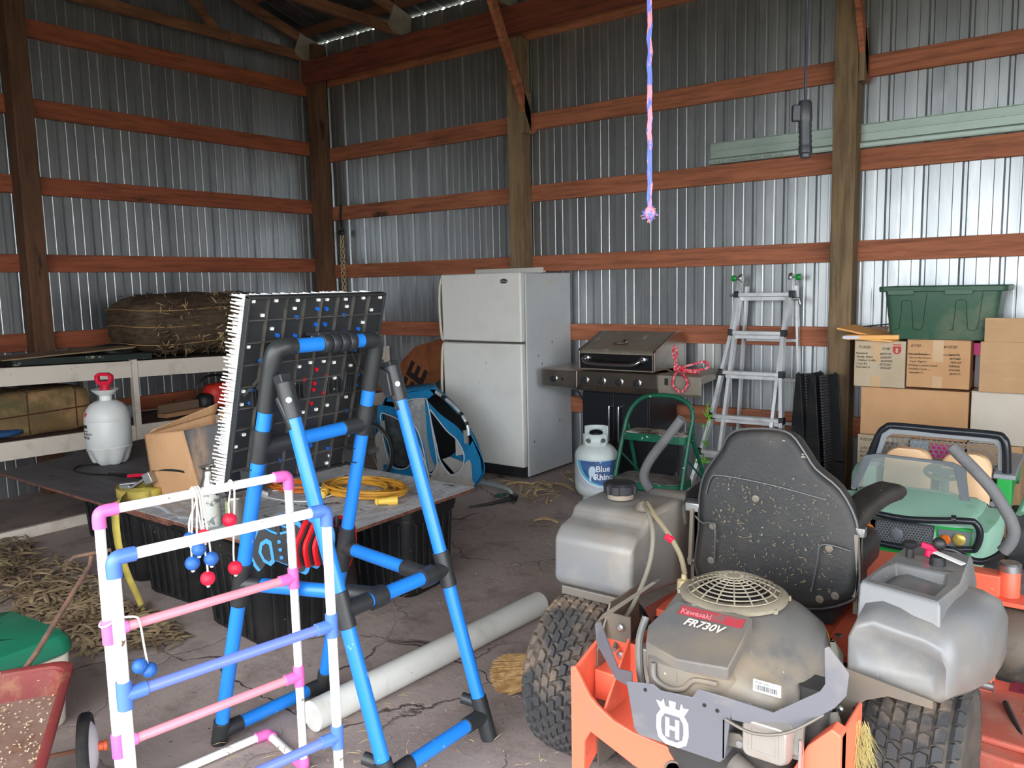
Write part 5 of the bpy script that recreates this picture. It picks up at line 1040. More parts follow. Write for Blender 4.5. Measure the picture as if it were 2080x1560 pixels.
MB().tube(smooth_path([(2.98, YF+.09, .075), (3.1, YF+.08, .085), (3.35, -1.275, .085), (3.40, -1.28, .05), (3.415, -1.285, .022)], 4), .017, 12).build('tow_arm', mat('arm_grey', (150, 158, 158), .5, .3), t, o)
MB().box((3.415, -1.285, .03), (.05, .045, .05), (0, .3, 0)).tube([(3.40, -1.30, .02), (3.33, -1.46, .012), (3.25, -1.60, .008)], [.016, .013, .006], 8).tube([(3.43, -1.30, .012), (3.45, -1.33, .012)], .011, 8).build('hitch_strap', black_pl, t, o)
tag(MB().tube(smooth_path([(3.22, -1.16, .006), (3.28, -1.2, .008), (3.2, -1.24, .007), (3.3, -1.26, .01), (3.36, -1.22, .008), (3.27, -1.16, .012), (3.2, -1.2, .01)]), .005, 6).build('green_cord', mat('dark_green_cord', (30, 84, 66), .8)), 'short tangle of dark green cord on the floor by the tow arm', 'cord')
# ---- sign board, buckets
sg = mat('orange_board', (150, 88, 50), .7, n=[(4, .45, .65, (116, 62, 36)), (30, .66, .7, (84, 44, 30))])
t = thing('painted_sign', 'weathered orange wooden sign with black painted letters by the corner', 'sign', (1.6, -.33, .55)); t.rotation_euler = (R(-10), R(-14), 0)
t.location = (1.62, -.30, .42)
MB().prism([(-.42, .0), (.32, -.02), (.36, .62), (-.02, .62), (-.22, .52), (-.38, .26)], (0, 0, 0), (1, 0, 0), (0, 0, 1), (0, .02, 0)).build('board', sg, t, bevel=.004, smooth=0)
text('EE', .34, (-.10, -.001, .08), (.62, 0, .78), (-.78, 0, .62), mat('sign_paint', (34, 26, 24), .7), t, bold=.012)
MB().bar((.05, .03, 0), (.05, .2, -.42), .04, .03).build('prop', board_d, t)
wb = mat('bucket_white', (206, 202, 196), .5)
for k in range(3):
    t = thing('bucket', ('lowest white bucket of the stack beside the refrigerator', 'middle white bucket of the nested stack', 'topmost white bucket of the nested stack')[k], 'bucket', (2.05, -.42, .02+.05*k if k else 0), 0, 'nested white buckets')
    z0 = .36
    MB().lathe([(.10, .001), (.102, .004), (.125, z0), (.135, z0+.002), (.135, z0+.022), (.128, z0+.024), (.128, z0+.04), (.136, z0+.042), (.136, z0+.055), (.122, z0+.056), (.12, z0), (.098, .012)] if k == 0 else [(.128, z0+.0), (.136, z0+.012), (.136, z0+.03), (.128, z0+.034), (.134, z0+.04), (.134, z0+.05), (.124, z0+.05), (.122, z0)], seg=32).build('shell', wb, t)
tag(lump((1.90, -.32, .36), (.22, .2, .72), .08, 14, 'dark_sack', mat('sack_green', (58, 70, 66), .8), sharp=3), 'dark grey green sack standing between the sign and the buckets', 'sack')
# ================================================================ hanging rope and pendant
br = mat('braided_rope', (110, 128, 214), .6, n=(46, .5, .52, (236, 150, 170), (1, 1, .35)))
t = thing('pull_rope', 'blue and pink braided rope with a knotted end hanging from above', 'rope', (5.87, -3.94, 1.76)); o = t.location
P = [(5.868, -3.938, 4.9-.1*0)]
z = 4.98
P = [(5.83+.004*sin(k*.9)+.045*(1-k/64), -3.88-.065*(k/64)**1+.003*cos(k*.7), 4.98-(4.98-1.77)*k/64) for k in range(65)]
P = [(5.842+(5.874-5.842)*f+.003*sin(f*60), -3.881+(-3.945+3.881)*f, z_) for f, z_ in [((2.335-zz)/(2.335-1.755), zz) for zz in [4.95-(4.95-1.77)*k/90 for k in range(91)]]]
P = [((5.842 if z_ > 2.335 else x), (-3.881 if z_ > 2.335 else y), z_) for x, y, z_ in P]
mb = MB()
for s_ in range(3): mb.tube([(x+.0036*cos(i*.9+2.09*s_), y+.0036*sin(i*.9+2.09*s_), z_) for i, (x, y, z_) in enumerate(P)], .0042, 6)
mb.build('braid', br, t, o)
m_ = MB(); m_.ell((5.875, -3.946, 1.765), (.016, .016, .018), 12)
rg = random.Random(3)
for k in range(60):
    d = V((rg.gauss(0, 1), rg.gauss(0, 1), rg.gauss(-.3, 1))).normalized(); c0 = V((5.875, -3.946, 1.762)); m_.tube([c0+d*.01, c0+d*rg.uniform(.018, .026)], .0012, 4)
m_.build('knot', br, t, o)
t = thing('pendant_handle', 'black pendant control handle hanging on a cord before the post', 'pendant control', (6.07, -3.25, 2.14)); o = t.location
pb = mat('pendant_black', (40, 42, 46), .4)
a = V((6.066, -3.243, 2.142)); b = V((6.073, -3.25, 1.968))
MB().lathe([(0, 0), (.018, .0), (.021, .008), (.022, .06), (.0205, .066), (.019, .072), (.021, .08), (.0185, .088), (.021, .096), (.0185, .104), (.021, .112), (.0185, .120), (.021, .128), (.0185, .136), (.021, .144), (.021, .164), (.017, .168), (.016, .178), (0, .179)], a, b-a, 24).build('grip', pb, t, o)
MB().box(lerp(a, b, .22)+V((-.023, -.017, 0)), (.026, .02, .052), (0, 0, .6)).build('button_housing', pb, t, o, bevel=.004)
MB().tube(smooth_path([(6.069, -3.244, 2.13), (6.066, -3.24, 2.2), (6.064, -3.235, 2.26), (6.054, -3.203, 2.46), (6.054, -3.2, 3.2), (6.054, -3.2, 5.0)], 5), .0035, 8).tube(smooth_path([(6.064, -3.240, 2.14), (6.061, -3.236, 2.2), (6.060, -3.232, 2.26), (6.05, -3.2, 2.46), (6.05, -3.2, 3.2), (6.05, -3.2, 5.0)], 5), .0022, 6).build('cable', mat('cable_navy', (44, 46, 62), .5), t, o)
# ================================================================ green ride-on toy car
cg = mat('toy_green', (156, 202, 180), .5, n=[(3, .45, .7, (156, 196, 178)), (9, .6, .8, (104, 184, 138))]); cg2 = mat('toy_green_deep', (34, 170, 76), .45); cgrey = mat('toy_grey', (112, 118, 124), .5); seatm = mat('toy_seat', (248, 204, 158), .5)
t = thing('toy_car', 'dusty green ride-on toy car with cream seats in front of the cartons', 'toy car', (6.16, -1.4, 0)); o = t.location; CX_ = 6.16
def cx(P): return [(CX_+p[0], p[1], p[2]) for p in P]
# hood / body shell: cross rings from nose to cowl
def ringx(y, hw, zt_, zb, crown=.02, r=.04):
    P = [(-hw, zb), (-hw, zt_-r), (-hw+r*.4, zt_-r*.3), (-hw+r*1.2, zt_), (-hw*.62, zt_+crown*.2), (-hw*.45, zt_+crown), (hw*.45, zt_+crown), (hw*.62, zt_+crown*.2), (hw-r*1.2, zt_), (hw-r*.4, zt_-r*.3), (hw, zt_-r), (hw, zb)]
    return [(CX_+x, y, z) for x, z in P]
MB().loft([ringx(-1.865, .25, .43, .30, .0), ringx(-1.84, .275, .452, .29, .008), ringx(-1.80, .29, .465, .28, .014), ringx(-1.70, .30, .485, .27, .018), ringx(-1.60, .30, .502, .26, .02), ringx(-1.55, .30, .505, .26, .02)]).build('hood', cg, t, o, smooth=50)
for s in (-1, 1):
    MB().loft([[(CX_+s*x, y, z) for x, z in P] for y, P in ((-1.86, ((.27, .42), (.33, .43), (.34, .38), (.31, .26), (.27, .25))), (-1.75, ((.27, .465), (.36, .465), (.375, .44), (.36, .30), (.28, .28))), (-1.58, ((.27, .48), (.36, .475), (.375, .45), (.37, .36), (.29, .33))))]).build('fender', cg, t, o, smooth=40)
MB().bx(CX_-.29, CX_+.29, -1.80, -1.0, .12, .27).build('chassis', black_pl, t, o, bevel=.01, smooth=0)
MB().prism([(-.29, .295), (.29, .295), (.27, .21), (.1, .185), (-.1, .185), (-.27, .21)], (CX_, -1.862, 0), (1, 0, 0), (0, 0, 1), (0, .06, 0)).build('front_apron', cg2, t, o, bevel=.005, smooth=0)
MB().prism([(.12, .43), (.27, .435), (.27, .30), (.14, .295)], (CX_, -1.868, 0), (1, 0, 0), (0, 0, 1), (0, .02, 0)).prism([(-.12, .43), (-.27, .435), (-.27, .30), (-.14, .295)], (CX_, -1.868, 0), (1, 0, 0), (0, 0, 1), (0, .02, 0)).build('light_housing_green', cg2, t, o, smooth=0)
MB().prism([(-.15, .43), (.13, .43), (.12, .30), (-.14, .30)], (CX_-.01, -1.874, 0), (1, 0, 0), (0, 0, 1), (0, .012, 0)).build('grille_panel', mat('grille_grey', (66, 70, 74), .5), t, o, smooth=0)
hx = MB()
def hexcells(mb, x0, x1, z0, z1, y, s, w, th, inside=None):
    r_ = s/2; j = 0; z = z0
    while z < z1:
        x = x0+(s*.5 if j % 2 else 0)
        while x < x1:
            if inside is None or inside(x, z):
                A = [(x+r_*.577*2*cos(R(30+60*k))*.98, z+r_*.577*2*sin(R(30+60*k))*.98) for k in range(6)]; B = [(x+(r_-w)*1.154*cos(R(30+60*k)), z+(r_-w)*1.154*sin(R(30+60*k))) for k in range(6)]
                mb.ring(A, B, (0, y, 0), (1, 0, 0), (0, 0, 1), (0, th, 0))
            x += s
        z += s*.866; j += 1
hexcells(hx, CX_-.13, CX_+.11, .31, .425, -1.877, .0135, .0016, .004); hx.build('grille_mesh', mat('grille_light', (128, 134, 138), .5), t, o, smooth=0)
MB().lathe([(.028, 0), (.028, .006), (.024, .008), (0, .008)], (CX_-.04, -1.876, .37), (0, -1, 0), 8).build('emblem_blank', cgrey, t, o)
for s in (-1, 1):
    MB().prism([(s*.135, .42), (s*.27, .425), (s*.262, .36), (s*.22, .32), (s*.145, .315)], (CX_, -1.874, 0), (1, 0, 0), (0, 0, 1), (0, .008, 0)).build('lamp_bezel', cgrey, t, o, smooth=0)
    MB().lathe([(.023, 0), (.023, .008), (.018, .013), (0, .015)], (CX_+s*.165, -1.874, .375), (0, -1, 0), 20).build('indicator', mat('amber', (222, 112, 34), .3), t, o)
    MB().lathe([(.027, 0), (.027, .01), (.02, .015), (0, .017)], (CX_+s*.222, -1.874, .385), (0, -1, 0), 22).build('headlamp', mat('lamp_gold', (206, 184, 96), .3, .3, n=(60, .5, .6, (176, 150, 76))), t, o)
bar_m = mat('bar_black', (38, 42, 48), .25, n=(5, .55, .8, (58, 62, 66)))
MB().tube(smooth_path(cx([(-.26, -1.86, .34), (-.30, -1.885, .33), (-.315, -1.89, .38), (-.305, -1.895, .45), (-.26, -1.905, .472), (0, -1.935, .462), (.24, -1.905, .482), (.285, -1.895, .475), (.305, -1.89, .43), (.29, -1.885, .36), (.25, -1.885, .345), (0, -1.915, .318), (-.26, -1.885, .33)]), 6), .0155, 14).build('bumper_bar', bar_m, t, o)
for x, z in ((.20, .484), (.17, .336)): MB().lathe([(.019, -.01), (.019, .01)], (CX_+x, -1.908+.0, z), (1, .1, 0), 14).build('bar_collar', bar_m, t, o)
# windshield
W_ = [(-.325, -1.585, .50), (.225, -1.615, .495), (.19, -1.52, .642), (.13, -1.507, .662), (-.22, -1.50, .668), (-.285, -1.502, .65)]
wo_ = [V(p)+V((CX_+.0, 0, 0)) for p in W_]; cc_ = sum(wo_, V())/6; wi = [cc_+(p-cc_)*k for p, k in zip(wo_, (.86, .86, .80, .78, .80, .82))]; wi[0].z = .505; wi[1].z = .505; wi[0].y -= .012; wi[1].y -= .012
off = V((0, .012, 0)); m_ = MB(); n = 6
L4 = [wo_, wi, [p+off for p in wi], [p+off for p in wo_]]
m_.add([tuple(p) for l in L4 for p in l], [(k*n+i, k*n+(i+1) % n, ((k+1) % 4)*n+(i+1) % n, ((k+1) % 4)*n+i) for k in range(4) for i in range(n)]); m_.build('windshield_frame', cgrey, t, o, bevel=.002, smooth=0)
MB().add([tuple(p+off*.4) for p in wi]+[tuple(p+off*.55) for p in wi], [tuple(range(6)), tuple(range(11, 5, -1))]).build('windshield', mat('hazy_plastic', (176, 190, 184), .15, alpha=.30), t, o, smooth=0)
# cockpit
MB().prism([(-.30, .27), (.30, .27), (.30, .47), (.24, .50), (-.24, .50), (-.30, .47)], (CX_, -1.55, 0), (1, 0, 0), (0, 0, 1), (0, .05, 0)).build('dashboard', cgrey, t, o, bevel=.01, smooth=0)
for s, x in ((-1, -.13), (1, .15)):
    P = [(p[0], p[1]) for p in rr(.235, .34, .07, 6, 0, .17)]
    b_ = MB().loft([[(CX_+x+p[0]*k, -1.23+dy+p[1]*.22, .30+p[1]*1.02) for p in P] for k, dy in ((.86, -.028), (1, -.015), (1, .025), (.9, .035))]); b_.build('seat_back', seatm, t, o, smooth=50)
    MB().loft([[(CX_+x+p[0]*k, -1.33+p[1], z) for p in rr(.24, .22, .05, 5)] for k, z in ((.95, .272), (1, .29), (1, .32), (.9, .335))]).build('seat_cushion', seatm, t, o, smooth=50)
sw = MB(); c0 = V((CX_+.085, -1.415, .592)); ax_ = V((0, -.22, .97)).normalized(); u_ = V((1, 0, 0)); v_ = ax_.cross(u_)
sw.tube([c0+u_*.088*cos(a)+v_*.088*sin(a) for a in [2*pi*k/30 for k in range(30)]], .011, 10, closed=True); sw.build('steering_wheel', mat('wheel_olive', (112, 108, 78), .5), t, o)
MB().prism([(-.085, .005), (-.03, .03), (.03, .03), (.085, .005), (.03, -.03), (0, -.07), (-.03, -.03)], c0-ax_*.008, u_, v_, ax_*.014).tube([c0, c0-ax_*.16], .02, 12).build('wheel_hub', cgrey, t, o)
# roll bar with mesh
RB = [(-.345, -1.10, .50), (-.33, -1.10, .60), (-.295, -1.10, .70), (-.262, -1.10, .738), (-.22, -1.10, .752), (0, -1.115, .752), (.26, -1.13, .752), (.305, -1.135, .738), (.322, -1.14, .70), (.33, -1.14, .60), (.332, -1.14, .54)]
MB().tube(smooth_path(cx(RB), 6), .0215, 16).build('roll_bar', bar_m, t, o)
fo = [(-.31, .55), (-.265, .70), (-.235, .725), (.27, .725), (.295, .70), (.305, .53)]; 
mm = MB(); hexcells(mm, CX_-.29, CX_+.30, .54, .715, -1.115, .026, .0022, .005, lambda x, z: -.30+(z-.54)*.28 < x-CX_ < .292-(z-.54)*.05); mm.build('roll_bar_mesh', cgrey, t, o, smooth=0)
MB().ring([(-.325, .52), (-.28, .705), (-.24, .738), (.275, .738), (.31, .705), (.318, .52)], [(-.295, .535), (-.255, .69), (-.225, .712), (.26, .712), (.285, .685), (.29, .535)], (CX_, -1.122, 0), (1, 0, 0), (0, 0, 1), (0, .012, 0)).build('mesh_frame', mat('toy_light_grey', (150, 156, 162), .5), t, o, bevel=.002, smooth=0)
# rear body and bed
for s in (-1, 1):
    MB().prism([(-1.17, .30), (-1.17, .535), (-1.0, .555), (-.72, .56), (-.66, .53), (-.66, .45), (-.74, .42), (-.86, .46), (-1.02, .46), (-1.12, .36)], (CX_+s*.36, 0, 0), (0, 1, 0), (0, 0, 1), (-s*.07, 0, 0)).build('rear_side', cg2 if s > 0 else cg, t, o, bevel=.008, smooth=0)
    MB().prism([(-1.18, .532), (-1.0, .556), (-.70, .562), (-.70, .585), (-1.02, .58), (-1.18, .556)], (CX_+s*.375, 0, 0), (0, 1, 0), (0, 0, 1), (-s*.10, 0, 0)).build('side_rail', mat('toy_light_grey', (150, 156, 162), .5), t, o, bevel=.005, smooth=0)
    MB().tube(smooth_path([(CX_+s*.40, -1.16, .36), (CX_+s*.43, -1.05, .45), (CX_+s*.435, -.93, .475), (CX_+s*.43, -.80, .45), (CX_+s*.40, -.70, .36)], 4), [.03]*17, 10, sq=.5).build('wheel_arch', cg, t, o)
    MB().tube(smooth_path([(CX_+s*.315, -1.56, .49), (CX_+s*.325, -1.50, .46), (CX_+s*.325, -1.46, .36), (CX_+s*.32, -1.40, .25), (CX_+s*.32, -1.2, .23)], 4), .014, 8).build('door_trim', cgrey, t, o)
MB().bx(CX_-.29, CX_+.29, -1.06, -.68, .28, .50).build('bed', black_pl, t, o, bevel=.01, smooth=0)
def toywheel(x, y, r_, w_, s):
    def lug(a, h): return 1+(.045 if int(a/(2*pi)*18+h*8) % 2 else 0)
    k = MB().lathe([(r_*.55, -w_/2), (r_*.86, -w_/2), (r_*.94, -w_*.38), (r_*.95, -w_*.2), (r_*.95, w_*.2), (r_*.94, w_*.38), (r_*.86, w_/2), (r_*.55, w_/2)], (x, y, r_), (1, 0, 0), 72, wob=lug).build('wheel', mat('toy_tyre', (58, 60, 64), .6, n=(6, .5, .75, (96, 94, 90))), t, o, smooth=20)
    MB().lathe([(r_*.56, -w_*.4), (r_*.56, w_*.42), (r_*.3, w_*.3), (0, w_*.32)], (x, y, r_), (s, 0, 0), 24).build('wheel_cap', cgrey, k, o)
for s in (-1, 1): toywheel(CX_+s*.33, -1.70, .125, .12, s); toywheel(CX_+s*.40, -.92, .17, .13, s)
tag(MB().box((6.0, -2.12, .07), (.42, .2, .138), (0, 0, .05)).build('blue_crate', mat('crate_blue', (40, 66, 140), .6), bevel=.01, smooth=0), 'blue crate on the floor between the toy car and the mower', 'crate')
# ================================================================ zero-turn mower
org = mat('mower_orange', (244, 112, 84), .42, n=[(4, .5, .75, (226, 96, 74)), (12, .62, .74, (190, 110, 90))], spots=(70, .74, (214, 170, 150)))
orgd = mat('dusty_orange', (196, 92, 74), .65, n=[(3, .42, .7, (158, 96, 84)), (10, .5, .75, (176, 128, 112))])
mg = mat('mower_grey', (124, 126, 130), .42, n=[(3, .5, .75, (120, 112, 104))], spots=(60, .76, (200, 196, 184)))
tankm = mat('tank_grey', (114, 115, 117), .34, n=[(2.2, .42, .68, (126, 116, 104)), (7, .5, .8, (140, 136, 130))], spots=(55, .76, (212, 206, 190)), spec=.5)
engm = mat('engine_grey', (110, 108, 106), .55, n=[(3, .42, .66, (134, 120, 102)), (9, .5, .72, (92, 92, 94))], spots=(48, .75, (186, 176, 156)))
metald = mat('dirty_bracket', (112, 106, 98), .5, .3, n=[(4, .45, .7, (128, 114, 98))])
alud = mat('cast_aluminium', (170, 164, 158), .45, .6, n=(5, .45, .7, (156, 138, 122)))
t = thing('riding_mower', 'orange and grey zero turn riding mower seen from behind', 'mower', (6.03, -3.3, 0)); o = t.location
trm = mat('turf_tyre', (50, 50, 52), .75, n=[(3.5, .54, .68, (132, 112, 94)), (9, .5, .7, (70, 68, 66))], bump=(70, .25)); trd = mat('tyre_carcass', (84, 76, 68), .85, n=(6, .45, .7, (52, 50, 50)), bump=(50, .2))
def tyre(x, y, r_, w_, s):
    hw = w_/2
    wl = MB().lathe([(r_*.5, -hw*.85), (r_*.72, -hw*1.0), (r_*.86, -hw*.96), (r_*.93, -hw*.80), (r_*.957, -hw*.5), (r_*.962, 0), (r_*.957, hw*.5), (r_*.93, hw*.80), (r_*.86, hw*.96), (r_*.72, hw), (r_*.5, hw*.85)], (x, y, r_), (1, 0, 0), 64).build('wheel', trd, t, o, smooth=60)
    lm = MB(); N_ = 36
    def rad(u): u = abs(u); return r_*(.962 if u < .5 else .962-.03*((u-.5)/.3) if u < .8 else .932-.075*((u-.8)/.2))
    cols = [-.86, -.60, -.36, -.12, .12, .36, .60, .86]
    for j, u in enumerate(cols):
        for k in range(N_):
            a = 2*pi*(k+(.5 if j % 2 else 0))/N_; R0 = rad(u); nrm_tilt = (0 if abs(u) < .5 else .25 if abs(u) < .8 else .75)*(1 if u > 0 else -1)
            c0 = V((x+u*hw, y+R0*cos(a), r_+R0*sin(a))); er = V((0, cos(a), sin(a))); et = V((0, -sin(a), cos(a))); exx = V((1, 0, 0))
            n_ = (er*cos(nrm_tilt)+exx*sin(nrm_tilt)); tx_ = exx*cos(nrm_tilt)-er*sin(nrm_tilt); h_ = r_*.034
            wx, wt = hw*.104, pi*r_/N_*.80; sk = .16*wt*(1 if j < 4 else -1)
            vs = []
            for hh, kk in ((-.004, 1.08), (h_, .86)):
                for px_, pt in ((-1, -1), (-.4, -1.25), (1, -.8), (1, .8), (.3, .75), (-1, 1.1)): vs.append(tuple(c0+n_*hh+tx_*wx*px_*kk+et*(wt*pt*kk+sk*px_)))
            lm.add(vs, [tuple(range(5, -1, -1)), tuple(range(6, 12))]+[(i, (i+1) % 6, 6+(i+1) % 6, 6+i) for i in range(6)])
    lm.build('tread', trm, wl, o, smooth=0)
    MB().lathe([(r_*.51, -hw*.7), (r_*.51, hw*.6), (r_*.44, hw*.5), (r_*.2, hw*.25), (0, hw*.25)], (x, y, r_), (s, 0, 0), 32).build('rim', mg, wl, o)
tyre(5.535, -3.71, .272, .235, -1); tyre(6.535, -3.71, .272, .26, 1)
# front casters and fork arm
for s, x in ((-1, 5.44), (1, 6.625)):
    w_ = MB().lathe([(.07, -.075), (.135, -.085), (.155, -.06), (.158, 0), (.155, .06), (.135, .085), (.07, .075)], (x, -2.46, .1585), (1, 0, 0), 40).build('caster_wheel', mat('smooth_tyre', (44, 46, 48), .6, n=[(5, .46, .6, (104, 92, 80))]), t, o, smooth=50)
    MB().lathe([(.07, -.07), (.07, .07)], (x, -2.46, .1585), (1, 0, 0), 24).tube([(x-.11, -2.46, .1585), (x+.11, -2.46, .1585)], .016, 12).build('caster_hub', zinc, w_, o)
    MB().bx(x-.105, x-.092, -2.49, -2.40, .12, .345).bx(x+.092, x+.105, -2.49, -2.40, .12, .345).bx(x-.105, x+.105, -2.49, -2.36, .33, .345).build('fork', org, t, o, bevel=.003, smooth=0)
    MB().lathe([(.038, .345), (.038, .44), (.035, .445)], (x, -2.40, 0), (0, 0, 1), 24).build('fork_tube', org, t, o); MB().lathe([(.04, .445), (.04, .47), (.034, .478), (0, .479)], (x, -2.40, 0), (0, 0, 1), 24).build('tube_cap', zinc, t, o)
MB().bx(5.46, 6.60, -2.45, -2.36, .345, .43).build('front_beam', org, t, o, bevel=.006, smooth=0)
for x in (5.72, 6.30): MB().bx(x, x+.07, -4.0, -2.40, .36, .45).build('frame_rail', org, t, o, bevel=.004, smooth=0)
# floor pan, seat base
MB().bx(5.74, 6.40, -3.50, -2.50, .455, .475).build('seat_pan', org, t, o, bevel=.004, smooth=0)
for x, w in ((6.24, .13), (5.70, .12)): MB().prism([(-3.56, .38), (-3.56, .48), (-3.50, .485), (-3.0, .485), (-3.0, .38)], (x, 0, 0), (0, 1, 0), (0, 0, 1), (w, 0, 0)).build('side_box', org, t, o, bevel=.004, smooth=0)
MB().bx(6.24, 6.372, -3.575, -3.561, .34, .455).bx(5.70, 5.82, -3.575, -3.561, .34, .455).build('battery_panel', black_pl, t, o, smooth=0)
for x, y in ((6.27, -3.46), (6.34, -3.50), (5.73, -3.45), (5.79, -3.3)): MB().lathe([(.011, 0), (.011, .006), (.006, .008), (0, .008)], (x, y, .486), (0, 0, 1), 6).build('bolt', zinc, t, o)
MB().tube([(6.275+.022*cos(a*1.0), -3.62+.022*sin(a), .37+.004*a) for a in [k*.5 for k in range(50)]], .007, 8).build('seat_spring', black_m, t, o)
# deck
MB().prism([(5.40, -2.66), (5.35, -3.35), (5.7, -3.52), (6.3, -3.54), (6.44, -3.40), (6.74, -3.44), (7.02, -3.40), (7.12, -3.2), (7.08, -3.02), (6.8, -2.93), (6.5, -2.90), (6.3, -2.66)], (0, 0, .15), (1, 0, 0), (0, 1, 0), (0, 0, .075)).prism([(5.46, -2.74), (5.42, -3.3), (6.4, -3.36), (6.78, -3.38), (7.0, -3.32), (7.05, -3.1), (6.8, -2.97), (6.5, -2.94), (6.26, -2.74)], (0, 0, .225), (1, 0, 0), (0, 1, 0), (0, 0, .02)).build('cutting_deck', orgd, t, o, bevel=.008, smooth=0)
lift = MB().box((6.62, -3.02, .27), (.05, .10, .06)).prism([(-3.0, .25), (-3.06, .33), (-3.0, .35), (-2.93, .29), (-2.93, .25)], (6.60, 0, 0), (0, 1, 0), (0, 0, 1), (.012, 0, 0)); lift.build('deck_bracket', org, t, o, bevel=.003, smooth=0)
MB().tube([(6.625, -3.02, .36), (6.625, -3.06, .27)], .011, 12).tube([(6.61, -3.06, .262), (6.65, -3.06, .262)], .018, 12).build('deck_link', zinc, t, o)
for nm, x0, x1, y0, y1, c_ in (('decal_yellow', 6.74, 6.83, -3.17, -3.08, (214, 190, 60)), ('decal_yellow', 6.84, 6.93, -3.14, -3.05, (214, 190, 60)), ('decal_white', 6.76, 6.84, -3.0, -2.92, (214, 208, 206)), ('decal_maroon', 6.69, 6.745, -3.03, -2.95, (130, 40, 60))):
    MB().bx(x0, x1, y0, y1, .2455, .2465).build('decal', mat(nm, c_, .6, n=(50, .55, .6, tuple(x*.5 for x in c_))), t, o, smooth=0)
MB().tube([(6.69, -3.14, .255), (6.86, -3.62, .20)], .009, 8).tube([(6.86, -3.62, .20), (6.92, -3.75, .16)], .03, 8).build('discharge_rod', black_pl, t, o)
MB().bx(6.72, 6.80, -3.80, -3.60, .08, .20).build('rear_tab', org, t, o, bevel=.004, smooth=0)
# rear frame
def plate(P, y, d, nm, m, bv=.003, hole=None): return MB().prism(P, (0, y, 0), (1, 0, 0), (0, 0, 1), (0, d, 0)).build(nm, m, t, o, bevel=bv, smooth=0)
plate([(5.70, .03), (5.70, .492), (5.715, .498), (5.765, .42), (5.79, .40), (5.84, .372), (5.90, .358), (6.06, .345), (6.30, .345), (6.44, .40), (6.44, .23), (6.0, .235), (5.90, .262), (5.83, .29), (5.765, .315), (5.745, .28), (5.735, .03)], -4.10, .012, 'rear_bumper', org)
MB().prism([(-4.085, .485), (-4.085, .12), (-3.92, .2), (-3.90, .54)], (5.7015, 0, 0), (0, 1, 0), (0, 0, 1), (.012, 0, 0)).prism([(-4.09, .36), (-3.92, .36), (-3.92, .54)], (5.79, 0, 0), (0, 1, 0), (0, 0, 1), (.008, 0, 0)).bx(5.71, 5.86, -3.925, -3.915, .22, .52).build('rear_gusset', org, t, o, bevel=.002, smooth=0)
MB().prism([(6.325, .20), (6.325, .385), (6.365, .475), (6.42, .535), (6.442, .525), (6.442, .20)], (0, -4.10, 0), (1, 0, 0), (0, 0, 1), (0, .05, 0)).bx(6.432, 6.442, -4.09, -3.90, .2, .52).build('rear_gusset', org, t, o, bevel=.004, smooth=0)
MB().lathe([(.036, 0), (.036, .004), (.030, .004), (.030, -.004), (.017, -.004), (.016, .0), (0, 0)], (6.03, -4.10, .285), (0, -1, 0), 24).build('frame_hole', metald, t, o)
MB().lathe([(.036, 0), (.036, .004), (.030, .004), (.030, -.004), (.017, -.004), (.016, .0), (0, 0)], (6.17, -4.10, .265), (0, -1, 0), 24).build('frame_hole', metald, t, o)
MB().bx(6.355, 6.36, -4.13, -4.105, .40, .50).build('serial_plate', mat('silver_label', (190, 190, 190), .3, .7), t, o, smooth=0)
# engine guard
G = mat('guard_grey', (100, 100, 107), .45, n=(5, .5, .75, (132, 126, 122)))
gp = plate([(5.93, .552), (6.006, .566), (6.027, .555), (6.113, .563), (6.127, .588), (6.206, .588), (6.213, .56), (6.197, .43), (6.185, .416), (5.965, .416), (5.952, .43)], -4.19, .004, 'guard_plate', G, .0015)
MB().bx(6.192, 6.196, -4.19, -4.12, .43, .53).build('guard_side', G, t, o, smooth=0)
m_ = MB(); m_.prism([(5.735, .60), (5.745, .545), (5.85, .468+.03), (5.93, .52), (5.93, .565), (5.862, .535), (5.765, .622)], (0, -4.05, 0), (1, 0, 0), (0, 0, 1), (0, .004, 0)); m_.v = [(x, y-(x-5.735)/(5.93-5.735)*.14+.03, z) for x, y, z in m_.v]; m_.build('guard_arm', G, t, o, smooth=0)
m_ = MB().prism([(5.735, .60), (5.765, .622), (5.855, .70), (5.847, .704), (5.75, .626)], (0, -4.02, 0), (1, 0, 0), (0, 0, 1), (0, .03, 0)); m_.v = [(x, y+(x-5.735)*1.3, z) for x, y, z in m_.v]; m_.build('guard_strap', metald, t, o, smooth=0)
m_ = MB().prism([(6.206, .588), (6.30, .572), (6.395, .645), (6.405, .665), (6.402, .752), (6.41, .757), (6.452, .70), (6.448, .645), (6.425, .61), (6.33, .53), (6.213, .535)], (0, -4.19, 0), (1, 0, 0), (0, 0, 1), (0, .004, 0))
m_.v = [(x, y+(x-6.206)*.42, z-(x-6.206)*.10) for x, y, z in m_.v]; m_.build('guard_arm', G, t, o, smooth=0)
lw = mat('logo_paint_white', (244, 244, 246), .5); yl = -4.1905
def lg(P): return [(6.060+x, .476+z) for x, z in P]
OUTL = lg([(-.030, .033), (-.043, .012), (-.044, -.02), (-.038, -.045), (-.018, -.058), (.018, -.058), (.038, -.045), (.044, -.02), (.043, .012), (.030, .033)]); INL = lg([(-.020, .024), (-.030, .008), (-.031, -.018), (-.027, -.036), (-.012, -.046), (.012, -.046), (.027, -.036), (.031, -.018), (.030, .008), (.020, .024)])
m_ = MB().ring(OUTL, INL, (0, yl, 0), (1, 0, 0), (0, 0, 1), (0, -.0008, 0))
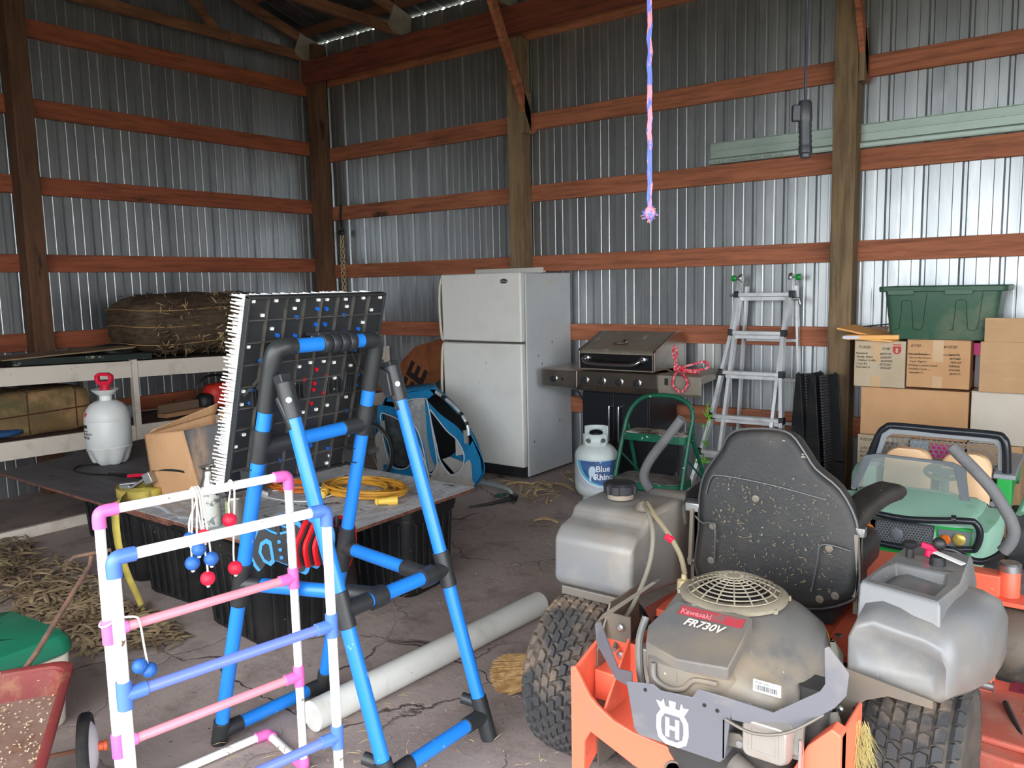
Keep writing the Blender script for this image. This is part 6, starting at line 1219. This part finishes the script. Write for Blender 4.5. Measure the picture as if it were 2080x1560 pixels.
m_.prism(lg([(-.034, .0335), (-.044, .052), (-.030, .050), (-.024, .060), (-.020, .042), (-.008, .042), (-.009, .060), (.009, .060), (.008, .042), (.020, .042), (.024, .060), (.030, .050), (.044, .052), (.034, .0335), (.03, .0335), (-.03, .0335)]), (0, yl, 0), (1, 0, 0), (0, 0, 1), (0, -.0008, 0)); m_.build('crown_emblem', lw, t, o, smooth=0)
MB().prism(lg([(-.019, .014), (-.008, .014), (-.008, -.006), (.008, -.006), (.008, .014), (.019, .014), (.019, -.037), (.008, -.037), (.008, -.016), (-.008, -.016), (-.008, -.037), (-.019, -.037)]), (0, yl, 0), (1, 0, 0), (0, 0, 1), (0, -.0008, 0)).build('letter_h', lw, t, o, smooth=0)
for x, z in ((5.985, .545), (6.145, .552), (6.178, .548)): MB().lathe([(.005, 0), (.005, .001), (0, .001)], (x, -4.1905, z), (0, -1, 0), 12).build('guard_hole', black_m, t, o)
# engine
def sup(cx_, cy_, a, b, z, n=36, e=3.2, tilt=0, tx=0): 
    out = []
    for k in range(n):
        q = 2*pi*k/n; c_, s_ = cos(q), sin(q); f = 1/((abs(c_)**e+abs(s_)**e)**(1/e)); out.append((cx_+a*c_*f, cy_+b*s_*f, z+tilt*(b*s_*f)+tx*(a*c_*f)))
    return out
MB().loft([sup(6.13, -3.93, .205, .19, .50, e=3.4), sup(6.13, -3.93, .218, .20, .508, e=3.4), sup(6.13, -3.93, .219, .20, .60, e=3.4, tilt=.12), sup(6.125, -3.92, .212, .19, .635, e=3.2, tilt=.15), sup(6.10, -3.875, .185, .155, .668, e=2.8, tilt=.12), sup(6.078, -3.835, .158, .135, .685, e=2.3, tilt=.03), sup(6.07, -3.82, .148, .13, .688, e=2)]).build('engine_shroud', engm, t, o, smooth=42)
MB().loft([[(x, y, z+dz) for x, y, z in [(5.926, -4.06, .640), (5.945, -3.99, .668), (5.964, -3.955, .684), (6.182, -3.968, .690), (6.185, -4.05, .655), (6.180, -4.13, .615), (6.05, -4.145, .610), (5.945, -4.11, .616)]] for dz in (-.05, .012, .016)]).build('air_filter_lid', mat('engine_lid', (92, 92, 94), .5, n=(4, .42, .66, (118, 108, 96))), t, o, bevel=.006, smooth=30)
MB().loft([sup(6.075, -4.085, .115, .055, .44), sup(6.075, -4.085, .12, .058, .46), sup(6.075, -4.085, .125, .06, .60), sup(6.075, -4.07, .115, .05, .612)]).tube(smooth_path([(5.985, -4.145, .60), (5.99, -4.148, .56), (6.03, -4.15, .545), (6.07, -4.148, .555), (6.10, -4.148, .585), (6.16, -4.148, .592)], 5), .007, 8).build('filter_cover', engm, t, o, smooth=40)
txt_up = V((0, .38, .17)).normalized(); px_ = V((1, -.05, .02)).normalized()
MB().add([(5.985, -4.003, .684), (6.168, -4.012, .688), (6.168, -3.982, .7005), (5.987, -3.972, .6965)], [(0, 1, 2, 3)]).build('name_stripe', mat('faded_red', (168, 58, 68), .5, n=(20, .5, .62, (120, 90, 90))), t, o, sol=.0012, smooth=0)
text('Kawasaki', .024, (5.992, -4.000, .6875), tuple(px_), tuple(txt_up), mat('dull_pink', (214, 120, 126), .5), t, o, bold=.0004)
text('FR730V', .034, (6.02, -4.045, .6775), tuple(px_), tuple(txt_up), mat('pale_lettering', (206, 200, 190), .5), t, o, shear=.3, bold=.0006)
fan = MB(); fc = V((6.072, -3.82, .690)); fan.lathe([(.130, .0), (.147, .002), (.149, .012), (.132, .020), (.124, .018)], fc, (0, 0, 1), 48); 
dome = lambda r_: .020+.040*(1-(r_/.128)**2)**.9 if r_ < .128 else .02
for k in range(9):
    r_ = .018+.0135*k; fan.tube([fc+V((r_*cos(a), r_*sin(a), dome(r_))) for a in [2*pi*q/48 for q in range(48)]], .0021, 6, closed=True)
for k in range(16):
    a = 2*pi*k/16; fan.tube([fc+V((r_*cos(a), r_*sin(a), dome(r_))) for r_ in (.012, .04, .07, .1, .128)], .0023, 6)
fan.lathe([(.0, .062), (.018, .0615), (.02, .058), (0, .056)], fc, (0, 0, 1), 18)
for k in range(8): a = 2*pi*(k+.5)/8; fan.box(fc+V((.15*cos(a), .15*sin(a), .006)), (.01, .01, .012), (0, 0, a))
fan.build('fan_guard', mat('guard_tan', (150, 140, 122), .6, n=(9, .45, .7, (120, 112, 100))), t, o, smooth=40)
MB().lathe([(0, .004), (.126, .004), (.124, .012), (.05, .03), (0, .032)], fc, (0, 0, 1), 32).build('fan_screen', black_m, t, o)
# engine lower parts
MB().loft([sup(6.14, -3.95, .17, .15, .27), sup(6.14, -3.95, .19, .17, .34), sup(6.14, -3.95, .195, .175, .50)]).build('crankcase', mat('engine_dark', (58, 56, 56), .6, n=(5, .5, .7, (92, 84, 76))), t, o, smooth=40)
MB().loft([[(p[0]+6.285, y, p[1]+.490) for p in rr(.115*k, .10*k, .018, 4)] for y, k in ((-4.09, 1.0), (-4.15, 1.0), (-4.17, .9))]).bx(6.215, 6.35, -4.10, -4.08, .43, .55).build('valve_cover', alud, t, o, bevel=.003)
MB().ring([(6.25, .46), (6.32, .46), (6.32, .53), (6.25, .53)], [(6.256, .466), (6.314, .466), (6.314, .524), (6.256, .524)], (0, -4.172, 0), (1, 0, 0), (0, 0, 1), (0, .004, 0)).build('cover_mark', alud, t, o, smooth=0)
MB().prism([(6.19, .452), (6.235, .455), (6.24, .475), (6.225, .49), (6.19, .485)], (0, -4.165, 0), (1, 0, 0), (0, 0, 1), (0, .006, 0)).build('stay', metald, t, o); MB().lathe([(.009, 0), (.009, .006)], (6.226, -4.166, .468), (0, -1, 0), 6).build('bolt', zinc, t, o)
MB().tube(smooth_path([(6.20, -4.14, .40), (6.26, -4.15, .375), (6.32, -4.14, .35), (6.34, -4.10, .32)], 5), .026, 14).tube(smooth_path([(6.39, -4.0, .52), (6.42, -4.03, .46), (6.41, -4.08, .40), (6.36, -4.13, .355), (6.31, -4.15, .34)], 5), .019, 12).build('exhaust_hose', mat('dusty_hose', (96, 90, 84), .7), t, o)
MB().lathe([(.022, 0), (.022, .04), (.017, .045), (.017, .06)], (6.325, -4.145, .345), (-.7, -.15, -.35), 14).build('hose_fitting', zinc, t, o)
MB().tube(smooth_path([(6.20, -4.195, .535), (6.27, -4.20, .525), (6.34, -4.17, .535), (6.40, -4.10, .565)], 5), .004, 8).tube([(6.345, -4.12, .46), (6.345, -4.09, .56)], .016, 10).build('cable', metald, t, o)
MB().loft([[(p[0]+6.36, p[1]-4.02, z) for p in rr(.07, .08, .02, 4)] for z in (.42, .60)]).build('oil_housing', mat('engine_dark', (58, 56, 56)), t, o)
MB().bx(6.245, 6.312, -4.1345, -4.1325, .595, .625).build('barcode_label', mat('label_paper', (222, 222, 226), .5), t, o, smooth=0)
m_ = MB(); x = 6.252; rg = random.Random(4)
while x < 6.304: w_ = rg.choice((.0008, .0014, .002)); m_.bx(x, x+w_, -4.1352, -4.1346, .6, .613); x += w_+rg.choice((.0009, .0016))
m_.build('barcode', ink, t, o, smooth=0); text('FR730V 205H 175', .006, (6.25, -4.1347, .6165), (1, 0, 0), (0, 0, 1), ink, t, o)
for x, y, z in ((6.235, -4.135, .552), ): MB().lathe([(.011, 0), (.011, .008), (.006, .01)], (x, y, z), (0, -1, 0), 12).build('bolt', zinc, t, o)
MB().tube(smooth_path([(5.90, -4.02, .66), (5.895, -4.05, .60), (5.92, -4.09, .52), (5.96, -4.12, .47)], 5), .011, 10).tube(smooth_path([(5.92, -4.02, .64), (5.93, -4.06, .56), (5.96, -4.09, .50)], 5), .009, 10).build('breather_hose', engm, t, o)
MB().box((5.90, -3.98, .50), (.06, .06, .12)).box((5.93, -4.03, .58), (.03, .02, .03)).build('carburettor', alud, t, o, bevel=.005)
MB().loft([[(p[0]+6.32, p[1]-3.76, z) for p in rr(.07*k, .07*k, .02, 4)] for z, k in ((.50, 1), (.56, .98), (.59, .6), (.60, .4))]).build('coolant_bottle', mat('bottle_white', (206, 204, 188), .5), t, o)
MB().lathe([(.032, 0), (.034, .01), (.034, .03), (.0, .034)], (6.30, -3.79, .60), (-.25, -.35, .85), 20, wob=lambda a, h: 1+.05*(int(a*20/pi) % 2)).build('yellow_cap', mat('yellow_cap', (238, 180, 60), .4), t, o)
# side brackets between frame and tanks
MB().prism([(-3.98, .13), (-3.98, .50), (-3.90, .62), (-3.72, .62), (-3.72, .50), (-3.86, .42), (-3.88, .13)], (5.715, 0, 0), (0, 1, 0), (0, 0, 1), (.006, 0, 0)).bx(5.72, 5.80, -3.925, -3.919, .35, .60).build('side_bracket', metald, t, o, smooth=0)
MB().prism([(6.37, .20), (6.418, .20), (6.42, .50), (6.45, .53), (6.50, .555), (6.60, .552), (6.60, .572), (6.40, .60), (6.37, .56)], (0, -3.905, 0), (1, 0, 0), (0, 0, 1), (0, .005, 0)).build('side_bracket', metald, t, o, smooth=0)
for x, z in ((5.77, .565), (5.77, .48), (6.395, .50)): MB().lathe([(.012, 0), (.012, .006), (.007, .01)], (x, -3.93, z), (0, -1, 0), 8).build('bolt', zinc, t, o)
rg = random.Random(8); m_ = MB()
for k in range(170):
    a = V((6.45+rg.uniform(-.02, .02), -3.95, .46+rg.uniform(-.1, .04))); b = a+V((rg.uniform(.0, .05), -.03+rg.uniform(-.02, .02), -rg.uniform(.02, .1))); m_.add([tuple(a), tuple(a+V((.0015, 0, 0))), tuple(b), tuple(a+V((0, .001, .001)))], [(0, 1, 2), (0, 2, 3)])
q = m_.build('grass_clump', mat('dry_grass', (176, 170, 110), .9), t, o, smooth=0); q['kind'] = 'stuff'
# ---- left fuel tank
def side_tank(prof, x0, x1, nm, m, bv=.02, xin=None): 
    m_ = MB().prism(prof, (x0, 0, 0), (0, 1, 0), (0, 0, 1), (x1-x0, 0, 0)); q = m_.build(nm, m, t, o, smooth=50); k = q.modifiers.new('b', 'BEVEL'); k.width = bv; k.segments = 4; k.limit_method = 'ANGLE'; k.angle_limit = R(25); return q
side_tank([(-3.745, .572), (-3.77, .60), (-3.765, .74), (-3.73, .775), (-3.66, .79), (-3.64, .82), (-3.60, .83), (-3.42, .83), (-3.30, .80), (-3.08, .745), (-2.96, .70), (-2.90, .62), (-3.0, .52), (-3.3, .50), (-3.5, .54)], 5.425, 5.718, 'fuel_tank', tankm, .028)
side_tank([(-3.40, .80), (-3.34, .835), (-3.10, .775), (-3.0, .73), (-3.05, .68), (-3.38, .72)], 5.56, 5.725, 'tank_ridge', tankm, .02)
MB().bx(5.45, 5.71, -3.76, -3.72, .545, .575).build('tank_tray', metald, t, o, bevel=.004, smooth=0)
cp = V((5.545, -3.52, .835)); MB().lathe([(.045, 0), (.045, .022), (.043, .024)], cp, (0, 0, 1), 32).build('filler_neck', mat('neck_tan', (132, 120, 106), .6), t, o)
MB().lathe([(.050, .018), (.056, .022), (.057, .048), (.050, .056), (.030, .060), (0, .061)], cp, (0, 0, 1), 64, wob=lambda a, h: 1+(.05 if (a*8/(2*pi)) % 1 < .6 else -.03)*(1 if h < .05 else .5)).build('fuel_cap', black_pl, t, o, smooth=30)
vv = V((5.675, -3.60, .80)); MB().lathe([(.026, 0), (.028, .006), (.02, .02), (.012, .03)], vv+V((0, 0, .03)), (0, 0, 1), 16).tube([vv+V((0, 0, .055)), vv+V((.02, -.015, .05))], .009, 10).build('tank_valve', metald, t, o)
lineM = mat('fuel_line', (134, 122, 98), .7)
MB().tube(smooth_path([vv+V((.01, 0, .055)), (5.73, -3.62, .82), (5.785, -3.64, .775), (5.825, -3.64, .715), (5.842, -3.64, .655)], 6), .0085, 10).build('fuel_line', lineM, t, o)
MB().tube(smooth_path([vv+V((0, 0, .05)), (5.735, -3.68, .845), (5.775, -3.73, .79), (5.775, -3.76, .70), (5.75, -3.80, .60), (5.73, -3.86, .53), (5.76, -3.95, .5)], 6), .0075, 10).build('vent_line', mat('vent_line', (116, 112, 98), .7), t, o)
MB().lathe([(.021, 0), (.024, .006), (.024, .03), (.026, .032), (.024, .036), (.022, .062), (.01, .066), (.008, .08)], (5.848, -3.65, .575), (-.1, .1, 1), 18).build('fuel_filter', mat('filter_amber', (190, 172, 130), .3), t, o)
MB().box((5.79, -3.645, .765), (.028, .016, .02), (.2, .6, 0)).build('red_clip', red_h, t, o, bevel=.003)
# ---- right console tank
rear = [(6.395, .565), (6.400, .70), (6.415, .74)]
m_ = MB(); 
def rs(y, xl, xr, zb, zt_l, zt_r, r=.03): 
    P = [(xl, zb), (xl, zt_l-r), (xl+r*.3, zt_l-r*.3), (xl+r, zt_l), (xr-r, zt_r), (xr-r*.3, zt_r-r*.3), (xr, zt_r-r), (xr, zb+.02), (xr-.02, zb)]
    return [(x, y, z) for x, z in P]
m_.loft([rs(-3.855, 6.43, 6.60, .60, .685, .67, .04), rs(-3.885, 6.405, 6.622, .572, .715, .70, .05), rs(-3.88, 6.398, 6.632, .56, .735, .715, .06), rs(-3.83, 6.398, 6.645, .552, .752, .735, .065), rs(-3.76, 6.40, 6.675, .545, .758, .75, .055), rs(-3.68, 6.40, 6.70, .54, .755, .75, .055), rs(-3.58, 6.40, 6.71, .54, .745, .74, .06), rs(-3.46, 6.40, 6.71, .53, .735, .715, .065), rs(-3.34, 6.40, 6.70, .50, .71, .66, .08), rs(-3.24, 6.405, 6.68, .45, .69, .60, .07), rs(-3.20, 6.42, 6.65, .47, .65, .56, .05)])
m_.build('side_fairing', tankm, t, o, smooth=70)
# console with open pocket
CO = [(6.395, -3.77), (6.595, -3.83), (6.615, -3.60), (6.60, -3.30), (6.42, -3.28), (6.40, -3.5)]
def pk(P, z): return [(x, y, z(y) if callable(z) else z) for x, y in P]
ztop = lambda y: .812+.10*(y+3.79)/.5*0+.0
zt2 = lambda y: .79-.03*min(1, max(0, (y+3.79)/.30))
CI = [(6.412, -3.73), (6.575, -3.785), (6.582, -3.65), (6.565, -3.52), (6.43, -3.50), (6.415, -3.6)]
CIb = [(6.43, -3.715), (6.562, -3.76), (6.57, -3.65), (6.552, -3.54), (6.44, -3.52), (6.43, -3.6)]
m_ = MB(); CO2 = [(x+(.006 if x < 6.5 else -.006), y+(.006 if y < -3.6 else -.006)) for x, y in CO]
CB = [(6.40, -3.815), (6.60, -3.835), (6.625, -3.60), (6.61, -3.26), (6.41, -3.24), (6.40, -3.5)]
m_.loft([pk(CB, .66), pk(CO, lambda y: zt2(y)-.012), pk(CO2, zt2), pk(CI, lambda y: zt2(y)), pk(CIb, .67)], caps=False); m_.add(pk(CIb, .67), [tuple(range(6))]); m_.build('control_console', tankm, t, o, bevel=.014, smooth=50)
MB().lathe([(.018, 0), (.018, .006), (0, .007)], (6.49, -3.70, .6715), (0, 0, 1), 16).bar((6.455, -3.69, .68), (6.475, -3.68, .71), .03, .002).build('pocket_plug', zinc, t, o)
kz = .762
MB().lathe([(.012, 0), (.011, .025), (.022, .034), (.024, .040), (.018, .046), (0, .047)], (6.452, -3.42, kz), (0, 0, 1), 20).build('choke_knob', black_pl, t, o)
MB().lathe([(.016, 0), (.014, .02), (.012, .022)], (6.500, -3.385, kz), (0, 0, 1), 14).box((6.497, -3.385, kz+.028), (.045, .018, .016), (0, .25, .2)).build('throttle_lever', mat('pink_red', (226, 30, 84), .4), t, o, bevel=.003)
MB().tube([(6.523, -3.38, kz), (6.523, -3.385, kz+.03)], .006, 8).ell((6.523, -3.386, kz+.042), .019, 18).build('height_knob', black_pl, t, o)
MB().lathe([(.022, 0), (.02, .024), (0, .026)], (6.53, -3.45, kz), (0, 0, 1), 18).build('ignition_switch', black_pl, t, o); MB().box((6.56, -3.462, kz+.028), (.088, .022, .004), (0, .12, -.45)).build('key_tag', white_pl, t, o, bevel=.002)
MB().box((6.578, -3.50, kz+.001), (.04, .02, .002)).build('hour_meter', metald, t, o, smooth=0)
# ---- seat
sb = mat('seat_vinyl', (26, 26, 28), .55, n=[(3, .5, .75, (66, 60, 54)), (14, .5, .75, (36, 35, 34))], spots=(60, .72, (146, 136, 118)), bump=(90, .15))
SO = [(5.812, .585), (5.806, .75), (5.803, .857), (5.815, .925), (5.842, .975), (5.872, 1.02), (5.893, 1.065), (5.935, 1.09), (6.036, 1.10), (6.095, 1.088), (6.137, 1.04), (6.175, .99), (6.25, .935), (6.30, .85), (6.312, .76), (6.318, .65), (6.285, .60), (6.17, .558), (5.99, .575)]
SP_ = [(q.x, q.z) for q in smooth_path([(x, 0, z) for x, z in SO], 3, True)]; cxs, czs = 6.05, .82
def sring(k, y): return [(cxs+(x-cxs)*k, y+.10*(z-.6)**1, czs+(z-czs)*k) for x, z in SP_]
MB().loft([sring(.90, -3.475), sring(.975, -3.472), sring(1.0, -3.462), sring(1.012, -3.44), sring(1.0, -3.41), sring(.96, -3.37), sring(.86, -3.34)]).build('seat_back', sb, t, o, smooth=60)
MB().tube([(x, y-.003, z) for x, y, z in sring(1.012, -3.455)], .0045, 6, closed=True).build('seat_piping', mat('pale_edge', (74, 74, 76), .35), t, o)  # lighter grey paints the highlight along the rim of the seat back
MB().tube(smooth_path([(5.83, -3.452, .87), (5.845, -3.448, .925), (5.88, -3.445, .94), (6.05, -3.447, .93), (6.22, -3.446, .905)], 5), .0028, 6).tube(smooth_path([(5.805, -3.48, .80), (5.83, -3.48, .78), (5.86, -3.48, .785), (5.875, -3.48, .76), (5.875, -3.485, .66)], 4), .0028, 6).tube(smooth_path([(6.19, -3.482, .62), (6.205, -3.478, .72), (6.21, -3.475, .765), (6.24, -3.475, .775), (6.30, -3.47, .765)], 4), .0028, 6).build('seat_seam', mat('pale_edge', (112, 112, 112)), t, o)
for x, z in ((6.0, .88), (5.86, .77), (6.235, .76), (6.26, .62), (6.215, .60), (5.86, .655)): MB().lathe([(.013, 0), (.012, .005), (.006, .006), (.006, .009), (0, .009)], (x, -3.478+.1*(z-.6), z), (0, -1, 0), 10).build('bolt', metald, t, o)
MB().loft([[(p[0]*k+6.05, p[1]*k-3.17, z) for p in rr(.48, .44, .08, 6)] for z, k in ((.60, .86), (.62, .98), (.68, 1.0), (.705, .95), (.715, .8))]).build('seat_cushion', sb, t, o, smooth=60)
q = straws(260, lambda rg: ((lambda x, z: ((x, -3.4835+.1*(z-.6), z), (0, -1, .1)))(rg.uniform(5.86, 6.25), rg.uniform(.62, .95))), mat('grass_bits', (150, 134, 102), .9), 'grass_bits', t, o, seed=41, L=(.003, .014), w=(.0004, .0009), curl=.1)
MB().bx(5.86, 6.24, -3.42, -2.98, .50, .60).build('seat_frame', black_m, t, o, bevel=.005, smooth=0)
for s, x in ((1, 6.315), (-1, 5.785)):
    MB().prism([(-3.44, .56), (-3.44, .80), (-3.40, .81), (-3.38, .70), (-3.36, .58)], (x-.012, 0, 0), (0, 1, 0), (0, 0, 1), (.012*1.0, 0, 0)).bar((x-.006, -3.445, .62), (x-.006, -3.43, .81), .012, .04).build('armrest_bracket', metald, t, o, smooth=0)
    MB().bar((x-.035, -3.425, .815), (x+.015, -3.425, .815), .03, .03, upv=(0, 0, 1)).build('armrest_hinge', zinc, t, o, bevel=.003)
    if s > 0: P = [(6.262, -3.44, .80), (6.268, -3.40, .822), (6.285, -3.32, .855), (6.31, -3.24, .88), (6.335, -3.17, .888), (6.35, -3.12, .885)]
    else: P = [(5.765, -3.40, .82), (5.76, -3.3, .83), (5.75, -3.2, .83), (5.74, -3.12, .82), (5.735, -3.08, .80)]
    m_ = MB(); rings = []
    SPP = smooth_path(P, 4)
    for i, p in enumerate(SPP):
        f = i/(len(SPP)-1); w_ = .048*(1 if .08 < f < .92 else .75); h_ = .026*(1 if .08 < f < .9 else .6)
        d_ = (SPP[min(i+1, len(SPP)-1)]-SPP[max(i-1, 0)]).normalized(); sd = d_.cross(V((0, 0, 1))).normalized(); up2 = sd.cross(d_)
        rings.append([tuple(p+sd*q[0]+up2*q[1]) for q in rr(w_*2, h_*2, min(h_, .02), 4)])
    m_.loft(rings).build('armrest_pad', sb, t, o, smooth=60)
    MB().tube([(x-.02, -3.44, .63), (x+.02, -3.44, .63)], .013, 12).build('pivot_bolt', zinc, t, o)
# ---- steering levers
foam = mat('foam_grip', (98, 98, 100), .85, n=(6, .5, .7, (82, 82, 84)), bump=(120, .3)); bkst = mat('black_steel', (34, 36, 40), .3, .3)
LL = [(5.512, 1.03), (5.475, .98), (5.436, .931), (5.395, .878), (5.369, .841), (5.348, .80), (5.341, .768), (5.352, .738), (5.372, .715)]
MB().tube(smooth_path([(x, -2.95, z) for x, z in LL], 3), .0195, 16).build('lever_grip', foam, t, o)
MB().tube(smooth_path([(5.365, -2.95, .722), (5.40, -2.95, .70), (5.447, -2.95, .683), (5.50, -2.96, .69), (5.56, -2.97, .672), (5.62, -2.98, .62), (5.68, -2.99, .56)], 4), .0115, 12).build('lever_arm', bkst, t, o)
LR = [(6.482, 1.013), (6.515, .98), (6.55, .945), (6.585, .908), (6.613, .874), (6.64, .83), (6.66, .795), (6.673, .755), (6.666, .715), (6.645, .68)]
MB().tube(smooth_path([(x, -2.95, z) for x, z in LR], 3), .0195, 16).build('lever_grip', foam, t, o)
MB().tube(smooth_path([(6.65, -2.95, .69), (6.632, -2.95, .663), (6.596, -2.95, .637), (6.56, -2.95, .634), (6.52, -2.955, .652), (6.49, -2.97, .665), (6.455, -2.98, .655), (6.42, -2.99, .60)], 4), .0115, 12).build('lever_arm', bkst, t, o)
MB().tube([(5.735, -3.10, .80), (5.70, -3.12, .80)], .01, 12).build('roll_pin', chrome, t, o)
